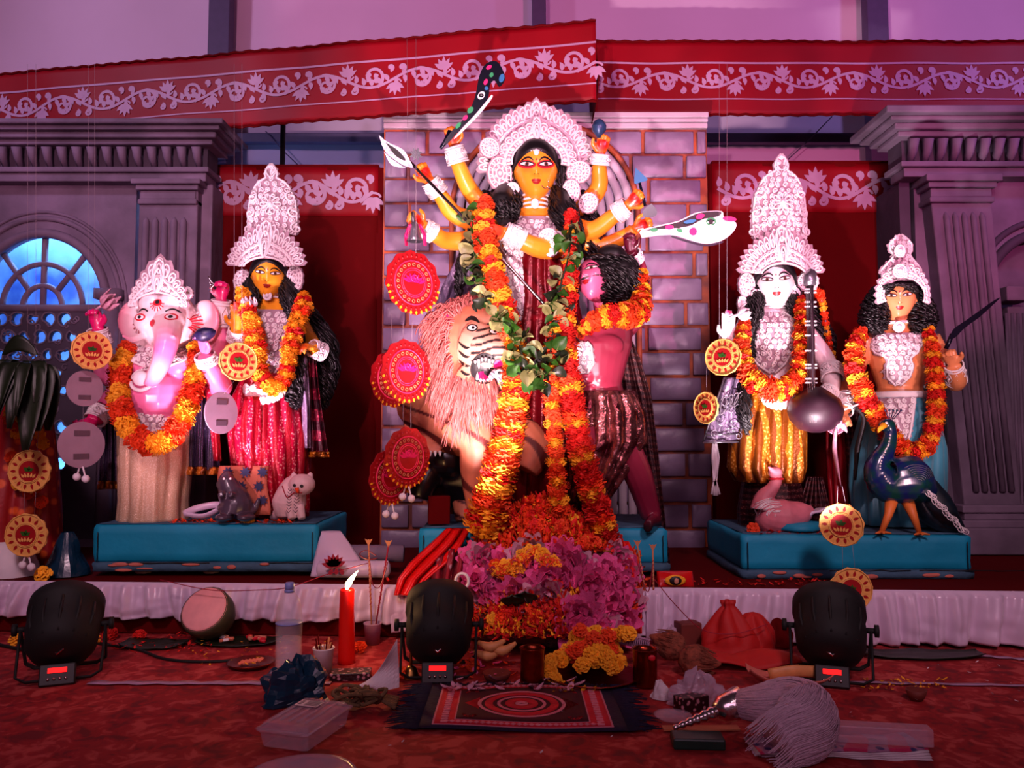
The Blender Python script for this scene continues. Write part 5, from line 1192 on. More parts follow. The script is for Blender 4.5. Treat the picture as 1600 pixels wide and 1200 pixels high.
for x, y, r, ry in ((380, 440, .045, .06), (380, 455, .03, .03), (462, 436, .045, .07), (461, 470, .03, .05)): rosette(LK, P(x, y, Y2-.03), frame(.2 if x < 420 else -.2), r, ry=ry)
necklace_rings(LK, 422, (460, 466), Y2+.02, .056); rosette(LK, P(419, 463, Y2-.05), frame(), .022, 'choker_pendant')
b0 = P(424, 520, Y2-.1); mpB = projector(bt, b0, frame())
shaped(LK, lambda u, v, d: mpB(u, v, d+.003), [(-.20, .02), (-.1, .06), (0, .09), (.08, .11), (.12, .08)], 'chest_plate', step=.03)
q = MB(); c = P(414, 606, Y2-.17)
for i in range(13): a = i*PI/12; q.ell(c+V((-.09*math.cos(a), -.02*math.sin(a), -.06*math.sin(a))), (.017, .008, .022), None, 8, 6)
q.ell(c+V((0, 0, -.01)), (.085, .02, .04)); O('white_waistband', q, M['shola'], LK)
q = MB(); skirt_body(q, [(585, 420, 38, .12, .04), (620, 418, 52, .15, .07), (680, 420, 60, .17, .1), (730, 424, 56, .17, .12), (765, 430, 48, .14, .14), (806, 434, 44, .12, .12)], Y2-.02, 17, n=140, seed=11); o = O('sari', q, M['pink_brocade'], LK); o['label'] = 'sparkling pink and red brocade sari'
q = MB(); skirt_body(q, [(620, 396, 16, .05, .1), (660, 394, 21, .07, .14), (700, 396, 20, .07, .16), (722, 400, 8, .04, .1)], Y2-.16, 9, n=60, seed=15); O('sari_front_fold', q, M['pink_brocade'], LK)
q = MB(); drape(q, [(548, 474, 492, Y2-.05), (620, 472, 500, Y2), (715, 468, 514, Y2)], Y2, 3, .014, seed=3); o = O('magenta_veil', q, M['magenta_veil'], LK, solid=.004)
q = MB(); drape(q, [(552, 471, 479, Y2-.09), (620, 471, 484, Y2-.09), (700, 474, 486, Y2-.06)], Y2-.09, 1, .008, 14); o = O('lavender_edge', q, M['veil_lav'], LK, solid=.003)
q = MB(); drape(q, [(706, 468, 514, Y2-.02), (714, 468, 515, Y2-.02)], Y2-.02, 3, .014, seed=3); O('gold_hem', q, M['gold_brocade'], LK, solid=.008)
cuff(LK, tips[0][0][2], tips[0][0][3], .04, .036); cuff(LK, P(492, 546, Y2-.1)+V((.03, .03, -.01)), P(488, 544, Y2-.12), .042, .04)
q = MB(); c = P(392, 480, Y2-.16)
for i in range(9):
    a = i*2*PI/9; d = V((math.cos(a)*.6, -.6, .6+.3*math.sin(a))).normalized(); q.tube(cr([c, c+d*.03+V((math.cos(a)*.012, 0, 0)), c+d*.06], 3), lin([.008, .018, .003], 3), 6, flat=.4)
tag(O('lotus_bud', q, M['paper_white']), 'pale lotus bud held in the raised red palm beside the yellow garland', 'flower')
garland('orange and yellow marigold garland in a narrow V on the statue in pink sari', [(378, 458, Y2-.1), (388, 486, Y2-.17), (397, 520, Y2-.2), (402, 560, Y2-.22), (408, 590, Y2-.24), (430, 606, Y2-.25), (446, 590, Y2-.24), (452, 550, Y2-.22), (462, 510, Y2-.18), (474, 478, Y2-.14), (474, 462, Y2-.08)], [12, 14, 17, 18, 15, 14, 13, 14, 16, 15, 10], (('yellow', 3), ('orange', 1), ('yellow', 1), ('red', 1)), k=3)
# ================================================================ GANESHA
Y3 = 3.86
def eh(mb, tm):
    c = P(262, 500, Y3-.06); mb.ell(c, (.135, .13, .15)); 
    for sx in (-1, 1):
        mb.ell(c+V((sx*.045, -.04, .07)), (.075, .08, .08))
        e = c+V((sx*.165, .03, .0))
        rg_ = MB(); rg_.grid(lambda u, v: e+V((sx*(.10*math.cos(2*PI*u)*v*(1+.22*math.sin(4*PI*u+1))), -.05*v+.02*math.cos(2*PI*u)*sx, .125*math.sin(2*PI*u)*v)), 20, 4); 
        mb.ell(e, (.085, .02, .105), rotz(sx*-.25)); mb.ell(e+V((sx*.035, 0, .03)), (.04, .018, .05)); mb.ell(e+V((sx*.01, 0, -.06)), (.05, .018, .05))
        mb.tube(cr([c+V((sx*.075, -.07, -.08)), c+V((sx*.10, -.14, -.11)), c+V((sx*.115, -.2, -.10))], 3), lin([.018, .014, .006], 3), 8)
        mb.ell(c+V((sx*.07, -.09, -.02)), (.05, .04, .05))
    mb.tube(cr([P(262, 508, Y3-.15), P(261, 532, Y3-.22), P(254, 560, Y3-.24), P(244, 583, Y3-.23), P(236, 592, Y3-.22), P(228, 590, Y3-.23)], 4), lin([.07, .056, .045, .039, .036, .032], 4), 14)
    for m_ in (mb, tm): m_.ell(P(248, 618, Y3-.06), (.16, .15, .14))
def noface(*a): pass
root = thing('elephant_headed_statue', P(250, 815, Y3), 'pink elephant headed statue with white crown and gold beige wrap, standing at the left', 'statue')
mb = MB(); tm = MB(); mb.tube([P(258, 520, Y3), P(252, 550, Y3+.02)], [.08, .11], 14)
for m_ in (mb, tm): torso(m_, [(538, 250, 40, .08, .05), (550, 250, 60, .11, .03), (575, 250, 56, .13, .0), (605, 248, 52, .15, -.02), (640, 248, 54, .15, 0), (700, 246, 50, .14, .02)], Y3)
for x in (225, 278): mb.ell(P(x, 572, Y3-.10), (.065, .05, .06)); tm.ell(P(x, 572, Y3-.10), (.065, .05, .06))
eh(mb, tm); GT = []
for pts, rr, hp, curl, side, nrm, L in (([(205, 552, Y3+.05), (166, 588, Y3+.02), (160, 545, Y3-.04), (152, 515, Y3-.08)], [.055, .048, .04, .034], (146, 478, Y3-.1), 1.1, 1, (0, -1, 0), .15),
       ([(208, 575, Y3+.05), (185, 608, Y3+.0), (160, 640, Y3-.06), (148, 656, Y3-.10)], [.05, .045, .045, .038], (118, 672, Y3-.16), 1.15, -1, (.2, -1, .2), .16),
       ([(295, 555, Y3+.08), (335, 575, Y3+.08), (342, 520, Y3+.04), (346, 470, Y3)], [.055, .05, .045, .036], (350, 436, Y3-.02), 1.15, -1, (0, -1, 0), .15),
       ([(298, 560, Y3+.03), (345, 605, Y3-.06), (328, 575, Y3-.16), (320, 555, Y3-.2)], [.055, .055, .045, .036], (317, 528, Y3-.22), .95, 1, (-.6, -1, 0), .15)):
    w3 = [P(*p) for p in pts]; arm(mb, w3, rr); tip = P(*hp); hand(mb, w3[-1], tip-w3[-1], nrm, L, curl, side); GT.append((w3, tip))
bd = remesh(mb, .0055, 3); o = O('body', bd, M['flesh'], root); gc = P(262, 500, Y3-.06)
def gp(a):
    c = skin((240, 120, 170), [(GT[0][1], .22, (222, 20, 110), .3), (GT[1][1], .2, (222, 20, 110), .3), (GT[2][1], .25, (222, 20, 110), .3), (P(244, 575, Y3-.23), .09, (240, 200, 205), .6), (gc, .27, (240, 214, 214), .35), (P(250, 560, Y3), .05, (222, 60, 130), .5)])(a); return c
paint(o, gp); bvG = bvh(bd); mpG = projector(bvG, gc, frame())
q = MB(); k = MB(); w_ = MB()
for sx in (-1, 1):
    disc(q, mpG, sx*.075, -.005, .026, .018, .0015); disc(w_, mpG, sx*.075, -.005, .019, .011, .003); disc(k, mpG, sx*.075, -.005, .008, .008, .0045, 8)
    stroke(k, mpG, [(sx*(.04+.06*t), .022+.014*math.sin(PI*t)) for t in np.linspace(0, 1, 8)], .0035, .003)
    for j in range(7):
        a = j*.4-1.2; x0 = sx*.125; stroke(q, mpG, [(x0-sx*.01+sx*.012*math.cos(a), -.02+.02*math.sin(a)), (x0+sx*.045*math.cos(a), -.02+.055*math.sin(a))], .003, .003)
disc(q, mpG, 0, .065, .02, .017, .0015); disc(k, mpG, 0, .068, .01, .01, .003, 8)
disc(q, mpG, -.01, -.035, .02, .018, .002)
for j in range(8): a = PI+j*PI/7; stroke(q, mpG, [(.016*math.cos(a), .06+.016*math.sin(a)), (.034*math.cos(a), .058+.036*math.sin(a))], .0022, .003)
O('red_markings', q, M['redpaint'], root); O('eye_whites', w_, M['eyewhite'], root); O('pupils_and_brows', k, M['ink'], root)
c0 = P(262, 480, Y3-.06); mpc = lambda u, v, d: c0+V((u, 1.2*u*u-.12+.15*v-d, v))
fan(root, mpc, .135, .13, .10, .045, .09, 13, 'crown_fan', a0=-.15, rr=.003, tooth=.09, sharp=.5)
rosette(root, P(262, 435, Y3-.13), frame(), .028, 'crown_rosette'); q = MB(); q.tube([P(263, 425, Y3-.06), P(265, 408, Y3-.06)], [.012, .004], 6); q.ell(P(266, 409, Y3-.06), (.012, .008, .008)); O('crown_tip', q, M['shola'], root)
for x, y, r in ((232, 455, .03), (293, 458, .03)): rosette(root, P(x, y, Y3-.1), frame(), r, 'crown_rosette')
bg = P(250, 565, Y3-.12); mpb = projector(bvh(tm), bg, frame())
shaped(root, lambda u, v, d: mpb(u, v, d+.003), [(-.03, .05), (.0, .12), (.04, .15), (.09, .14)], 'collar', step=.028)
q = MB()
for t in np.linspace(-2.6, .0-.5, 22): q.ell(mpb(-.045+.062*math.cos(t+.0), -.07+.07*math.sin(t), .012), .009, None, 7, 5)
for t in np.linspace(-.3, 3.6, 22): q.ell(mpb(-.045+.062*math.cos(t), -.07+.03*math.sin(t), .012), .007, None, 7, 5)
q.ell(mpb(-.045, -.085, .03), (.036, .02, .036)); O('bead_necklace', q, M['shola'], root)
q = MB(); skirt_body(q, [(640, 246, 50, .15, .03), (680, 244, 53, .17, .05), (730, 244, 52, .17, .07), (780, 242, 48, .16, .09), (816, 240, 50, .16, .09)], Y3, 11, n=130, seed=21); o = O('waist_wrap', q, M['beige_silk'], root); o['label'] = 'gold beige silk wrap with pleats'
bvW = bvh(q); mpW = projector(bvW, P(230, 665, Y3-.2), frame())
shaped(root, lambda u, v, d: mpW(u+.0, v, d+.004), [(-.13, .01), (-.08, .03), (-.02, .055), (.05, .085), (.09, .1)], 'belt_pendant', step=.026)
for rows, nm in (([(600, 176, 186, Y3), (640, 160, 188, Y3), (700, 158, 190, Y3), (762, 154, 194, Y3)], 'left'), ([(560, 300, 322, Y3+.02), (620, 296, 336, Y3+.02), (700, 294, 342, Y3), (740, 292, 344, Y3)], 'right')):
    q = MB(); drape(q, rows, Y3, 3, .014, nu=44, seed=2 if nm == 'left' else 6); o = O('striped_shawl_end', q, M['striped_veil'], root, solid=.004)
    r2 = rows[-1]; q = MB(); drape(q, [(r2[0]-10, r2[1]-1, r2[2]+1, Y3-.01), (r2[0]+2, r2[1]-1, r2[2]+1, Y3-.01)], Y3, 3, .014, seed=2 if nm == 'left' else 6, nu=44); O('gold_hem', q, M['gold_brocade'], root, solid=.008)
q = MB(); drape(q, [(600, 318, 330, Y3-.06), (660, 328, 342, Y3-.06), (720, 334, 346, Y3-.04)], Y3, 1, .01, 10); O('flowered_edge', q, M['pink_brocade'], root, solid=.004)
for i, (f0, r) in enumerate(((.3, .046), (.1, .048), (.25, .046), (.4, .046))): w3, tp = GT[i]; cuff(root, w3[2].lerp(w3[3], f0), w3[3], r+.004, r-.002)
garland('thick orange and yellow marigold garland in a broad U on the elephant headed statue', [(200, 543, Y3-.1), (188, 570, Y3-.16), (186, 610, Y3-.2), (192, 650, Y3-.24), (212, 682, Y3-.26), (240, 694, Y3-.27), (268, 680, Y3-.26), (290, 645, Y3-.24), (302, 605, Y3-.2), (308, 565, Y3-.16), (304, 540, Y3-.1)], [13, 17, 18, 18, 18, 18, 18, 18, 17, 15, 11], (('orange', 2), ('yellow', 3), ('orange', 1)), k=3)
def budf(name, c, d0, m_, lab, L_=.075, n=8, w_=.018, spread=.55):
    q = MB(); c = V(c); d0 = V(d0).normalized(); x = d0.orthogonal().normalized(); y = d0.cross(x)
    for i in range(n):
        a = i*2*PI/n; o = x*math.cos(a)+y*math.sin(a); q.tube(cr([c, c+d0*L_*.4+o*L_*spread*.55, c+d0*L_+o*L_*spread*(.3+.5*(i % 2))], 3), lin([.006, w_, .003], 3), 6, flat=.35)
    q.tube([c, c-d0*L_*.6], .006, 6); return tag(O(name, q, M[m_]), lab, 'flower')
budf('lotus_bud', P(158, 478, Y3-.1), (.7, -.2, .4), 'lotus_pale', 'brownish pink lotus held in the upper left fist of the elephant headed statue', .09, 8, .02, .6)
q = MB(); c = P(318, 523, Y3-.25); q.rings([[c+rotx(.3)@roty(1.3)@V((r*math.cos(t), r*math.sin(t), z)) for t in np.linspace(0, 2*PI, 13)[:-1]] for r, z in ((.004, .06), (.02, .045), (.032, .015), (.034, -.01), (.02, -.035), (.006, -.055))])
mat('conch_dark', (40, 34, 80), .4, var=.6, sc_=40); tag(O('conch_shell', q, M['conch_dark']), 'small dark conch held beside the ear of the elephant headed statue', 'shell')
q = MB()
for k in range(4): q.tube(cr([P(340, 448-k*3, Y3-.04), P(330-k, 440+k*5, Y3-.05), P(326+2*k, 432+k*7, Y3-.05)], 3), .003, 5)
tag(O('wire_prop', q, M['silver']), 'thin white wire emblem at the raised pink fist', 'ornament')
# ================================================================ SARASWATI (white face, lute)
Y4 = 3.94
tor = [(478, 1208, 22, .05, .04), (492, 1207, 46, .08, .04), (510, 1206, 50, .11, .02), (545, 1206, 42, .12, .0), (580, 1207, 34, .10, .02), (610, 1210, 40, .12, .02), (660, 1210, 40, .12, .02)]
SR, hc, tips, bv, bt, mpf = statue('white faced goddess statue in gold sari with tall white crown, right of the centre', (1208, 825, Y4), (1211, 443), .265, frame(-.26, .05, -.03), Y4, (246, 226, 228), tor, (1208, 478, .055),
    [([(1170, 500, Y4+.04), (1142, 555, Y4), (1138, 545, Y4-.08), (1138, 530, Y4-.12)], [.05, .045, .038, .032], (1138, 478, Y4-.14), .12, -1, (0, -1, 0)),
     ([(1245, 505, Y4+.04), (1288, 560, Y4+.04), (1300, 600, Y4-.06), (1292, 618, Y4-.14)], [.052, .048, .042, .034], (1278, 632, Y4-.22), .8, 1, (-.6, -.2, -.4))], dict(shadow=None, look=0), spotsx=[lambda t, h: (t[0][1]+V((0, -.03, -.035)), .032, (236, 20, 110), .3)], L=.155, wx=.35)
q = MB(); haircap(q, hc, .265, frame(-.26, .05, -.03), .355)
hairlock(q, [P(1182, 445, Y4), P(1180, 480, Y4-.05), P(1172, 520, Y4-.06), P(1176, 560, Y4-.07)], [.03, .04, .035, .01], 46, .010, 6, .0045, 21)
hairlock(q, [P(1240, 445, Y4), P(1243, 480, Y4-.05), P(1250, 510, Y4-.05)], [.03, .04, .02], 40, .008, 5, .0045, 22)
hairlock(q, [P(1262, 480, Y4+.1), P(1285, 520, Y4+.1), P(1298, 560, Y4+.1)], [.04, .05, .02], 40, .012, 5, .005, 23)
hairlock(q, [P(1165, 590, Y4-.1), P(1163, 640, Y4-.14), P(1168, 680, Y4-.14)], [.02, .032, .008], 34, .008, 6, .0045, 24); O('hair', q, M['black_hair'], SR)
tallcrown(SR, 1212, 438, Y4, .205, .212, .105, .055, .05, 19, (2, 378, 250), .135, .030)
for x, y, r, ry in ((1165, 445, .045, .06), (1180, 462, .03, .03), (1158, 475, .025, .04), (1262, 440, .05, .05), (1240, 460, .03, .035)): rosette(SR, P(x, y, Y4-.03), frame(.2 if x < 1210 else -.2), r, ry=ry)
necklace_rings(SR, 1208, (468, 473, 478, 483), Y4+.02, .060)
b0 = P(1207, 530, Y4-.1); mpB = projector(bt, b0, frame())
shaped(SR, lambda u, v, d: mpB(u, v, d+.003), [(-.165, .01), (-.12, .06), (-.05, .10), (.02, .13), (.10, .125), (.14, .07)], 'chest_plate', step=.03)
q = MB(); skirt_body(q, [(598, 1205, 38, .12, .05), (630, 1203, 48, .15, .08), (680, 1198, 54, .17, .12), (730, 1196, 54, .18, .16), (752, 1200, 44, .16, .2)], Y4-.02, 15, n=140, seed=31); o = O('sari', q, M['gold_brocade'], SR); o['label'] = 'pleated gold and orange brocade sari'
q = MB(); skirt_body(q, [(745, 1205, 42, .12, .03), (800, 1206, 52, .14, .05), (828, 1208, 52, .14, .04)], Y4+.04, 13, n=90, seed=32); O('red_seat_cloth', q, M['brown_veil'], SR)
q = MB(); c = P(1215, 618, Y4-.2)
for i in range(12): a = i*PI/11; rx = .07; q.ell(c+V((-rx*math.cos(a), -.01, -.05*math.sin(a))), (.016, .008, .02), None, 8, 6)
q.ell(c, (.07, .02, .035)); O('white_waistband', q, M['shola'], SR)
q = MB(); drape(q, [(590, 1132, 1162, Y4-.08), (620, 1122, 1160, Y4-.08), (660, 1110, 1158, Y4-.08), (692, 1098, 1156, Y4-.06)], Y4-.08, 1.5, .010, seed=9); o = O('silver_shawl_end', q, M['veil_lav'], SR, solid=.005)
c1 = P(1130, 645, Y4-.1); q = MB()
def mps(u, v, d): return c1+V((u-.25*v*0, -.035-d, v))
for k, (u, v, R_) in enumerate(((.01, .06, .04), (.03, .02, .03), (-.02, -.04, .035), (.045, -.06, .03), (-.05, -.10, .024), (.01, -.1, .028), (.06, -.11, .02))): curl2(q, mps, u, v, R_, k*1.3, 1 if k % 2 else -1, .0020, 0, 1.4, 14)
for k in range(5): loop2(q, mps, .0+.02*k-.02, -.01+.012*k, 1.3-.1*k, .09, .016, .003, .004)
O('shawl_embroidery', q, M['silver_dull'], SR)['kind'] = 'stuff'
q = MB()
for a, b_ in (((1132, 590), (1098, 692)), ((1162, 592), (1157, 692)), ((1098, 692), (1156, 690)), ((1103, 680), (1156, 678))): q.tube([P(a[0], a[1], Y4-.12), P((a[0]+b_[0])/2, (a[1]+b_[1])/2, Y4-.12), P(b_[0], b_[1], Y4-.1)], .0045, 5)
O('shawl_border', q, M['silver_dull'], SR)
q = MB(); drape(q, [(692, 1113, 1120), (715, 1111, 1124), (742, 1114, 1121), (752, 1114, 1120)], Y4-.08, 1, .008, 10, rnd_=0)
for k in range(4): q.tube([P(1117, 748, Y4-.08), P(1112+k*4, 775-abs(k-1.5)*2, Y4-.08)], .006, 5)
O('tassel', q, M['paper_white'], SR, solid=.004)
cuff(SR, tips[0][0][2], tips[0][0][3], .042, .038); cuff(SR, P(1299, 575, Y4), P(1301, 592, Y4-.05), .05, .05, 'armlet'); cuff(SR, P(1296, 612, Y4-.12), P(1290, 621, Y4-.15), .042, .038)
budf('lotus_bud', P(1152, 492, Y4-.17), (.9, -.2, .3), 'paper_white', 'white open lotus between the raised white palm and the neck', .06, 7, .016, .8)
mat('lute_wood', (40, 8, 26), .5, var=.3)
r_ = thing('lute', P(1272, 660, Y4-.25), 'dark maroon long necked lute with white bands held upright', 'lute'); Yv = Y4-.26
q = MB(); q.tube([P(1265, 444, Yv), P(1267, 520, Yv), P(1268, 600, Yv), P(1266, 650, Yv)], [.025, .026, .026, .026], 12, flat=.6); O('neck', q, M['lute_wood'], r_)
q = MB(); q.lathe([(.02, -.1), (.075, -.085), (.115, -.04), (.125, .0), (.11, .05), (.06, .09), (.03, .11)], P(1274, 642, Yv), 26); O('gourd', q, M['lute_wood'], r_)
q = MB(); q.tube([P(1265, 446, Yv-.02), P(1265, 434, Yv-.02), P(1267, 428, Yv-.0), P(1272, 428, Yv+.02)], [.028, .03, .026, .014], 12); o = O('scroll_top', q, M['silver_dull'], r_)
for i, y in enumerate((452, 457, 472, 479, 502, 508, 524, 548, 570, 575, 592, 598, 618)):
    q = MB(); q.box(P(1266+i*.15, y, Yv-.017), (.054, .008, .006)); O('white_band', q, M['paint_white'], r_, smooth=False)
q = MB()
for k in range(4): q.tube([P(1259+k*4, 446, Yv-.024), P(1262+k*3.4, 600, Yv-.03), P(1266+k*3, 660, Yv-.12)], .0012, 4)
O('strings', q, M['steel'], r_)
garland('marigold garland in a U on the white faced goddess with the lute', [(1163, 505, Y4-.1), (1160, 530, Y4-.15), (1160, 560, Y4-.19), (1172, 590, Y4-.21), (1192, 604, Y4-.23), (1212, 610, Y4-.24), (1235, 602, Y4-.23), (1250, 575, Y4-.21), (1254, 535, Y4-.18), (1253, 500, Y4-.13), (1250, 468, Y4-.06)], [10, 13, 14, 18, 19, 18, 17, 15, 14, 13, 10], (('orange', 2), ('yellow', 1), ('red', 1), ('yellow', 1)), k=3, step=8.5)
garland('thin marigold garland strand behind the right arm of the goddess with the lute', [(1276, 456, Y4), (1284, 468, Y4+.02), (1296, 540, Y4+.06), (1304, 575, Y4+.05)], [8, 6, 5, 7], OY, k=1, step=8)
# ================================================================ KARTIKEYA
Y5 = 3.92
tor = [(508, 1404, 24, .05, .04), (520, 1404, 48, .08, .04), (540, 1404, 52, .11, .02), (575, 1405, 44, .11, .0), (605, 1406, 34, .10, .02), (625, 1406, 36, .11, .02), (680, 1406, 40, .12, .02)]
KT, hc, tips, bv, bt, mpf = statue('statue of a young god with curly black hair and teal wrap, beside the peacock', (1405, 828, Y5), (1403, 467), .226, frame(-.36, .04, 0), Y5, (236, 150, 96), tor, (1404, 508, .052),
    [([(1452, 528, Y5+.04), (1486, 590, Y5+.04), (1496, 595, Y5-.02), (1490, 572, Y5-.08)], [.052, .048, .042, .034], (1476, 534, Y5-.12), 1.1, 1, (-.5, -.8, 0)),
     ([(1356, 530, Y5+.04), (1328, 590, Y5+.02), (1322, 620, Y5-.08), (1318, 640, Y5-.14)], [.052, .046, .038, .034], (1308, 672, Y5-.2), 1.1, -1, (.4, -1, 0))], dict(shadow=None, look=0, eyescale=1.0), L=.15, wx=.36)
q = MB(); haircap(q, hc, .226, frame(-.36, .04, 0), .38)
for sx in (-1, 1):
    hairlock(q, [P(1403+sx*24, 448, Y5-.02), P(1403+sx*34, 475, Y5), P(1403+sx*38, 500, Y5-.03), P(1403+sx*34, 520, Y5-.05)], [.03, .055, .06, .035], 120, .016, 7, .0045, 31+sx)
hairlock(q, [P(1378, 458, Y5-.08), P(1392, 446, Y5-.12), P(1416, 446, Y5-.12), P(1430, 458, Y5-.08)], [.02, .025, .025, .02], 60, .008, 9, .004, 35, core=False)
hairlock(q, [P(1440, 540, Y5+.1), P(1446, 580, Y5+.1), P(1440, 620, Y5+.1)], [.04, .05, .01], 26, .01, 6, .0045, 36); O('hair', q, M['black_hair'], KT)
c0 = P(1404, 448, Y5-.06); mpk = lambda u, v, d: c0+V((u, 2.2*u*u-.05+.1*v-d, v)); HH = P(0, 374, Y5).z-c0.z
fan(KT, lambda u, v, d: c0+V((u, 1.6*u*u-.06-d, v-.05)), .128, .15, .098, .075, .01, 15, 'crown_base', a0=-.35, rr=.0026, tooth=.09)
shaped(KT, mpk, [(HH*.08, .085), (HH*.3, .10), (HH*.42, .075), (HH*.52, .05), (HH*.6, .038), (HH*.68, .052), (HH*.82, .055), (HH*.93, .03), (HH, .004)], 'crown_spire', step=.024, scal=.012)
rosette(KT, P(1404, 424, Y5-.15), frame(), .034, 'crown_rosette'); rosette(KT, P(1404, 393, Y5-.13), frame(), .026, 'crown_rosette', ry=.032)
q = MB(); q.tube([P(1404, 505, Y5+.02)+V((.056*math.cos(t), .056*math.sin(t), 0)) for t in np.linspace(0, 2*PI, 15)[:-1]], .008, 6, closed=True); O('choker', q, M['shola'], KT); rosette(KT, P(1404, 511, Y5-.07), frame(-.3), .026, 'choker_pendant')
b0 = P(1405, 560, Y5-.1); mpB = projector(bt, b0, frame())
shaped(KT, lambda u, v, d: mpB(u, v, d+.003), [(.05, .10), (.08, .13), (.115, .14), (.13, .12)], 'collar', step=.026)
shaped(KT, lambda u, v, d: mpB(u, v, d+.005), [(-.13, .008), (-.09, .045), (-.04, .055), (.0, .045), (.03, .09), (.06, .10)], 'chest_plate', step=.026)
q = MB(); q.tube([mpB(-.10+.2*t, -.10+.24*t, .012) for t in np.linspace(0, 1, 14)], .0035, 5); O('sacred_thread', q, M['paper_white'], KT)
q = MB(); skirt_body(q, [(616, 1406, 36, .11, .03), (650, 1404, 56, .15, .07), (700, 1402, 66, .17, .1), (760, 1402, 68, .17, .12), (818, 1404, 66, .16, .12)], Y5, 15, n=150, seed=41); o = O('waist_wrap', q, M['teal_cloth'], KT); o['label'] = 'long pleated teal wrap'
bvK = bvh(q); mpK = projector(bvK, P(1415, 640, Y5-.2), frame())
q = MB(); q.tube([P(1406, 618, Y5)+V((.118*math.cos(t), .118*math.sin(t), .0)) for t in np.linspace(0, 2*PI, 25)[:-1]], .018, 8, closed=True, flat=.6); O('belt', q, M['shola'], KT)
shaped(KT, lambda u, v, d: mpK(u, v, d+.004), [(-.16, .01), (-.1, .03), (-.02, .05), (.05, .08), (.06, .08)], 'belt_pendant', step=.026)
q = MB(); drape(q, [(560, 1318, 1330, Y5+.08), (620, 1316, 1340, Y5+.08), (700, 1322, 1342, Y5+.06), (800, 1330, 1344, Y5+.04)], Y5+.06, 2, .012, 16, seed=12); O('dark_shawl', q, M['brown_veil'], KT, solid=.004)
q = MB(); drape(q, [(530, 1452, 1466, Y5+.08), (620, 1456, 1480, Y5+.08), (720, 1462, 1482, Y5+.08), (800, 1464, 1480, Y5+.08)], Y5+.08, 2, .012, 16, seed=13); O('dark_shawl', q, M['navy_shawl'], KT, solid=.004)
cuff(KT, P(1494, 594, Y5-.0), P(1490, 570, Y5-.08), .046, .04); cuff(KT, P(1322, 622, Y5-.08), P(1318, 642, Y5-.14), .044, .04)
garland('thick marigold garland in a deep V on the young god with the curly hair', [(1345, 520, Y5-.06), (1336, 545, Y5-.12), (1336, 580, Y5-.17), (1352, 620, Y5-.21), (1374, 655, Y5-.21), (1398, 690, Y5-.21), (1424, 708, Y5-.21), (1450, 694, Y5-.22), (1462, 650, Y5-.23), (1462, 600, Y5-.2), (1456, 550, Y5-.15), (1450, 515, Y5-.08)], [11, 15, 16, 16, 16, 16, 16, 15, 14, 14, 13, 10], (('orange', 2), ('yellow', 1), ('red', 2), ('yellow', 1)), k=3, step=8.5)
r_ = thing('curved_sword', P(1482, 528, 3.78), 'thin dark curved sword held up by the right hand, point towards the column', 'sword')
outline_plate('blade', [(1484, 528), (1490, 514), (1510, 500), (1535, 482), (1552, 470), (1563, 465), (1552, 476), (1530, 496), (1508, 512), (1492, 528)], 3.76, .010, 'blade_black', parent=r_)
q = MB(); q.tube([P(1488, 522, 3.76), P(1478, 545, 3.77)], .011, 8); O('handle', q, M['blade_black'], r_)
r_ = thing('bow', P(1345, 690, 3.75), 'tall black bow with a white arrow held beside the teal wrap', 'bow')
q = MB(); q.tube(cr([P(1352, 590, 3.76), P(1338, 630, 3.74), P(1350, 655, 3.72), P(1340, 700, 3.74), P(1336, 750, 3.76)], 5), lin([.006, .013, .011, .013, .006], 5), 8); O('limb', q, M['black_gloss'], r_)
q = MB(); q.tube([P(1306, 645, 3.66), P(1366, 622, 3.74)], .0045, 6); O('arrow', q, M['paint_white'], r_)
budf('pink_lotus', P(1306, 660, 3.7), (-.3, -.6, -.5), 'lotus_pale', 'pink lotus with trailing stalk hanging between the two right hand statues', .07, 8, .018, .9)
q = MB(); q.tube(cr([P(1306, 668, 3.7), P(1304, 700, 3.7), P(1308, 730, 3.7), P(1314, 760, 3.72)], 4), lin([.012, .018, .014, .003], 4), 8, flat=.5); tag(O('banana_flower', q, M['lotus_pale']), 'long drooping pale petal hanging above the hanging paper disc at right', 'petal')
mat('banana_skin', (224, 120, 50), .5)
# ---- peacock
Yp = 3.635; mat('peacock_blue', (16, 18, 88), .25, var=.4, sc_=22, c2=(10, 60, 50), coat=.4); mat('peacock_dark', (14, 34, 46), .35, var=.6, sc_=26, c2=(10, 14, 20), coat=.2)
PK = thing('peacock', P(1410, 828, Yp), 'dark blue peacock figure with orange legs and long tail, in front of the teal wrap', 'peacock')
mb = MB(); mb.tube(cr([P(1386, 660, Yp), P(1391, 676, Yp), P(1386, 700, Yp), P(1370, 728, Yp), P(1372, 750, Yp)], 5), lin([.028, .028, .038, .052, .06], 5), 16)
mb.tube(cr([P(1368, 735, Yp), P(1385, 752, Yp), P(1420, 750, Yp), P(1450, 772, Yp+.03)], 5), lin([.05, .095, .115, .05], 5), 18)
mb.ell(P(1386, 664, Yp), (.038, .03, .030)); bd = remesh(mb, .006, 3); O('body', bd, M['peacock_blue'], PK); bvP = bvh(bd)
q = MB(); q.tube([P(1382, 664, Yp-.02), P(1374, 671, Yp-.03), P(1372, 676, Yp-.03)], [.016, .010, .002], 8); O('beak', q, M['marigold_yellow'], PK)
q = MB(); q.ell(P(1385, 661, Yp-.028), .007); O('eye', q, M['eyewhite'], PK)
q = MB()
for k in range(5): p = P(1388+k*2, 655, Yp+.01*(k-2)); e = p+V((.012*(k-1), 0, .04)); q.tube([p, e], .002, 4); q.ell(e, .006, None, 6, 4)
O('crest', q, M['peacock_blue'], PK)
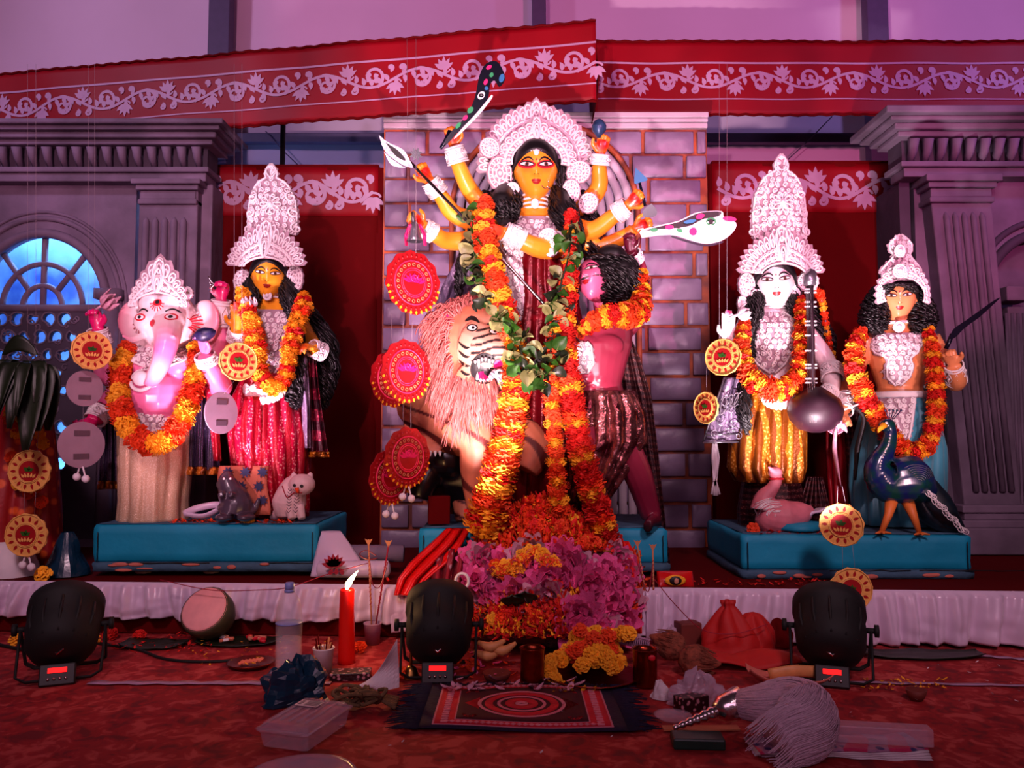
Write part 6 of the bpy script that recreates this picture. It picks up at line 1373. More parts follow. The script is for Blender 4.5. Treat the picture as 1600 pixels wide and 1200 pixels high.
for (x0, y0, x1, y1, x2, y2, w_) in ((1394, 778, 1388, 805, 1377, 832, .03), (1418, 784, 1428, 808, 1437, 834, .028)):
    q = MB(); q.tube([P(x0, y0, Yp-.02), P(x1, y1, Yp-.04), P(x2, y2, Yp-.05)], [w_, .018, .011], 10)
    for k in range(3): p = P(x2, y2-1, Yp-.05); q.tube([p, p+V((.035*(k-1), -.03+.01*abs(k-1), -.004))], [.009, .003], 6)
    q.tube([P(x2, y2-1, Yp-.05), P(x2, y2-1, Yp-.05)+V((.005, .03, -.005))], [.008, .003], 6); o = O('leg', q, M['banana_skin'], PK)
q = MB(); q.tube(cr([P(1440, 765, Yp+.04), P(1462, 790, Yp+.02), P(1480, 808, Yp), P(1505, 826, Yp-.02)], 5), lin([.075, .075, .06, .012], 5), 14, flat=.45); q.tube(cr([P(1430, 775, Yp+.06), P(1446, 805, Yp+.05), P(1470, 824, Yp+.03), P(1498, 830, Yp)], 5), lin([.05, .06, .045, .01], 5), 12, flat=.5); O('tail', q, M['peacock_dark'], PK)
for k in range(11):
    t = k/10; q = MB(); c = P(1442+t*56, 764+t*60, Yp-.035*(1-t)-.03-.0*k); a = -.8+.2*math.sin(k*2)
    loop2(q, lambda u, v, d: c+V((u, -d, v)), 0, 0, a, .045, .014, .0022, .012); loop2(q, lambda u, v, d: c+V((u, -d, v)), .01, -.006, a, .022, .006, .002, .014); O('tail_eye', q, M['shola'], PK)
q = MB(); mpP = projector(bvP, P(1410, 750, Yp), frame())
for k in range(9):
    q.tube([mpP(.02+.010*k*math.cos(t)*1.1, .0+.009*k*math.sin(t), .002) for t in np.linspace(.3, 2.2, 9)], .0016, 4)
O('wing_lines', q, M['silver_dull'], PK)['kind'] = 'stuff'
q = MB(); pn = cr([P(1384, 675, Yp-.03), P(1380, 700, Yp-.045), P(1374, 725, Yp-.06), P(1380, 750, Yp-.09)], 5)
for p in pn: h = bvP.find_nearest(p+V((0, -.05, 0))); q.ell(h[0], .0045, None, 6, 4)
O('neck_beads', q, M['shola'], PK)['kind'] = 'stuff'
# ---- swan
Ys = 3.74; mat('swan_paint', (226, 128, 142), .55, var=.25, sc_=14, bump=.2, bsc=30); SW = thing('swan', P(1225, 825, Ys), 'pink white swan figure with raised curved neck on the right pedestal', 'swan'); mb = MB()
mb.tube(cr([P(1188, 800, Ys), P(1200, 806, Ys), P(1228, 808, Ys), P(1256, 800, Ys), P(1270, 794, Ys)], 5), lin([.045, .08, .085, .05, .012], 5), 18)
mb.tube(cr([P(1192, 796, Ys), P(1194, 778, Ys), P(1206, 764, Ys), P(1213, 750, Ys), P(1212, 738, Ys)], 5), lin([.06, .042, .03, .026, .026], 5), 14); mb.ell(P(1211, 738, Ys-.01), (.032, .035, .028)); mb.tube([P(1209, 737, Ys-.03), P(1200, 729, Ys-.05)], [.018, .004], 8)
bd = remesh(mb, .005, 3); O('body', bd, M['swan_paint'], SW); mpW_ = projector(bvh(bd), P(1228, 800, Ys), frame()); q = MB()
for k in range(26):
    r0 = rnd(.01, .08); a0 = rnd(2.0, 3.4); q.tube([mpW_(-.06+1.5*r0*math.cos(a0-t), -.01+r0*math.sin(a0-t), .001) for t in np.linspace(0, .8, 6)], .0025, 4)
O('feather_lines', q, M['shola'], SW)['kind'] = 'stuff'
q = MB(); q.tube([P(1213, 748, Ys)+V((.030*math.cos(t), .032*math.sin(t), 0)) for t in np.linspace(0, 2*PI, 12)[:-1]], .005, 5, closed=True); O('collar', q, M['redpaint'], SW)
q = MB(); q.lathe([(.12, 0), (.125, .01), (.11, .03), (.06, .035)], V((P(1225, 0, Ys).x, Ys, P(0, 826, Ys).z-.0)), 20, wob=lambda u, z: 1+.1*math.sin(u*19)); O('base', q, M['teal'], SW)
# ---- mouse, owl, painted stand, folded cloths on the left pedestal
Ym = 3.73; mat('mouse_grey', (74, 60, 76), .3, var=.3, coat=.4); MS = thing('mouse', P(368, 812, Ym), 'glossy grey mouse figure sitting up, on the left pedestal', 'mouse'); mb = MB()
mb.tube(cr([P(366, 800, Ym), P(368, 785, Ym), P(358, 762, Ym), P(354, 748, Ym), P(355, 736, Ym)], 5), lin([.08, .075, .05, .038, .012], 5), 16)
for sx in (-1, 1): mb.ell(P(352+sx*7, 757, Ym-.01), (.022, .012, .024)); mb.tube([P(358+sx*10, 778, Ym-.03), P(352+sx*7, 772, Ym-.09)], [.02, .014], 8); mb.ell(P(368+sx*17, 808, Ym-.05), (.04, .06, .02))
mb.tube(cr([P(385, 800, Ym), P(398, 795, Ym+.02), P(404, 780, Ym+.02)], 4), lin([.03, .016, .01], 4), 8); O('body', remesh(mb, .005, 2), M['mouse_grey'], MS)
q = MB(); 
for sx in (-1, 1): q.ell(P(355+sx*5, 748, Ym-.04), .006)
O('eye', q, M['eyewhite'], MS)['kind'] = 'stuff'
Yo = 3.8; mat('owl_paint', (226, 190, 190), .6, var=.2, bump=.3, bsc=40); OW = thing('owl', P(460, 808, Yo), 'pinkish white owl figure with painted brown wings on the left pedestal', 'owl'); mb = MB()
mb.tube(cr([P(452, 806, Yo), P(452, 785, Yo), P(460, 762, Yo), P(470, 756, Yo-.02)], 5), lin([.06, .08, .062, .045], 5), 18); mb.ell(P(472, 757, Yo-.04), (.062, .055, .05))
for sx in (-1, 1): mb.ell(P(472+sx*13, 744, Yo-.03), (.014, .01, .02)); mb.tube([P(460+sx*8, 790, Yo-.05), P(464+sx*8, 811, Yo-.08)], [.024, .018], 8)
mb.tube([P(450, 795, Yo), P(424, 808, Yo+.04)], [.05, .015], 10); bd = remesh(mb, .005, 2); O('body', bd, M['owl_paint'], OW); mpo = projector(bvh(bd), P(462, 775, Yo), frame()); q = MB()
disc(q, mpo, .018, .055, .008, .008, .003, 8); disc(q, mpo, .052, .052, .008, .008, .003, 8); O('pupil', q, M['ink'], OW)['kind'] = 'stuff'
q = MB(); q.tube([mpo(.03, .045, .004), mpo(.034, .028, .012), mpo(.034, .018, .004)], [.010, .008, .003], 6); O('beak', q, M['marigold_orange'], OW); q = MB()
for k in range(16): v = -.06+.014*(k % 8); u = .0+.03*(k//8); q.tube([mpo(u-.02+.02*t, v-.01*math.sin(PI*t), .001) for t in (0, .5, 1)], .002, 4)
O('breast_feathers', q, M['shola_shade'], OW)['kind'] = 'stuff'
q = MB(); q.tube(cr([mpo(-.05, .05, .004), mpo(-.02, .0, .004), mpo(.01, .02, .004), mpo(.05, .02, .004)], 4), .003, 5); O('red_thread', q, M['thread_red'], OW)
r_ = thing('painted_stand', P(385, 808, 3.80), 'small stand wrapped in orange cloth with dark blue flowers, behind the mouse', 'stand'); q = MB(); q.grid(lambda u, v: P(346+74*u-3*math.sin(v*5), 728+76*v, 3.80-.01*math.sin(u*9)), 16, 10); mat('orange_cloth', (206, 110, 84), .75, bump=.2)
O('cloth', q, M['orange_cloth'], r_, solid=.03); mat('flower_blue', (30, 34, 80), .7)
for k in range(9):
    x, y = 356+(k % 3)*27+(k//3 % 2)*-6, 738+(k//3)*22; q = MB(); q.plate([[((9.5 if i % 2 else 5)*math.cos(i*PI/8), (9.5 if i % 2 else 5)*math.sin(i*PI/8)) for i in range(16)]], .003, lambda u, v, d: P(x+u, y+v, 3.768-d)); O('cloth_flower', q, M['flower_blue'], r_, smooth=False)
def cloth_roll(loc, ln, r, ang, m_, lab, name='folded_cloth', n=3, lab2=None):
    q = MB(); c = V(loc); d = V((math.cos(ang), math.sin(ang)*.5, 0))
    for k in range(n): q.tube(cr([c-d*ln*.5+V((0, 0, r*(.4+.75*k))), c+V((0, -.01*k, r*(.5+.8*k))), c+d*ln*.5+V((0, .01, r*(.35+.7*k)))], 4), lin([r*.5, r*.75, r*.5], 4), 10, flat=.9)
    return tag(O(name, q, M[m_]), lab, 'cloth')
c = P(308, 806, 3.74); q = MB(); q.tube(cr([c+V((-.06, 0, .01)), c+V((0, -.01, .035)), c+V((.08, .01, .05)), c+V((.1, .02, .035)), c+V((.03, 0, .0)), c+V((-.06, 0, .008))], 5), .016, 8, flat=.5, closed=False); tag(O('folded_cloth', q, M['satin']), 'folded pale pink cloth loop beside the mouse on the left pedestal', 'cloth')
c = P(1278, 815, 3.75); q = MB(); q.grid(lambda u, v: c+V((-.07+.16*u, -.05+.12*v, .012+.05*math.sin(PI*u)*(1-.3*v)+.008*math.sin(u*12))), 12, 8); tag(O('folded_cloth', q, M['satin'], solid=.012), 'folded lavender cloth behind the hanging paper disc on the right pedestal', 'cloth')
q = MB(); drape(q, [(745, 1262, 1285), (790, 1248, 1296), (826, 1244, 1300)], 3.96, 6, .012, 40, seed=4); tag(O('striped_cloth', q, M['brown_veil'], solid=.006), 'dark red striped cloth hanging behind the swan', 'cloth')
q = MB(); drape(q, [(600, 1292, 1312), (700, 1290, 1322), (800, 1296, 1326)], 4.0, 3, .012, 20, seed=5); tag(O('red_cloth', q, M['red_cloth'], solid=.004), 'red cloth hanging between the two right hand statues', 'cloth')
# ================================================================ HANGING PAPER DISCS
mat('ring_tan', (200, 120, 80), .6); DP = {}
def paperdisc(px, py, rx, ry, Y, style, label, strings=(), group=None, balls=0, yaw=None):
    rad = ry*Y/F; c = P(px, py, Y); yaw = math.acos(min(1, rx/ry))*(1 if px < 800 else -1) if yaw is None else yaw; R = rotz(yaw); mp = lambda u, v, d: c+R@V((u, -d, v))
    root = thing('hanging_paper_disc', c-V((0, 0, rad)), label, 'paper disc', group); N = 48; q = MB()
    q.plate([[(rad*(1+.035*math.sin(12*2*PI*i/N)*(1 if style != 'card' else 0))*math.cos(2*PI*i/N), rad*(1+.035*math.sin(12*2*PI*i/N)*(1 if style != 'card' else 0))*math.sin(2*PI*i/N)) for i in range(N)]], .006, mp)
    O('board', q, M['gold_paper' if style == 'gold' else 'card_back' if style == 'card' else 'disc_red'], root, smooth=False)
    if style == 'card':
        for v in (.5, -.5): q = MB(); q.plate([[(-.35*rad, (v-.12)*rad), (.3*rad, (v-.12)*rad), (.3*rad, (v+.12)*rad), (-.35*rad, (v+.12)*rad)]], .003, lambda u, v_, d: mp(u, v_, d+.006)); O('tape', q, M['tape'], root, smooth=False)
    else:
        q = MB(); q.plate([[(rad*.52*math.cos(t), rad*.52*math.sin(t)) for t in np.linspace(0, 2*PI, 25)[:-1]]], .004, lambda u, v, d: mp(u, v, d+.006)); O('centre', q, M['disc_red'], root, smooth=False)
        q = MB()
        for f_ in ((.97, .56, .50) if style == 'gold' else (.70, .46, .40)): q.tube([mp(rad*f_*math.cos(t), rad*f_*math.sin(t), .008) for t in np.linspace(0, 2*PI, 33)[:-1]], .0028 if style == 'gold' else .0035, 5, closed=True)
        O('ring', q, M['gold_paper' if style == 'gold' else 'disc_pink'], root)
        n = 14 if style == 'gold' else 20
        q = MB(); q2 = MB(); q3 = MB()
        for i in range(n):
            a = 2*PI*i/n
            if style == 'gold': petal2(q, rad*.62*math.cos(a), rad*.62*math.sin(a), a, rad*.26, rad*.065, mp, d=.0085); petal2(q2, rad*.64*math.cos(a+PI/n), rad*.64*math.sin(a+PI/n), a+PI/n, rad*.2, rad*.018, mp, d=.0085)
            else: q3.tube([mp(rad*.58*math.cos(a)+rad*.05*math.cos(t), rad*.58*math.sin(a)+rad*.05*math.sin(t), .008) for t in np.linspace(0, 2*PI, 7)[:-1]], .0025, 4, closed=True)
        if style == 'red':
            O('ring_beads', q3, M['ring_tan'], root)['kind'] = 'stuff'; m_ = 30
            for i in range(m_):
                a = 2*PI*i/m_; p = mp(rad*.84*math.cos(a), rad*.84*math.sin(a), .008); q.ell(p, (rad*.045, .006, rad*.045), None, 6, 4)
                low = math.sin(a) < -.2
                if low: petal2(q2, rad*.9*math.cos(a), rad*.9*math.sin(a), a, rad*.13, rad*.04, mp, d=.009)
        O('rim_pattern', q, M['disc_red'], root)['kind'] = 'stuff'; O('rim_detail', q2, M['gold_paper' if style == 'gold' else 'marigold_yellow'], root)['kind'] = 'stuff'
        q = MB(); 
        if style == 'gold':
            petal2(q, .0, -.0, 2.5, rad*.3, rad*.09, mp, d=.012); petal2(q, 0, 0, .5, rad*.26, rad*.07, mp, d=.012); petal2(q, 0, rad*.03, 1.4, rad*.22, rad*.07, mp, d=.012); O('leaf_emblem', q, M['leaf_green'], root)
            q = MB()
            for k in range(5): petal2(q, rad*.1*(k-2), -rad*.3, PI/2+.35*(2-k), rad*.22, rad*.05, mp, d=.0125)
            O('flower_emblem', q, M['gold_paper'], root)
        else:
            for k in range(7): petal2(q, rad*.05*(k-3), rad*.0, PI/2-.4*(k-3), rad*.3, rad*.05, mp, d=.012)
            curl2(q, mp, 0, rad*.12, rad*.15, 0, 1, .0028, .012); O('flower_emblem', q, M['paint_pink'], root)
    if strings:
        for (x0, y0, x1, y1) in strings: q = MB(); q.tube([P(x0, y0, Y), P(x1, y1, Y)], .0007, 4); O('string', q, M['thread_white'], root)
    for k in range(balls):
        q = MB(); x = px+(k-(balls-1)/2)*14; y = py+ry+14+3*(k % 2); q.tube([P(px+(k-.5)*5, py+ry-2, Y), P(x, y, Y)], .004, 5); q.ell(P(x, y, Y), .017, None, 10, 7); O('pompom', q, M['paper_white'], root)
    return root
Yh = 3.5
paperdisc(143, 548, 22, 30, Yh, 'gold', 'gold and red paper disc hanging beside the upper left fist of the elephant headed statue', [(138, 100, 138, 520), (148, 100, 148, 520)])
paperdisc(372, 565, 24, 30, Yh+.05, 'gold', 'reddish gold paper disc hanging between the elephant headed statue and the pink sari statue', [(366, 100, 366, 536), (378, 100, 378, 536)])
paperdisc(50, 632, 37, 35, Yh, 'gold', 'topmost gold paper disc at the far left, partly hidden by dark leaves', [(43, 100, 43, 600), (56, 100, 56, 600)])
paperdisc(47, 736, 35, 33, Yh, 'gold', 'middle gold paper disc of the three hanging at the far left', [(42, 667, 42, 704), (60, 667, 58, 704)])
paperdisc(42, 836, 35, 33, Yh, 'gold', 'lowest gold paper disc of the three hanging at the far left', [(38, 769, 38, 803), (56, 769, 54, 803)], balls=2)
paperdisc(132, 607, 17, 28, Yh+.02, 'card', 'plain back of a hanging paper disc with tape, above the lower left pink fist', [(132, 578, 132, 560)])
paperdisc(127, 695, 21, 36, Yh+.02, 'card', 'plain back of a paper disc with two white balls, below the pink fist', [(130, 635, 130, 660)], balls=2)
paperdisc(345, 645, 15, 33, Yh+.14, 'card', 'plain back of a hanging paper disc under the reddish disc, left of the pink sari', [(366, 595, 350, 615)])
paperdisc(645, 442, 38, 50, Yh, 'red', 'topmost red paper disc of the strand hanging in front of the brick wall', [(636, 60, 638, 395), (650, 60, 650, 395)])
paperdisc(612, 592, 22, 44, Yh+.03, 'red', 'red and green paper disc tucked behind the middle one by the brick wall', [(612, 490, 612, 550)], yaw=.9)
paperdisc(634, 580, 33, 49, Yh, 'red', 'middle red paper disc of the strand hanging in front of the brick wall', [(630, 490, 630, 532), (644, 490, 644, 532)])
paperdisc(610, 745, 22, 44, Yh+.03, 'red', 'red and green paper disc tucked behind the lowest one by the brick wall', [(610, 635, 610, 702)], yaw=.9, balls=2)
paperdisc(636, 715, 30, 47, Yh, 'red', 'lowest red paper disc of the strand hanging in front of the brick wall', [(630, 628, 630, 669), (642, 628, 642, 669)], balls=2)
paperdisc(1130, 558, 24, 29, Yh, 'gold', 'gold paper disc hanging beside the raised white palm of the goddess with the lute', [(1124, 100, 1124, 530), (1136, 100, 1136, 530)])
paperdisc(1104, 637, 14, 25, Yh+.25, 'gold', 'gold paper disc half hidden behind the silver shawl at right of the bricks', [(1104, 560, 1104, 613)])
paperdisc(1315, 820, 27, 33, 3.3, 'gold', 'gold paper disc hanging in front of the right pedestal', [(1309, 760, 1308, 789), (1316, 760, 1322, 789)])
paperdisc(1329, 921, 34, 33, 3.2, 'gold', 'gold paper disc hanging low, right behind the rightmost stage lamp', [(1316, 852, 1317, 890), (1332, 852, 1336, 890)])
# ================================================================ FAR LEFT: leaf bundle wrapped in a red sari
r_ = thing('wrapped_plant', P(40, 880, 3.8), 'plant bundle with drooping dark leaves wrapped in a red flowered sari at the far left', 'plant')
q = MB(); skirt_body(q, [(600, 35, 20, .06, .1), (650, 30, 44, .13, .1), (720, 25, 55, .16, .12), (800, 22, 60, .18, .14), (880, 20, 66, .18, .14)], 3.85, 9, n=80, seed=51); sparkle('red_flower_sari', (150, 8, 20), (226, 90, 30), 16, .5, .1); O('red_sari', q, M['red_flower_sari'], r_)
for k in range(11):
    q = MB(); a = k*2.4; c = P(38+8*math.cos(a), 575, 3.46-.05*abs(math.sin(a))); ln = rnd(.15, .36); dx = math.cos(a)*.10; dy = -abs(math.sin(a))*.08-.02*k/4
    def fn(u, v): 
        x = (u-.5)*.10*math.sin(PI*(.12+.85*v))**.7; return c+V((dx*math.sin(v*1.6)+x*abs(math.sin(a+1))+x*.5, dy*v-.015*abs(2*u-1), .05*math.sin(v*2.2)*2-.3*ln*v-ln*.9*v*v))
    q.grid(fn, 4, 8); O('drooping_leaf', q, M['leaf_dark'], r_, solid=.003)
q = MB(); c = P(10, 562, 3.42); q.grid(lambda u, v: c+V((-.02+.16*v, -.02*math.sin(v*3), .02+.05*math.sin(PI*v)+(u-.5)*.07*math.sin(PI*v)**.6)), 4, 8); O('drooping_leaf', q, M['leaf_dark'], r_, solid=.003)
q = MB(); skirt_body(q, [(845, 12, 30, .08, .05), (880, 10, 46, .12, .08), (906, 10, 50, .13, .06)], 3.72, 7, n=50, seed=53); tag(O('cream_cloth', q, M['paper_white']), 'crumpled cream cloth at the foot of the wrapped plant, far left', 'cloth')
for k in range(16): 
    x, y = rnd(0, 68), rnd(640, 800); flower(None, random.choice(('orange', 'yellow', 'red')), P(x, y, 3.66), .028, (0, -1, .2)); o = C.objects[-1]; tag(o, 'marigold pinned on the red sari of the wrapped plant', 'flower', 'marigolds on the wrapped plant')
flower(None, 'yellow', P(67, 897, 3.55), .036, (0, -1, .5)); tag(C.objects[-1], 'single yellow marigold on the stage edge at the far left', 'flower')
# ================================================================ FLOWER MOUND
mat('mound_core', (96, 20, 24), .9, var=.4, sc_=20)
def mp_m(u, t):      # u in -1..1 across, t in 0..1 from top to foot
    py = 792+(1000-792)*t; cx_ = 846+14*math.sin(t*2.4); hw = float(np.interp(t, [0, .15, .35, .6, .85, 1], [48, 92, 134, 140, 130, 112]))
    Y = 3.50-.44*t**1.1+.16*u*u; Y += .012*noise.noise(V((u*4, t*5, 0)))
    return P(cx_+u*hw, py-10*(1-u*u)*math.sin(PI*t)*0-8*(1-u*u)*(1-t)+20*u*u*(1-t), Y)
q = MB(); q.grid(lambda u, v: mp_m(2*u-1, v), 30, 30)
n_ = len(q.v); q.add([V((x, 3.66, .02)) if z < .23 else V((x, 3.62, z*.8)) for x, y, z in []], [])
md = O('flower_mound', q, M['mound_core'], solid=.05); tag(md, 'heap of flower petals piled in front of the central pedestal', 'flower heap', kind='stuff')
bvM = bvh(q)
def petmesh(name, m_, sz, bend=.3):
    q = MB(); q.grid(lambda u, v: ((u-.5)*sz*.55*math.sin(PI*min(1, .15+.8*v)), v*sz, bend*sz*v*v+abs(u-.5)*sz*.3), 2, 3); return q
rg = random.Random(12)
def petalheap(n, region, mname, sz, label):
    base = petmesh('p', None, 1); bv_ = np.array([tuple(x) for x in base.v]); q = MB()
    for k in range(n):
        u, t = region(); p = mp_m(u, t); a, b_, c = rg.uniform(0, 6.28), rg.uniform(-.9, 1.3), rg.uniform(-.8, .8)
        R = np.array(rotz(a)@rotx(b_)@roty(c)); s_ = sz*rg.uniform(.6, 1.3); off = np.array(p)+np.array((rg.uniform(-.012, .012), -.03-rg.uniform(0, .022), .02))
        q.add((bv_*s_)@R.T+off, base.f)
    o = O('petal_pile', q, M[mname]); tag(o, label, 'petals', kind='stuff'); return o
top = lambda: (rg.uniform(-1, 1), rg.uniform(0, .36))
mid_ = lambda: (rg.uniform(-.95, .35), rg.uniform(.66, 1.0))
petalheap(1100, top, 'marigold_orange', .030, 'loose orange marigold petals on top of the flower heap'); petalheap(800, top, 'marigold_red', .030, 'loose red petals on top of the flower heap')
petalheap(500, top, 'marigold_yellow', .024, 'loose yellow petals on top of the flower heap')
petalheap(800, mid_, 'marigold_red', .028, 'loose red petals at the foot of the flower heap'); petalheap(420, mid_, 'marigold_yellow', .022, 'loose yellow petals at the foot of the flower heap')
petalheap(500, lambda: (rg.uniform(.82, 1.02), rg.uniform(.3, .95)), 'marigold_orange', .028, 'loose orange petals along the right side of the flower heap')
lot = []
for k in range(4):
    q = MB(); rr = random.Random(k)
    for ring, (n, op, ln) in enumerate(((6, .25, .9), (8, .7, 1.0), (8, 1.15, .95))):
        for i in range(n):
            a = 2*PI*i/n+ring*.4+rr.uniform(-.2, .2); o_ = op+rr.uniform(-.2, .25); R = rotz(a)@roty(o_)
            q.grid(lambda u, v: R@V((.10*math.sin(PI*v)*ln-abs(u-.5)*.22*math.sin(PI*v), (u-.5)*.62*math.sin(PI*min(1, .1+.84*v)), v*ln)), 3, 4)
    lot.append(mesh_of('lotus_flower', q, M['lotus' if k < 3 else 'lotus_pale'], True))
for k in range(84):
    if k < 62: u, t = rg.uniform(-.88, .98), rg.uniform(.36, .72)
    else: u, t = rg.uniform(.25, .95), rg.uniform(.6, .97)
    if -.55 < u < .05 and .42 < t < .56 and k % 3: u = rg.uniform(.2, .9)
    p = mp_m(u, t)+V((0, -.04, .015)); d = V((rg.uniform(-.7, .7), -1, rg.uniform(.1, 1))).normalized(); e = (d.to_track_quat('Z', 'Y').to_matrix()@rotz(rg.uniform(0, 6))).to_euler()
    o = link('lotus_flower', lot[rg.choice((0, 1, 2, 0, 1, 2, 3))], p-d*.03, None, e, rg.uniform(.072, .10)); zn = 'at the lower right of' if t > .72 else 'at the left of' if u < -.3 else 'in the middle of' if u < .35 else 'at the right of'; tag(o, 'pink lotus flower lying %s the flower heap' % zn, 'flower', 'pink lotus flowers %s the heap' % zn)
for k in range(6):
    o = link('lotus_flower', lot[k % 4], P(742+k*8, 905+k*16, 3.22+rg.uniform(0, .05)), None, (1.1, rg.uniform(-.5, .5), k), .06); tag(o, 'pink lotus flower at the left edge of the heap, behind the middle stage lamp', 'flower', 'lotus flowers by the middle lamp')
for k in range(26):
    u = -.62+.028*k+rg.uniform(-.02, .02); t = .44+.05*math.sin(k*.3)+rg.uniform(-.03, .03); flower(None, 'yellow' if k % 4 else 'orange', mp_m(u, t)+V((0, -.075, .02)), rg.uniform(.026, .034), (rg.uniform(-.5, .5), -1, .5)); tag(C.objects[-1], 'yellow marigold in the cluster across the middle of the flower heap', 'flower', 'yellow marigolds across the heap')
for k in range(22):
    flower(None, rg.choice(('orange', 'yellow', 'orange', 'red')), mp_m(rg.uniform(-.9, .9), rg.uniform(.02, .34))+V((0, -.05, .02)), rg.uniform(.022, .034), (rg.uniform(-.5, .5), -1, .6)); tag(C.objects[-1], 'whole marigold resting on the upper part of the flower heap', 'flower', 'marigolds on top of the heap')
for k in range(18):
    flower(None, rg.choice(('orange', 'yellow', 'orange', 'red')), mp_m(rg.uniform(-.95, .2), rg.uniform(.62, .86))+V((0, -.05, .02)), rg.uniform(.022, .03), (rg.uniform(-.5, .5), -1, .6)); tag(C.objects[-1], 'marigold resting on the lower left part of the flower heap', 'flower', 'marigolds low on the heap')
for px, py, s_, lab in ((800, 935, 1, 'round dark leaf in the middle of the flower heap, left one'), (820, 932, 1.1, 'round dark leaf in the middle of the flower heap, right one')):
    q = MB(); c = P(px, py, 3.12); q.grid(lambda u, v: c+V(((u-.5)*.09*s_*math.sin(PI*min(1, .1+.85*v)), -.03*v, -.02+.07*s_*v-.03*v*v-.02*abs(u-.5))), 6, 6); tag(O('round_leaf', q, M['leaf_dark'], solid=.003), lab, 'leaf')
# red cloths either side of the heap
q = MB(); drape(q, [(826, 698, 735, 3.60), (850, 672, 722, 3.52), (880, 640, 700, 3.44), (905, 622, 668, 3.40), (930, 616, 650, 3.36)], 3.5, 2.5, .025, 40, seed=61); mat('bright_red_cloth', (214, 10, 10), .38, var=.1, bump=.1)
tag(O('red_cloth', q, M['bright_red_cloth'], solid=.006), 'bright red glossy cloth flowing down left of the flower heap', 'cloth')
q = MB(); drape(q, [(846, 968, 982, 3.5), (880, 978, 998, 3.42), (930, 984, 1002, 3.34), (990, 982, 1002, 3.24)], 3.4, 1, .02, 14, seed=62)
tag(O('red_cloth', q, M['bright_red_cloth'], solid=.006), 'narrow red cloth edging the right side of the flower heap', 'cloth')
q = MB(); drape(q, [(858, 690, 730, 3.5), (890, 676, 730, 3.42), (925, 672, 728, 3.34)], 3.4, 3, .022, 40, seed=63); sparkle('check_cloth', (140, 20, 40), (200, 150, 160), 24, .5, .1, c3=(90, 8, 24), wave=(7, 1, 'X'))
tag(O('checked_cloth', q, M['check_cloth'], solid=.005), 'red and white checked cloth fold beside the middle stage lamp', 'cloth')
q = MB(); c = P(722, 908, 3.18); q.tube([c+V((.026*math.cos(t), 0, .03*math.sin(t))) for t in np.linspace(0, 2*PI, 17)[:-1]], .006, 8, closed=True); tag(O('shell_bangle', q, M['eyewhite']), 'white shell bangle standing in the petals above the middle stage lamp', 'bangle')
# ================================================================ STAGE LAMPS
def parcan(px, py, Y, yaw, label, tilt=38):
    g = P(px, py, Y); c = V((g.x, g.y, .172)); r_ = thing('stage_lamp', (g.x, g.y, 0), label, 'stage lamp', None); R = rotz(yaw)@rotx(-math.radians(90-tilt)); A_ = R@V((0, 0, 1))
    q = MB(); q.lathe([(.02, -.13), (.065, -.125), (.095, -.11), (.113, -.08), (.119, -.02), (.119, .05), (.125, .055), (.125, .105), (.118, .11), (.11, .1), (.02, .09)], c, 30, R); O('housing', q, M['black_plastic'], r_)
    for k in range(5):
        a = PI*.2+k*PI*.6/4; q = MB(); d = R@V((math.cos(a+PI*1.0), math.sin(a+PI*1.0), 0)); q.tube([c+d*.10+A_*-.10, c+d*.121+A_*-.02, c+d*.121+A_*.04], [.004, .006, .004], 6); O('cooling_fin', q, M['black_plastic'], r_)
    q = MB(); q.lathe([(.001, .1), (.107, .1), (.107, .106), (.001, .108)], c, 24, R); O('lens', q, M['clear_thick'], r_)
    sx = rotz(yaw)@V((1, 0, 0))
    for s_ in (-1, 1): q = MB(); q.tube([c+sx*s_*.118, c+sx*s_*.148], .010, 8); q.lathe([(.006, 0), (.022, .002), (.022, .016), (.006, .018)], c+sx*s_*.143, 12, rotz(yaw)@roty(s_*PI/2)); O('knob', q, M['black_plastic'], r_)
    for nm, yy in (('front_bracket', -.09), ('rear_bracket', .10)):
        q = MB(); e = rotz(yaw)@V((0, yy, 0)); z = .012; pts = [c+sx*-.134, V((c.x, c.y, 0))+sx*-.13+e*1.0+V((0, 0, .03)), V((c.x, c.y, 0))+sx*-.10+e+V((0, 0, z)), V((c.x, c.y, 0))+sx*.10+e+V((0, 0, z)), V((c.x, c.y, 0))+sx*.13+e+V((0, 0, .03)), c+sx*.134]
        q.tube(pts, .010, 6, flat=.5); O(nm, q, M['black_plastic'], r_)
    bk = c+A_*-.125+rotz(yaw)@V((0, -.012, -.062)); Rf = rotz(yaw)@rotx(-.35)
    q = MB(); q.box(bk, (.11, .03, .07), Rf); cp_ = O('control_panel', q, M['black_gloss'], r_, smooth=False, bevel=.004)
    q = MB(); q.box(bk+Rf@V((0, -.017, .014)), (.058, .004, .016), Rf); O('red_display', q, M['display'], cp_, smooth=False)
    for k in range(4): q = MB(); q.ell(bk+Rf@V((-.027+.018*k, -.017, -.014)), (.005, .004, .005)); O('button', q, M['steel'], cp_)
    q = MB(); q.tube([c+A_*-.134+V((-.02, -.005, .03)), c+A_*-.14+V((.0, -.008, .02)), c+A_*-.138+V((.018, -.006, .034)), c+A_*-.134+V((.024, -.004, .05))], .004, 6); O('handle_loop', q, M['steel'], r_)
parcan(98, 1030, 2.9, .38, 'black stage lamp at the left with a red display, tilted up')
parcan(686, 1024, 2.93, .05, 'black stage lamp in the middle, beside the flower heap'); parcan(1298, 1040, 2.88, -.34, 'black stage lamp at the right with a red display and four buttons')
q = MB(); q.tube(cr([PF(150, 1005, .006), PF(215, 1015, .006), PF(260, 1030, .006), PF(330, 1034, .006), PF(420, 1026, .006)], 5), .006, 6); tag(O('black_cable', q, M['black_plastic']), 'black cable running right from the left stage lamp', 'cable')
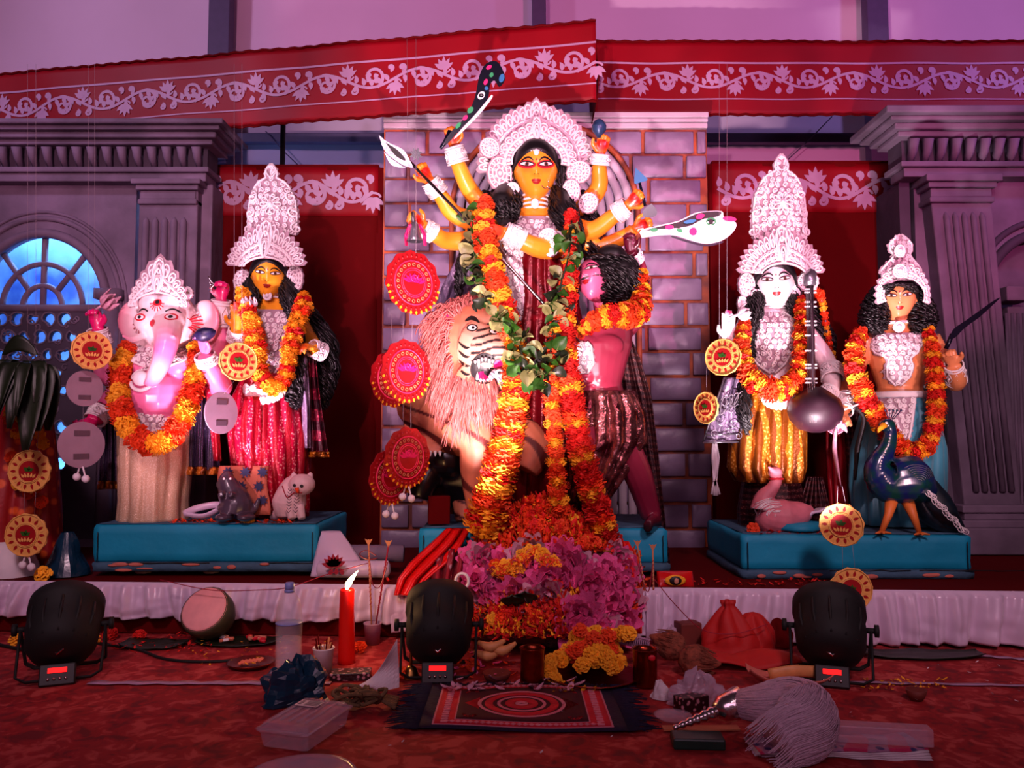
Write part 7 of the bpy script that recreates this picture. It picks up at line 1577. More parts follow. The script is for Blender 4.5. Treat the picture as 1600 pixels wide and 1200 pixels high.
q = MB(); q.tube(cr([PF(-30, 1000, .008), PF(20, 1012, .008), PF(60, 1018, .008)], 5), .007, 6); tag(O('black_cable', q, M['black_plastic']), 'black cable entering the frame left of the left stage lamp', 'cable')
# ================================================================ CANDLE, BOTTLE, CUPS
g = PF(541, 1036); r_ = thing('candle', g, 'tall lit red candle', 'candle'); tag(r_, 'tall burning red candle standing beside the white cup', 'candle')
q = MB(); q.lathe([(.034, 0), (.033, .02), (.03, .10), (.028, .2), (.027, .268), (.024, .274), (.008, .268)], g, 18, wob=lambda u, z: 1+.04*math.sin(u*19+z*20)); O('wax', q, M['candle'], r_)
q = MB(); q.tube([g+V((0, 0, .262)), g+V((.002, 0, .285))], .003, 5); O('wick', q, M['ink'], r_)
q = MB(); q.tube(cr([g+V((-.002, 0, .272)), g+V((.004, 0, .292)), g+V((.018, 0, .314)), g+V((.040, 0, .342))], 4), lin([.005, .012, .009, .001], 4), 10); O('flame', q, M['flame'], r_)
l = bpy.data.lights.new('candle_light', 'POINT'); l.energy = 2.2; l.color = (1, .5, .2); l.shadow_soft_size = .01; lo = bpy.data.objects.new('candle_light', l); C.objects.link(lo); lo.location = g+V((.05, -.02, .34))
g = PF(450, 1066); r_ = thing('water_bottle', g, 'clear plastic water bottle with pale blue cap, left of the candle', 'bottle'); q = MB()
q.lathe([(.03, .004), (.042, .0), (.045, .02), (.044, .05), (.0455, .10), (.044, .14), (.0455, .2), (.044, .24), (.036, .28), (.020, .305), (.014, .31), (.014, .322)], g, 26, wob=lambda u, z: 1+.012*math.sin(u*2*PI*10)*(z < .2)); O('bottle_body', q, M['clear'], r_)
q = MB(); q.lathe([(.015, .318), (.0165, .32), (.0165, .338), (.012, .341)], g, 18); O('cap', q, M['cap_blue'], r_); q = MB(); q.lathe([(.03, .012), (.04, .016), (.041, .15), (.02, .1505)], g, 20); O('water', q, M['clear'], r_)
q = MB(); q.lathe([(.0462, .20), (.0462, .205)], g, 20); q.lathe([(.017, .306), (.018, .312), (.017, .316)], g, 16); O('ring', q, M['cap_blue'], r_)
def cup(px, py, h, r0, r1, label, m_='paper_white', sticks=0, name='paper_cup'):
    g = PF(px, py); r_ = thing(name, g, label, 'cup'); q = MB(); q.lathe([(r0*.9, .002), (r0, 0), (r1, h), (r1*1.05, h+.002), (r1*1.03, h+.006), (r1*.95, h), (r0*.9, .008)], g, 20); O('cup_wall', q, M[m_], r_)
    if sticks:
        for k in range(sticks): q = MB(); a = rnd(0, 6); q.tube([g+V((.3*r1*math.cos(a), .3*r1*math.sin(a), h*.4)), g+V((r1*.8*math.cos(a), r1*.8*math.sin(a), h+rnd(.01, .045)))], .0028, 5); O('incense_stub', q, M['wood_stick'] if k % 2 else M['dark_red_cloth'], r_)
        q = MB(); q.lathe([(.001, h*.9), (r1*.92, h*.88), (r1*.5, h*.95), (.001, h*.97)], g, 12); O('ash_fill', q, M['mound_core'], r_)
    return g
cup(505, 1058, .098, .027, .037, 'white paper cup full of burnt incense stubs, right of the water bottle', sticks=14)
def arrowcup(px, py, label, sticks):
    g = cup(px, py, .08, .028, .036, label[0], 'print')
    for (x, ytop, lab, m_, lx) in sticks:
        tp = P(x, ytop, g.y+.01); b_ = g+V(((lx-px)*.0004, 0, .01)); r_ = thing('thread_wound_arrow', b_, lab, 'arrow'); q = MB(); q.tube([b_, tp], .0035, 6); O('shaft', q, M[m_], r_)
        q = MB(); d = (tp-b_).normalized(); 
        for s_ in (-1, 1): q.plate([[(0, 0), (s_*.016, .032), (s_*.004, .026), (0, .03)] if s_ > 0 else [(0, 0), (0, .03), (s_*.004, .026), (s_*.016, .032)]], .003, lambda u, v, dd: tp+V((u, -dd, v-.01)))
        O('fletching', q, M['wood_stick'], r_, smooth=False); q = MB()
        q.tube([b_.lerp(tp, .35+.012*i)+V((.0045*math.cos(i*1.7), .0045*math.sin(i*1.7), 0)) for i in range(46)], .0016, 4); O('red_thread', q, M['thread_red'], r_)
arrowcup(582, 1006, ['pale cup holding two thread wound arrows, right of the candle'], [(576, 850, 'left one of the two thread wound arrows right of the candle', 'wood_stick', 578), (607, 852, 'right one of the two thread wound arrows right of the candle', 'thread_red', 590)])
arrowcup(1022, 1004, ['lavender cup holding two thread wound arrows, right of the flower heap'], [(996, 852, 'left one of the two thread wound arrows right of the flower heap', 'wood_stick', 1016), (1020, 858, 'right one of the two thread wound arrows right of the flower heap', 'wood_stick', 1026)])
def thread(pts, label, r=.0018, m_='thread_red'): q = MB(); q.tube(cr([P(*p) for p in pts], 8), r, 5); tag(O('red_thread', q, M[m_]), label, 'thread')
thread([(250, 906, 3.34), (330, 922, 3.3), (400, 922, 3.26), (450, 918, 3.1), (510, 898, 3.1), (575, 880, 3.0)], 'long red thread drooping from the stage edge to the arrows by the candle')
thread([(588, 868, 3.0), (572, 860, 3.0), (562, 866, 3.0), (574, 874, 3.0), (590, 872, 3.0)], 'small red thread loop at the left arrow by the candle')
thread([(578, 880, 3.0), (582, 912, 2.98), (592, 918, 2.98), (600, 900, 3.0), (606, 878, 3.0)], 'red thread hanging between the two arrows by the candle')
thread([(996, 880, 3.0), (1012, 925, 2.98), (1020, 882, 3.0)], 'red thread hanging between the two arrows right of the flower heap')
thread([(1022, 905, 3.0), (1060, 950, 3.05), (1100, 985, 3.1), (1150, 990, 3.1), (1200, 975, 3.12)], 'red thread crossing the satin skirt towards the red bundle')
# ================================================================ SMALL THINGS ON THE FLOOR
g = PF(318, 1008); r_ = thing('cut_gourd', g, 'large cut ash gourd with pale pink flesh leaning at the satin skirt', 'gourd'); mat('gourd_skin', (70, 70, 46), .6, var=.3); mat('gourd_flesh', (236, 160, 160), .6, var=.1, sc_=24)
Rg = rotz(-.15)@rotx(.95); q = MB(); q.lathe([(.04, -.09), (.09, -.075), (.104, -.03), (.103, .02), (.095, .032)], g+V((0, .03, .125)), 24, Rg); O('rind', q, M['gourd_skin'], r_)
q = MB(); q.lathe([(.001, .036), (.085, .036), (.097, .030), (.09, .02)], g+V((0, .03, .125)), 24, Rg); O('flesh', q, M['gourd_flesh'], r_)
for px, py, cn, lab in ((172, 992, 'red', 'large red marigold left of the cut gourd'), (218, 994, 'red', 'small red marigold left of the cut gourd'), (146, 1000, 'yellow', 'yellow marigold behind the left stage lamp'), (624, 1052, 'orange', 'orange marigold left of the brass bell'), (612, 1050, 'yellow', 'yellow marigold near the brass bell'), (562, 1012, 'orange', 'small orange marigold at the foot of the pale cup'), (738, 1040, 'orange', 'orange marigold beside the middle stage lamp'), (595, 955, 'orange', 'orange marigold in the cup with the thread wound arrows'), (24, 1000, 'yellow', 'yellow marigold left of the left stage lamp')):
    flower(None, cn, PF(px, py, .02)+V((0, 0, .002)), .032 if 'large' in lab else .026, (0, -.6, 1)); tag(C.objects[-1], lab, 'flower')
bpy.data.objects[C.objects[-2].name].location.z = .1
def plate(px, py, r, label, m_='copper', name='metal_plate', h=.018):
    g = PF(px, py); q = MB(); q.lathe([(r*.7, .004), (r*.72, .001), (r, h), (r*1.02, h+.002), (r*.98, h+.003), (r*.7, .007), (.001, .007)], g, 30); tag(O(name, q, M[m_]), label, 'plate'); return g
mat('clay', (110, 36, 26), .7, var=.25); mat('food', (220, 150, 120), .6, var=.4, sc_=40); mat('cut_fruit', (226, 120, 90), .55, var=.3)
g = plate(392, 1042, .085, 'small metal plate with folded paper left of the water bottle'); q = MB()
for k in range(6): q.box(g+V((-.035+.014*k, 0, .016+.002*k)), (.012, .05, .004), roty(.3)); 
o = O('folded_paper', q, M['cut_fruit'], smooth=False); tag(o, 'pleated pink paper strip on the small metal plate', 'paper'); o['kind'] = 'thing'
def leafplate(px, py, w_, d, label, m_='leaf_dark', h=.03, ang=0):
    g = PF(px, py); R = rotz(ang); q = MB(); q.grid(lambda u, v: g+R@V(((u-.5)*w_, (v-.5)*d*math.sin(PI*(.08+.84*u))**.5, .006+h*(2*u-1)**4+h*.5*(2*v-1)**4+.006*noise.noise(V((u*5, v*4, px))))), 24, 10); tag(O('leaf_plate', q, M[m_], solid=.003), label, 'leaf'); return g
leafplate(240, 1010, .26, .16, 'dark banana leaf strip lying behind the left carpet tape', h=.01, ang=-.1)
g = leafplate(372, 1006, .34, .16, 'dark banana leaf piece laid under the cut fruit', h=.012)
for k in range(16):
    q = MB(); a = rnd(0, 6); p = g+V((rnd(-.09, .12), rnd(-.05, .05), .022)); R = rotz(a)@rotx(rnd(-.5, .5)); q.box(p, (rnd(.02, .035), rnd(.012, .022), .012), R); tag(O('fruit_piece', q, M[random.choice(('cut_fruit', 'food', 'redpaint', 'paper_white'))], bevel=.003), 'small piece of cut fruit on the dark leaf behind the water bottle', 'fruit', 'cut fruit on the dark leaf')
q = MB(); g = PF(385, 990); q.tube(cr([g+V((-.12, 0, .03)), g+V((0, 0, .045)), g+V((.14, -.01, .04))], 5), lin([.012, .03, .016], 5), 10, flat=.7); tag(O('dark_bark', q, M['clay']), 'dark curved banana stem piece behind the cut fruit', 'stem')
q = MB(); g = PF(470, 985); q.tube(cr([g+V((-.12, .02, .03)), g+V((0, 0, .035)), g+V((.12, .01, .02))], 5), lin([.01, .022, .010], 5), 8, flat=.7); tag(O('dark_bark', q, M['clay']), 'short dark stem piece behind the water bottle and candle', 'stem')
# bell
g = PF(642, 1060); r_ = thing('brass_bell', g, 'small brass hand bell with a long stem handle in front of the middle stage lamp', 'bell'); q = MB(); q.lathe([(.032, 0), (.034, .004), (.028, .012), (.022, .028), (.016, .040), (.006, .046)], g, 20); O('bell_body', q, M['brass'], r_)
q = MB(); q.tube(cr([g+V((0, 0, .044)), g+V((0, 0, .09)), g+V((-.002, 0, .125)), g+V((.004, 0, .145)), g+V((.016, 0, .15))], 4), lin([.006, .0045, .006, .005, .003], 4), 8); O('handle', q, M['brass'], r_)
# blue bag, tissue, dark box, twine
def crumple(px, py, w_, h, d, m_, label, cat, name, seed, n=26, amp=.3, alpha=None):
    g = PF(px, py); q = MB(); n2 = 14
    def fn(i, j):
        a = 2*PI*i; b_ = PI/2*j; k = 1+amp*noise.noise(V((math.cos(a)*1.3+seed, math.sin(a)*1.3, j*2)))+amp*.5*noise.noise(V((math.cos(a)*3.2, math.sin(a)*3.2+seed, j*5)))
        return g+V((w_/2*k*math.cos(a)*math.cos(b_), d/2*k*math.sin(a)*math.cos(b_), max(.003, h*k*math.sin(b_))))
    q.grid(lambda u, v: fn(u, v), n, n2, closeu=True); return tag(O(name, q, M[m_], smooth=False, solid=.002), label, cat)
crumple(462, 1096, .23, .12, .16, 'blue_bag', 'crumpled dark blue plastic bag in front of the water bottle', 'bag', 'plastic_bag', 3, amp=.5)
g = PF(590, 1078); q = MB(); q.grid(lambda u, v: g+V((-.10+.17*u, .02*math.sin(u*7+v*4)-.02*v, .004+(.02+.12*u**2)*v*(1-.25*math.sin(u*5)))), 14, 10); tag(O('tissue', q, M['paper_white'], smooth=False, solid=.002), 'folded white tissue standing between the white cup and the bell', 'tissue')
sparkle('dark_print', (40, 10, 18), (190, 130, 140), 60, .4, 0); g = PF(548, 1060); q = MB(); q.box(g+V((0, 0, .014)), (.14, .07, .026), rotz(.1)); tag(O('incense_box', q, M['dark_print'], smooth=False, bevel=.003), 'small dark printed box behind the white tissue', 'box')
mat('twine', (120, 92, 60), .85, var=.4, sc_=60, bump=.4); q = MB(); g = PF(565, 1108); rg2 = random.Random(5)
for k in range(9):
    a0 = rg2.uniform(0, 6); c = g+V((rg2.uniform(-.05, .03), rg2.uniform(-.02, .02), .03)); rr = rg2.uniform(.03, .055)
    q.tube(cr([c+V((rr*math.cos(a0+t)*(1+.2*math.sin(2*t)), rr*.6*math.sin(a0+t), .02*math.sin(t*1.3+k)+.01)) for t in np.linspace(0, 5.5, 7)], 3), .0062, 6)
for k in range(9): q.tube(cr([g+V((.0, 0, .03)), g+V((.05, -.01+.004*k, .035)), g+V((.11, -.03+.009*k, .012+.004*(k % 3)))], 3), .0062, 6)
tag(O('twine_bundle', q, M['twine']), 'tangled bundle of olive brown twine below the white tissue', 'twine', kind='stuff')
# clear sweet box with label, foil plate
A0 = PF(445, 1178); r_ = thing('clear_box', A0, 'clear plastic food box with a printed paper label at the bottom left', 'box'); R = rotz(-.30)
cb = PF(478, 1150); q = MB(); L2, W2 = .23, .155
q.rings([[cb+R@V((sx*W2/2*f_, sy*L2/2*f_, z)) for sx, sy in ((-1, -1), (-.8, -1.06), (.8, -1.06), (1, -1), (1, 1), (.8, 1.04), (-.8, 1.04), (-1, 1))] for z, f_ in ((.003, .9), (.045, .98), (.047, 1.05), (.052, 1.05), (.054, .97), (.068, .9))]); O('tub_and_lid', q, M['clear_thick'], r_, smooth=False, bevel=.003)
q = MB()
for k in range(5): q.box(cb+R@V(((k-2)*.026, 0, .0705)), (.006, L2*.75, .004), R); 
q.tube([cb+R@V((x*W2*.5, y*L2*.5, .053)) for x, y in ((-1.04, -1.04), (1.04, -1.04), (1.04, 1.04), (-1.04, 1.04))], .0035, 5, closed=True)
O('lid_ridges', q, M['clear_thick'], r_)['kind'] = 'stuff'
lb = cb+R@V((-.018, .045, .0742)); q = MB(); q.box(lb, (.072, .045, .001), R); O('paper_label', q, M['paper_white'], r_, smooth=False); q = MB()
for k in range(6): q.box(lb+R@V((.012, .017-.0065*k, .001)), (.042, .0016, .0006), R)
for k in range(5): q.box(lb+R@V((-.025, .016-.007*k, .001)), (.012, .0016, .0006), R)
O('label_text', q, M['ink'], r_, smooth=False)['kind'] = 'stuff'
g = PF(478, 1215); q = MB(); q.lathe([(.08, .004), (.12, .022), (.135, .026), (.138, .022), (.12, .018), (.08, .0)], g+V((0, -.05, 0)), 44, wob=lambda u, z: 1+.008*math.sin(u*2*PI*40)); tag(O('paper_plate', q, M['clear_thick']), 'fluted plastic plate rim cut off by the bottom edge of the photo', 'plate')
# mat
mt = PF(818, 1106); r_ = thing('prayer_mat', mt, 'small navy edged red patterned mat with frayed ends on the carpet', 'mat'); mat('navy_wool', (18, 14, 52), .9, var=.3, bump=.3, bsc=90); mat('mat_red', (214, 30, 50), .9, var=.2, bump=.3, bsc=90); mat('mat_pink', (226, 140, 160), .9, var=.15); mat('mat_maroon', (70, 8, 24), .9, var=.2)
x0, x1, y0, y1 = PF(672, 1106).x, PF(958, 1106).x, PF(818, 1147).y, PF(818, 1073).y; MX, MY = (x0+x1)/2, (y0+y1)/2; W2, D2 = (x1-x0)/2, (y1-y0)/2
def mm(u, v, z): return V((MX+u*W2, MY+v*D2-.01*u, .007+z+.004*math.sin(u*3+1)*math.sin(v*2)+.003))
def mrect(a, b_, z, m_, nm): q = MB(); q.grid(lambda u, v: mm((2*u-1)*a, (2*v-1)*b_, z), 20, 10); O(nm, q, M[m_], r_, solid=.0015)
mrect(1.06, 1.0, 0, 'navy_wool', 'woven_base'); mrect(.92, .88, .0015, 'mat_pink', 'border_line'); mrect(.90, .86, .0023, 'mat_red', 'red_border'); mrect(.70, .70, .003, 'mat_pink', 'border_line'); mrect(.685, .685, .0038, 'mat_maroon', 'inner_field')
def mring(rx, ry, w_, z, m_, nm, n=40): q = MB(); vs = []; [vs.extend([mm((rx+s_*w_)*math.cos(t), (ry+s_*w_*1.3)*math.sin(t), z) for s_ in (-1, 1)]) for t in np.linspace(0, 2*PI, n+1)]; q.add(vs, [(2*i, 2*i+1, 2*i+3, 2*i+2) for i in range(n)]); O(nm, q, M[m_], r_, solid=.001)
mring(.46, .50, .02, .0048, 'mat_pink', 'medallion_ring'); mring(.36, .40, .045, .0050, 'mat_red', 'medallion_ring'); mring(.25, .28, .018, .0052, 'mat_pink', 'medallion_ring'); mring(.13, .15, .05, .0054, 'mat_red', 'medallion_ring'); mring(.04, .05, .03, .0056, 'mat_pink', 'medallion_ring')
q = MB()
for sx in (-1, 1):
    for sy in (-1, 1):
        for k in range(6): a = k*.5; vs = [mm(sx*(.55+.08*math.cos(a+t)), sy*(.48+.14*math.sin(a+t)), .0052) for t in (0, .5)]+[mm(sx*(.55+.03*math.cos(a+.3)), sy*(.48+.05*math.sin(a+.3)), .0052)]; q.add(vs, [(0, 1, 2), (2, 1, 0)])
    q2 = [mm(sx*(.46+.16), 0, .0052), mm(sx*.46, .25, .0052), mm(sx*.46, -.25, .0052)]; q.add(q2, [(0, 1, 2), (2, 1, 0)])
O('corner_flowers', q, M['mat_red'], r_)['kind'] = 'stuff'
q = MB()
for sx in (-1, 1):
    for k in range(17):
        v = -.8+.1*k; x = sx*.80; q.box(mm(x, v, .0042), (.02, .012, .002), rotz(.3*(k % 2))); 
for sy in (-1, 1):
    for k in range(26): q.box(mm(-.78+.0625*k, sy*.78, .0042), (.012, .012, .002), rotz(.78))
O('border_motifs', q, M['mat_pink'], r_, smooth=False)['kind'] = 'stuff'
q = MB()
for sx in (-1, 1):
    for k in range(70):
        v = -1+2*k/69; p = mm(sx*1.05, v, 0); L_ = rnd(.05, .11); a = rnd(-.4, .4); q.tube([p, p+V((sx*L_*.5, L_*.3*a, .002)), p+V((sx*L_, L_*a, -.003))], [.004, .003, .001], 4)
for k in range(40): p = mm(-1+2*k/39, 1.0, 0); q.tube([p, p+V((rnd(-.02, .02), .02, .0))], [.003, .001], 4)
O('fringe', q, M['navy_wool'], r_)['kind'] = 'stuff'
# copper tumblers, coconuts, plate of marigolds
def tumbler(px, py, label):
    g = PF(px, py); q = MB(); q.lathe([(.038, .002), (.04, 0), (.041, .01), (.040, .11), (.043, .124), (.045, .126), (.041, .126), (.038, .11), (.036, .01), (.001, .008)], g, 26, wob=lambda u, z: 1+.008*math.sin(z*300)); tag(O('copper_tumbler', q, M['copper']), label, 'tumbler')
tumbler(832, 1070, 'copper tumbler in front of the flower heap, left one'); tumbler(1008, 1072, 'copper tumbler right of the marigold plate, with a red dot')
g = PF(1018, 1072); q = MB(); q.ell(g+V((-.005, -.042, .105)), (.012, .004, .010)); tag(O('red_dot', q, M['redpaint']), 'red dab on the right copper tumbler', 'mark')
mat('coir', (150, 74, 52), .9, var=.5, sc_=50, bump=.8, bsc=40); mat('coir_dark', (70, 22, 20), .9, var=.5, sc_=40, bump=.6)
def coconut(px, py, r, m_, label, d=(.8, -.2, .1), z=None, hair=120):
    g = PF(px, py)+V((0, 0, r*.9 if z is None else z)); d = V(d).normalized(); x = d.orthogonal().normalized(); y = d.cross(x); q = MB(); q.tube(cr([g-d*r*1.05, g-d*r*.6, g, g+d*r*.75, g+d*r*1.5], 4), lin([r*.35, r*.85, r, r*.55, r*.08], 4), 18); r_ = thing('coconut', g-V((0, 0, r)), label, 'coconut'); O('husk', q, M[m_], r_); q = MB(); rr = random.Random(px)
    for k in range(hair):
        a = rr.uniform(0, 6.28); rad = x*math.cos(a)+y*math.sin(a); s0 = rr.uniform(-.9, .2); q.tube([g+d*r*s0+rad*r*.99*math.sqrt(max(.1, 1-s0*s0*.8)), g+d*r*(s0+.5)+rad*r*.92*math.sqrt(max(.05, 1-(s0+.5)**2*.6)), g+d*r*(s0+1.0)+rad*r*(.75-.3*max(0, s0+.4))*1.0], .0013, 3)
    O('fibres', q, M[m_], r_)['kind'] = 'stuff'
coconut(862, 1030, .062, 'coir_dark', 'dark brown coconut behind the left copper tumbler', (-.9, 0, .1), .105); coconut(1048, 1040, .055, 'coir', 'hairy coconut right of the right copper tumbler, upper one', (-.7, .1, .3), .075); coconut(1088, 1056, .058, 'coir', 'pointed hairy coconut in front of the upper one, below the red bundle', (.95, -.1, -.1))
g = plate(925, 1062, .165, 'wide copper plate heaped with marigolds in front of the flower heap', 'copper', 'copper_plate', .02)
for k in range(46):
    a = rnd(0, 6.28); rr = .12*math.sqrt(random.random()); h = .03+.09*max(0, 1-rr/.13)*random.random()+.03; flower(None, random.choice(('yellow', 'yellow', 'orange')), g+V((rr*math.cos(a), rr*math.sin(a)+.03, h)), rnd(.022, .032), (rnd(-.6, .6), -.7, 1)); tag(C.objects[-1], 'orange yellow marigold heaped on the wide copper plate', 'flower', 'marigolds on the copper plate')
for k in range(20):
    flower(None, random.choice(('yellow', 'yellow', 'orange')), P(895+rnd(0, 90), 985+rnd(-5, 30)+rnd(0, 1)*8, 2.98+rnd(-.03, .06)), rnd(.024, .032), (rnd(-.6, .6), -.8, .8)); tag(C.objects[-1], 'yellow marigold piled behind the copper plate at the foot of the heap', 'flower', 'yellow marigolds behind the copper plate')
for k in range(6):
    flower(None, 'yellow', P(858+rnd(-8, 12), 1042+k*7-12, 2.80), rnd(.018, .024), (0, -1, .3)); tag(C.objects[-1], 'small yellow marigold beside the left copper tumbler', 'flower', 'marigolds beside the left tumbler')
mat('banana', (220, 150, 90), .5, var=.3)
for k, (x, y, a) in enumerate(((768, 1008, .3), (762, 1022, -.1), (785, 1014, .5))):
    g = P(x, y, 2.98); q = MB(); q.tube(cr([g+V((-.05, 0, .01)), g+V((0, -.01, -.004)), g+V((.05, 0, .012+.02*a))], 4), lin([.008, .02, .007], 4), 10); tag(O('banana', q, M['banana']), ['small ripe banana left of the coconut, upper one', 'small ripe banana left of the coconut, lower one', 'small ripe banana left of the coconut, rightmost one'][k], 'banana')
q = MB(); c = P(1000, 1000, 3.02)
for k in range(26): p = P(940+k*2.9, 990+k*.75, 3.0-.001*k); q.box(p, (.004, .02, .03), roty(.2))
q.box(P(976, 990, 3.0), (.19, .016, .004), roty(.24)); q.box(P(976, 1006, 3.0), (.19, .016, .004), roty(.24)); tag(O('woven_fan', q, M['print'], smooth=False), 'red and white woven bamboo strip behind the right copper tumbler', 'basket', kind='stuff')
g = PF(776, 1066); q = MB(); q.lathe([(.03, 0), (.045, .02), (.05, .034), (.046, .034), (.03, .012), (.001, .008)], g, 18); tag(O('clay_bowl', q, M['clay']), 'small clay bowl with pink petals left of the left copper tumbler', 'bowl')
def scat(n, x0, x1, y0, y1, m_, label, sz=.02, seed=1, z=.01):
    r3 = random.Random(seed); base = petmesh('p', None, 1); bv_ = np.array([tuple(x) for x in base.v]); q = MB()
    for k in range(n): p = PF(r3.uniform(x0, x1), r3.uniform(y0, y1), z); R = np.array(rotz(r3.uniform(0, 6))@rotx(r3.uniform(-.3, .3))); q.add((bv_*sz*r3.uniform(.5, 1.4))@R.T+np.array(p), base.f)
    tag(O('scattered_petals', q, M[m_]), label, 'petals', kind='stuff')
scat(60, 1350, 1480, 1062, 1078, 'marigold_yellow', 'scattered yellow petals on the carpet behind the small clay cup', .013, 1); scat(24, 1400, 1600, 1030, 1100, 'paper_white', 'pale petals scattered on the carpet at the right', .010, 2)
scat(46, 700, 900, 1062, 1082, 'lotus_pale', 'pale pink petals scattered along the back edge of the mat', .034, 3, .014); scat(30, 860, 930, 1066, 1084, 'marigold_yellow', 'yellow petals beside the back edge of the mat', .022, 4); scat(70, 160, 330, 985, 1020, 'marigold_red', 'red petals scattered beside the cut gourd', .016, 5)
scat(50, 300, 520, 1000, 1040, 'marigold_yellow', 'yellow petals around the cut fruit leaf', .012, 6, .02); scat(14, 420, 1350, 1110, 1190, 'paper_white', 'tiny pale scraps on the front carpet', .012, 7)
scat(50, 700, 860, 1020, 1060, 'marigold_orange', 'orange petals between the middle stage lamp and the left tumbler', .02, 8); scat(40, 690, 800, 1000, 1060, 'lotus', 'pink petals beside the middle stage lamp', .034, 9, .02)
# red bundle, cloth, leaf platter
def bundle(px, py, w_, h, d, m_, label, seed, top=True, name='cloth_bundle'):
    g = PF(px, py); q = MB()
    def fn(u, v):
        a = 2*PI*u; f_ = v; r = (1-.25*f_*f_)*math.sqrt(max(0, 1-f_**2.4)) if not top else max(.12 if f_ < .92 else .2, (1-f_**1.6)); k = 1+.18*math.sin(5*a+seed+3*f_)*(.4+f_)+.2*noise.noise(V((math.cos(a)*2, math.sin(a)*2, f_*3+seed)))
        return g+V((w_/2*r*k*math.cos(a), d/2*r*k*math.sin(a), .003+h*f_))
    q.grid(fn, 44, 18, closeu=True); return tag(O(name, q, M[m_], solid=.004), label, 'cloth')
mat('deep_red_cloth', (180, 12, 10), .7, var=.12, bump=.15); bundle(1140, 1020, .24, .20, .2, 'deep_red_cloth', 'knotted red cloth bundle in front of the satin skirt, left of the right stage lamp', 3); bundle(1178, 1018, .17, .15, .16, 'deep_red_cloth', 'smaller red cloth bundle against the knotted one', 5, False); bundle(1215, 1010, .12, .11, .1, 'dark_red_cloth', 'small dark red cloth lump next to the right stage lamp', 7, False)
g = PF(1165, 1044); q = MB(); q.grid(lambda u, v: g+V((-.17+.36*u, -.05+.15*v, .012+.035*math.sin(PI*v)*(1-.4*u)+.012*math.sin(u*8+v*3)+.01)), 24, 10); tag(O('red_cloth', q, M['deep_red_cloth'], solid=.006), 'flat red cloth spread in front of the knotted bundle', 'cloth')
g = leafplate(1238, 1068, .30, .13, 'shallow leaf tray with a folded strip, in front of the right stage lamp', 'plaster_chip', .035, -.05); q = MB(); q.tube(cr([g+V((-.08, 0, .03)), g+V((0, -.01, .045)), g+V((.08, 0, .04))], 4), .02, 8, flat=.4); tag(O('banana_strip', q, M['banana']), 'pale folded strip lying in the leaf tray', 'food')
q = MB(); g = PF(1075, 1010); q.box(g+V((0, 0, .05)), (.09, .08, .10), rotz(.2)); tag(O('dark_box', q, M['clay'], smooth=False, bevel=.006), 'dark brown box between the lavender cup and the red bundle', 'box')
crumple(1048, 1010, .07, .07, .07, 'clear_thick', 'small crumpled clear bag beside the lavender cup', 'bag', 'plastic_bag', 6)
crumple(1032, 1092, .06, .055, .05, 'paper_white', 'crumpled pinkish paper ball below the right copper tumbler', 'paper', 'paper_ball', 8)
# whisk with silver handle
r_ = thing('hair_whisk', PF(1200, 1150), 'large white hair whisk with a twisted silver handle lying on the carpet', 'whisk'); a = PF(1052, 1138, .03); b_ = PF(1118, 1112, .07); c = PF(1150, 1100, .085)
q = MB(); L_ = 26; q.tube([a.lerp(b_, i/L_) for i in range(L_+1)], [.006+.012*i/L_+.0022*math.sin(i*1.4) for i in range(L_+1)], 12); O('twisted_handle', q, M['silver'], r_)
q = MB(); d = (c-b_).normalized(); q.tube([b_, b_+d*.02, b_+d*.05, b_+d*.085, c+d*.02], [.02, .036, .042, .046, .04], 14); O('silver_ferrule', q, M['silver'], r_)
pts = cr([c, PF(1190, 1100, .10), PF(1232, 1098, .11), PF(1258, 1112, .10), PF(1252, 1140, .075), PF(1215, 1160, .05)], 8); rad = lin([.035, .05, .065, .078, .08, .07], 8); mat('yak_hair', (226, 196, 214), .5, var=.15, sc_=50, bump=.3)
q = MB(); q.tube(pts, rad, 20); O('hair_bundle', q, M['yak_hair'], r_); q = MB(); r4 = random.Random(9); N = len(pts)
for k in range(1100):
    i0 = r4.randint(0, N-8); a0 = r4.uniform(0, 6.28); ln = r4.randint(8, 16); pp = []
    for i in range(i0, min(N, i0+ln)):
        t = (pts[min(i+1, N-1)]-pts[max(i-1, 0)]).normalized(); x = t.cross(V((0, 0, 1))).normalized(); y = x.cross(t); o_ = 1.0+.05*(i-i0)/ln+r4.uniform(0, .03); pp.append(pts[i]+(x*math.cos(a0)+y*math.sin(a0))*rad[i]*o_)
    if len(pp) > 2:
        if i0+ln >= N: pp.append(pp[-1]+(pts[-1]-pts[-3]).normalized()*r4.uniform(.02, .06)+V((0, 0, -.015)))
        q.tube([V((p.x, p.y, max(.006, p.z))) for p in pp], .0013, 3, cap=False)
O('loose_hair', q, M['yak_hair'], r_)['kind'] = 'stuff'
crumple(1090, 1098, .17, .09, .12, 'clear_thick', 'crumpled pinkish plastic bag behind the silver whisk handle', 'bag', 'plastic_bag', 11, amp=.5); g = PF(1080, 1110); q = MB(); q.box(g+V((0, 0, .025)), (.10, .05, .045), rotz(.4)); tag(O('dark_packet', q, M['dark_print'], smooth=False, bevel=.004), 'dark packet inside the crumpled bag by the whisk handle', 'packet')
g = PF(1062, 1125); q = MB(); q.lathe([(.04, .003), (.055, .012), (.058, .016), (.05, .012), (.001, .006)], g+V((-.02, 0, 0)), 22); tag(O('small_dish', q, M['clear_thick']), 'small clear dish left of the silver whisk handle', 'dish')
g = PF(1095, 1144); q = MB(); q.box(g+V((0, 0, .012)), (.22, .035, .004), rotz(.02)); tag(O('wooden_slat', q, M['wood_stick'], smooth=False), 'thin wooden strip lying under the silver whisk handle', 'stick')
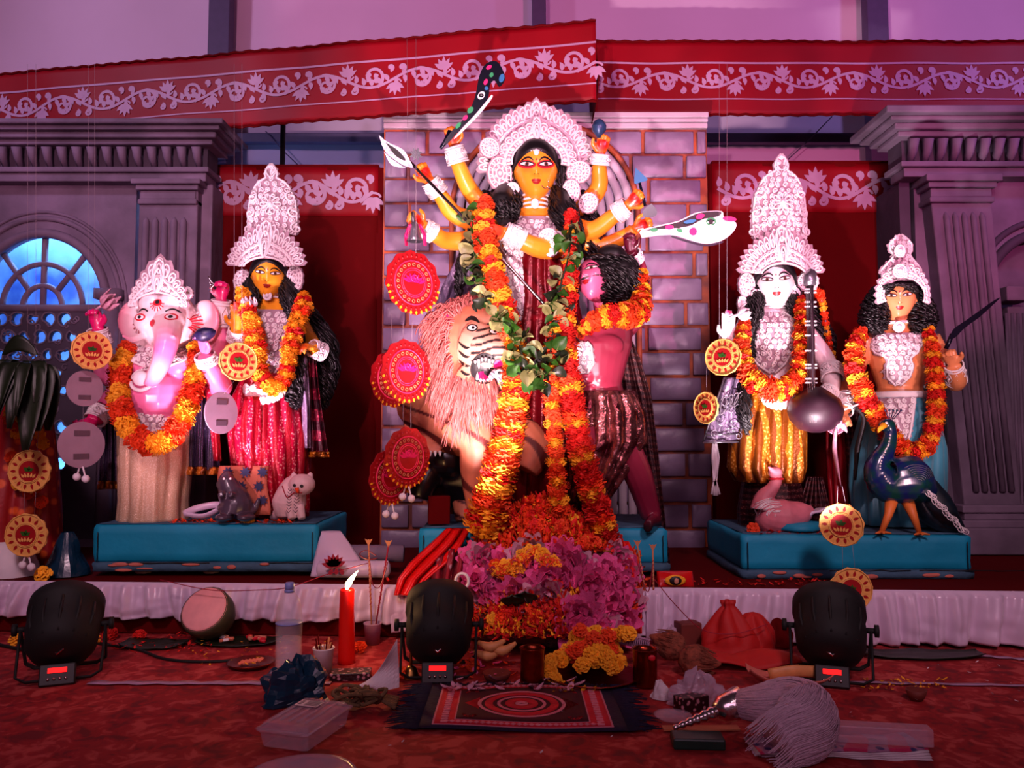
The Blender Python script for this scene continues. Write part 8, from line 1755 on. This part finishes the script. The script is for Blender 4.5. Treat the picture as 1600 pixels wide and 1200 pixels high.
mat('green_box', (26, 60, 50), .4, var=.3); g = PF(1090, 1166); q = MB(); q.box(g+V((0, 0, .016)), (.14, .07, .03), rotz(-.06)); tag(O('green_box', q, M['green_box'], smooth=False, bevel=.005), 'flat dark green box below the whisk handle', 'box')
r_ = thing('magazine', PF(1300, 1176), 'printed magazine with ragged edges under the clear long box', 'magazine'); sparkle('magazine_print', (170, 120, 150), (60, 60, 110), 30, .35, 0, c3=(190, 40, 90), wave=(3, 6, 'X'))
for k in range(5):
    q = MB(); g = PF(1305, 1172); q.grid(lambda u, v: g+rotz(.03*k-.05)@V(((u-.5)*.46, (v-.5)*.12+.004*math.sin(u*30+k), .003+.004*k+.004*math.sin(u*6)+.003*math.sin(v*3))), 20, 6); O('page', q, M['magazine_print' if k == 4 else 'paper_white'], r_, solid=.001)
g = PF(1372, 1172); R = rotz(-.16); q = MB(); q.box(g+V((0, 0, .045)), (.27, .05, .045), R); tag(O('clear_long_box', q, M['clear_thick'], smooth=False, bevel=.003), 'long clear plastic box lying on the magazine', 'box')
g = PF(1432, 1094); q = MB(); q.lathe([(.018, 0), (.026, .012), (.033, .034), (.029, .034), (.018, .008), (.001, .006)], g, 18); tag(O('clay_cup', q, M['clay']), 'small clay cup on the right part of the carpet', 'cup')
leafplate(1440, 1026, .46, .14, 'long grey green leaf lying at the foot of the satin skirt, right', 'leaf_dark', .01); q = MB(); g = PF(1400, 1010); q.grid(lambda u, v: g+V(((u-.5)*.10*(1-v), .01*v, .01+.09*v)), 5, 6); tag(O('leaf_tip', q, M['leaf_dark'], solid=.003), 'pointed leaf standing up against the satin skirt, right', 'leaf')
# on the stage edge: pillow, bolster, packet, bag, petals
g = V((P(530, 885, 3.62).x, 3.62, .222)); q = MB(); q.grid(lambda u, v: V((P(502+8*v+u*(28+60*(1-v)), 0, 3.62).x, 3.60+.10*v-.035*math.sin(PI*u)*math.sin(PI*v), .225+.185*v)), 16, 14); r_ = thing('pillow', g, 'pale pillow with a red leaf print leaning at the left pedestal', 'pillow'); O('pillow_case', q, M['satin'], r_, solid=.02)
q = MB(); c = P(522, 885, 3.50)
for k in range(7): petal2(q, 0, 0, .4+k*.42, .055, .012, lambda u, v, d: c+V((u, -d, v)))
for k in range(3): petal2(q, -.02+.03*k, -.035, 1.0+k*.5, .03, .009, lambda u, v, d: c+V((u, -d, v)))
O('red_leaf_print', q, M['thread_red'], r_)
q = MB(); g = V((P(565, 0, 3.6).x, 3.58, .262)); q.tube([g+V((-.16, 0, 0)), g+V((-.15, 0, 0)), g+V((.15, 0, 0)), g+V((.16, 0, 0))], [.02, .038, .038, .02], 16); tag(O('bolster', q, M['satin']), 'pale rolled bolster lying on the stage right of the left pedestal', 'pillow')
q = MB(); g = V((P(585, 0, 3.7).x, 3.72, .31)); q.tube([g+V((-.18, 0, 0)), g+V((.16, 0, 0))], [.04, .04], 14); tag(O('bolster', q, M['grey_plaster']), 'greyish rolled mat lying behind the pale bolster', 'pillow')
c = P(1056, 906, 3.42); r_ = thing('printed_packet', c-V((0, 0, .035)), 'shiny red and yellow packet with a face print, on the stage right of the centre', 'packet'); q = MB(); q.grid(lambda u, v: c+V(((u-.5)*.15, -.022*math.sin(PI*v)*math.sin(PI*u)+.03*v, -.03+.06*v)), 14, 8); mat('packet_red', (200, 16, 20), .25, coat=.5); O('wrapper', q, M['packet_red'], r_, solid=.008)
q = MB(); q.ell(c+V((-.005, -.014, .0)), (.045, .006, .022)); O('yellow_oval', q, M['marigold_yellow'], r_); q = MB(); q.ell(c+V((-.005, -.0195, 0)), (.026, .004, .018)); O('dark_portrait', q, M['ink'], r_); q = MB(); q.ell(c+V((-.002, -.0225, -.001)), (.010, .003, .012)); O('face_print', q, M['food'], r_)
g = V((P(120, 0, 3.6).x, 3.68, .222)); q = MB(); n = 30
q.grid(lambda u, v: g+V((.10*math.cos(2*PI*u)*(1-.75*v)*(1+.25*noise.noise(V((math.cos(6.28*u)*2, math.sin(6.28*u)*2, v*3)))), .09*math.sin(2*PI*u)*(1-.7*v), .19*v)), 26, 12, closeu=True); tag(O('plastic_bag', q, M['blue_bag'], smooth=False), 'knotted dark blue plastic bag standing left of the left pedestal', 'bag')
def sscat(n, x0, x1, zz, y0, y1, m_, label, seed, sz=.02):
    r3 = random.Random(seed); base = petmesh('p', None, 1); bv_ = np.array([tuple(x) for x in base.v]); q = MB()
    for k in range(n): Y = r3.uniform(y0, y1); p = V((P(r3.uniform(x0, x1), 0, Y).x, Y, zz+.004)); R = np.array(rotz(r3.uniform(0, 6))@rotx(r3.uniform(-.3, .3))); q.add((bv_*sz*r3.uniform(.5, 1.4))@R.T+np.array(p), base.f)
    tag(O('scattered_petals', q, M[m_]), label, 'petals', kind='stuff')
zl = P(300, 820, 3.66).z; zr = P(1300, 836, 3.6).z
sscat(150, 290, 480, zl, 3.68, 3.8, 'marigold_orange', 'orange petals on the left pedestal around the mouse and owl', 1); sscat(90, 1170, 1300, zr, 3.62, 3.75, 'marigold_red', 'red petals on the right pedestal near the swan', 2); sscat(160, 600, 1300, .216, 3.42, 3.55, 'marigold_red', 'red petals along the stage edge', 3)
flower(None, 'yellow', V((P(404, 0, 3.7).x, 3.70, zl+.02)), .03, (0, -1, .6)); tag(C.objects[-1], 'yellow marigold in front of the painted stand on the left pedestal', 'flower'); flower(None, 'orange', V((P(1163, 0, 3.66).x, 3.68, zr+.02)), .028, (0, -1, .6)); tag(C.objects[-1], 'orange marigold at the left end of the right pedestal', 'flower')
q = MB(); c = V((P(690, 0, 3.7).x, 3.72, P(0, 818, 3.7).z)); q.box(c+V((0, 0, .06)), (.10, .03, .13), rotz(.2)@rotx(.1)); tag(O('framed_print', q, M['dark_red_cloth'], smooth=False, bevel=.004), 'small red printed card leaning in the dark beside the lion paw', 'card')
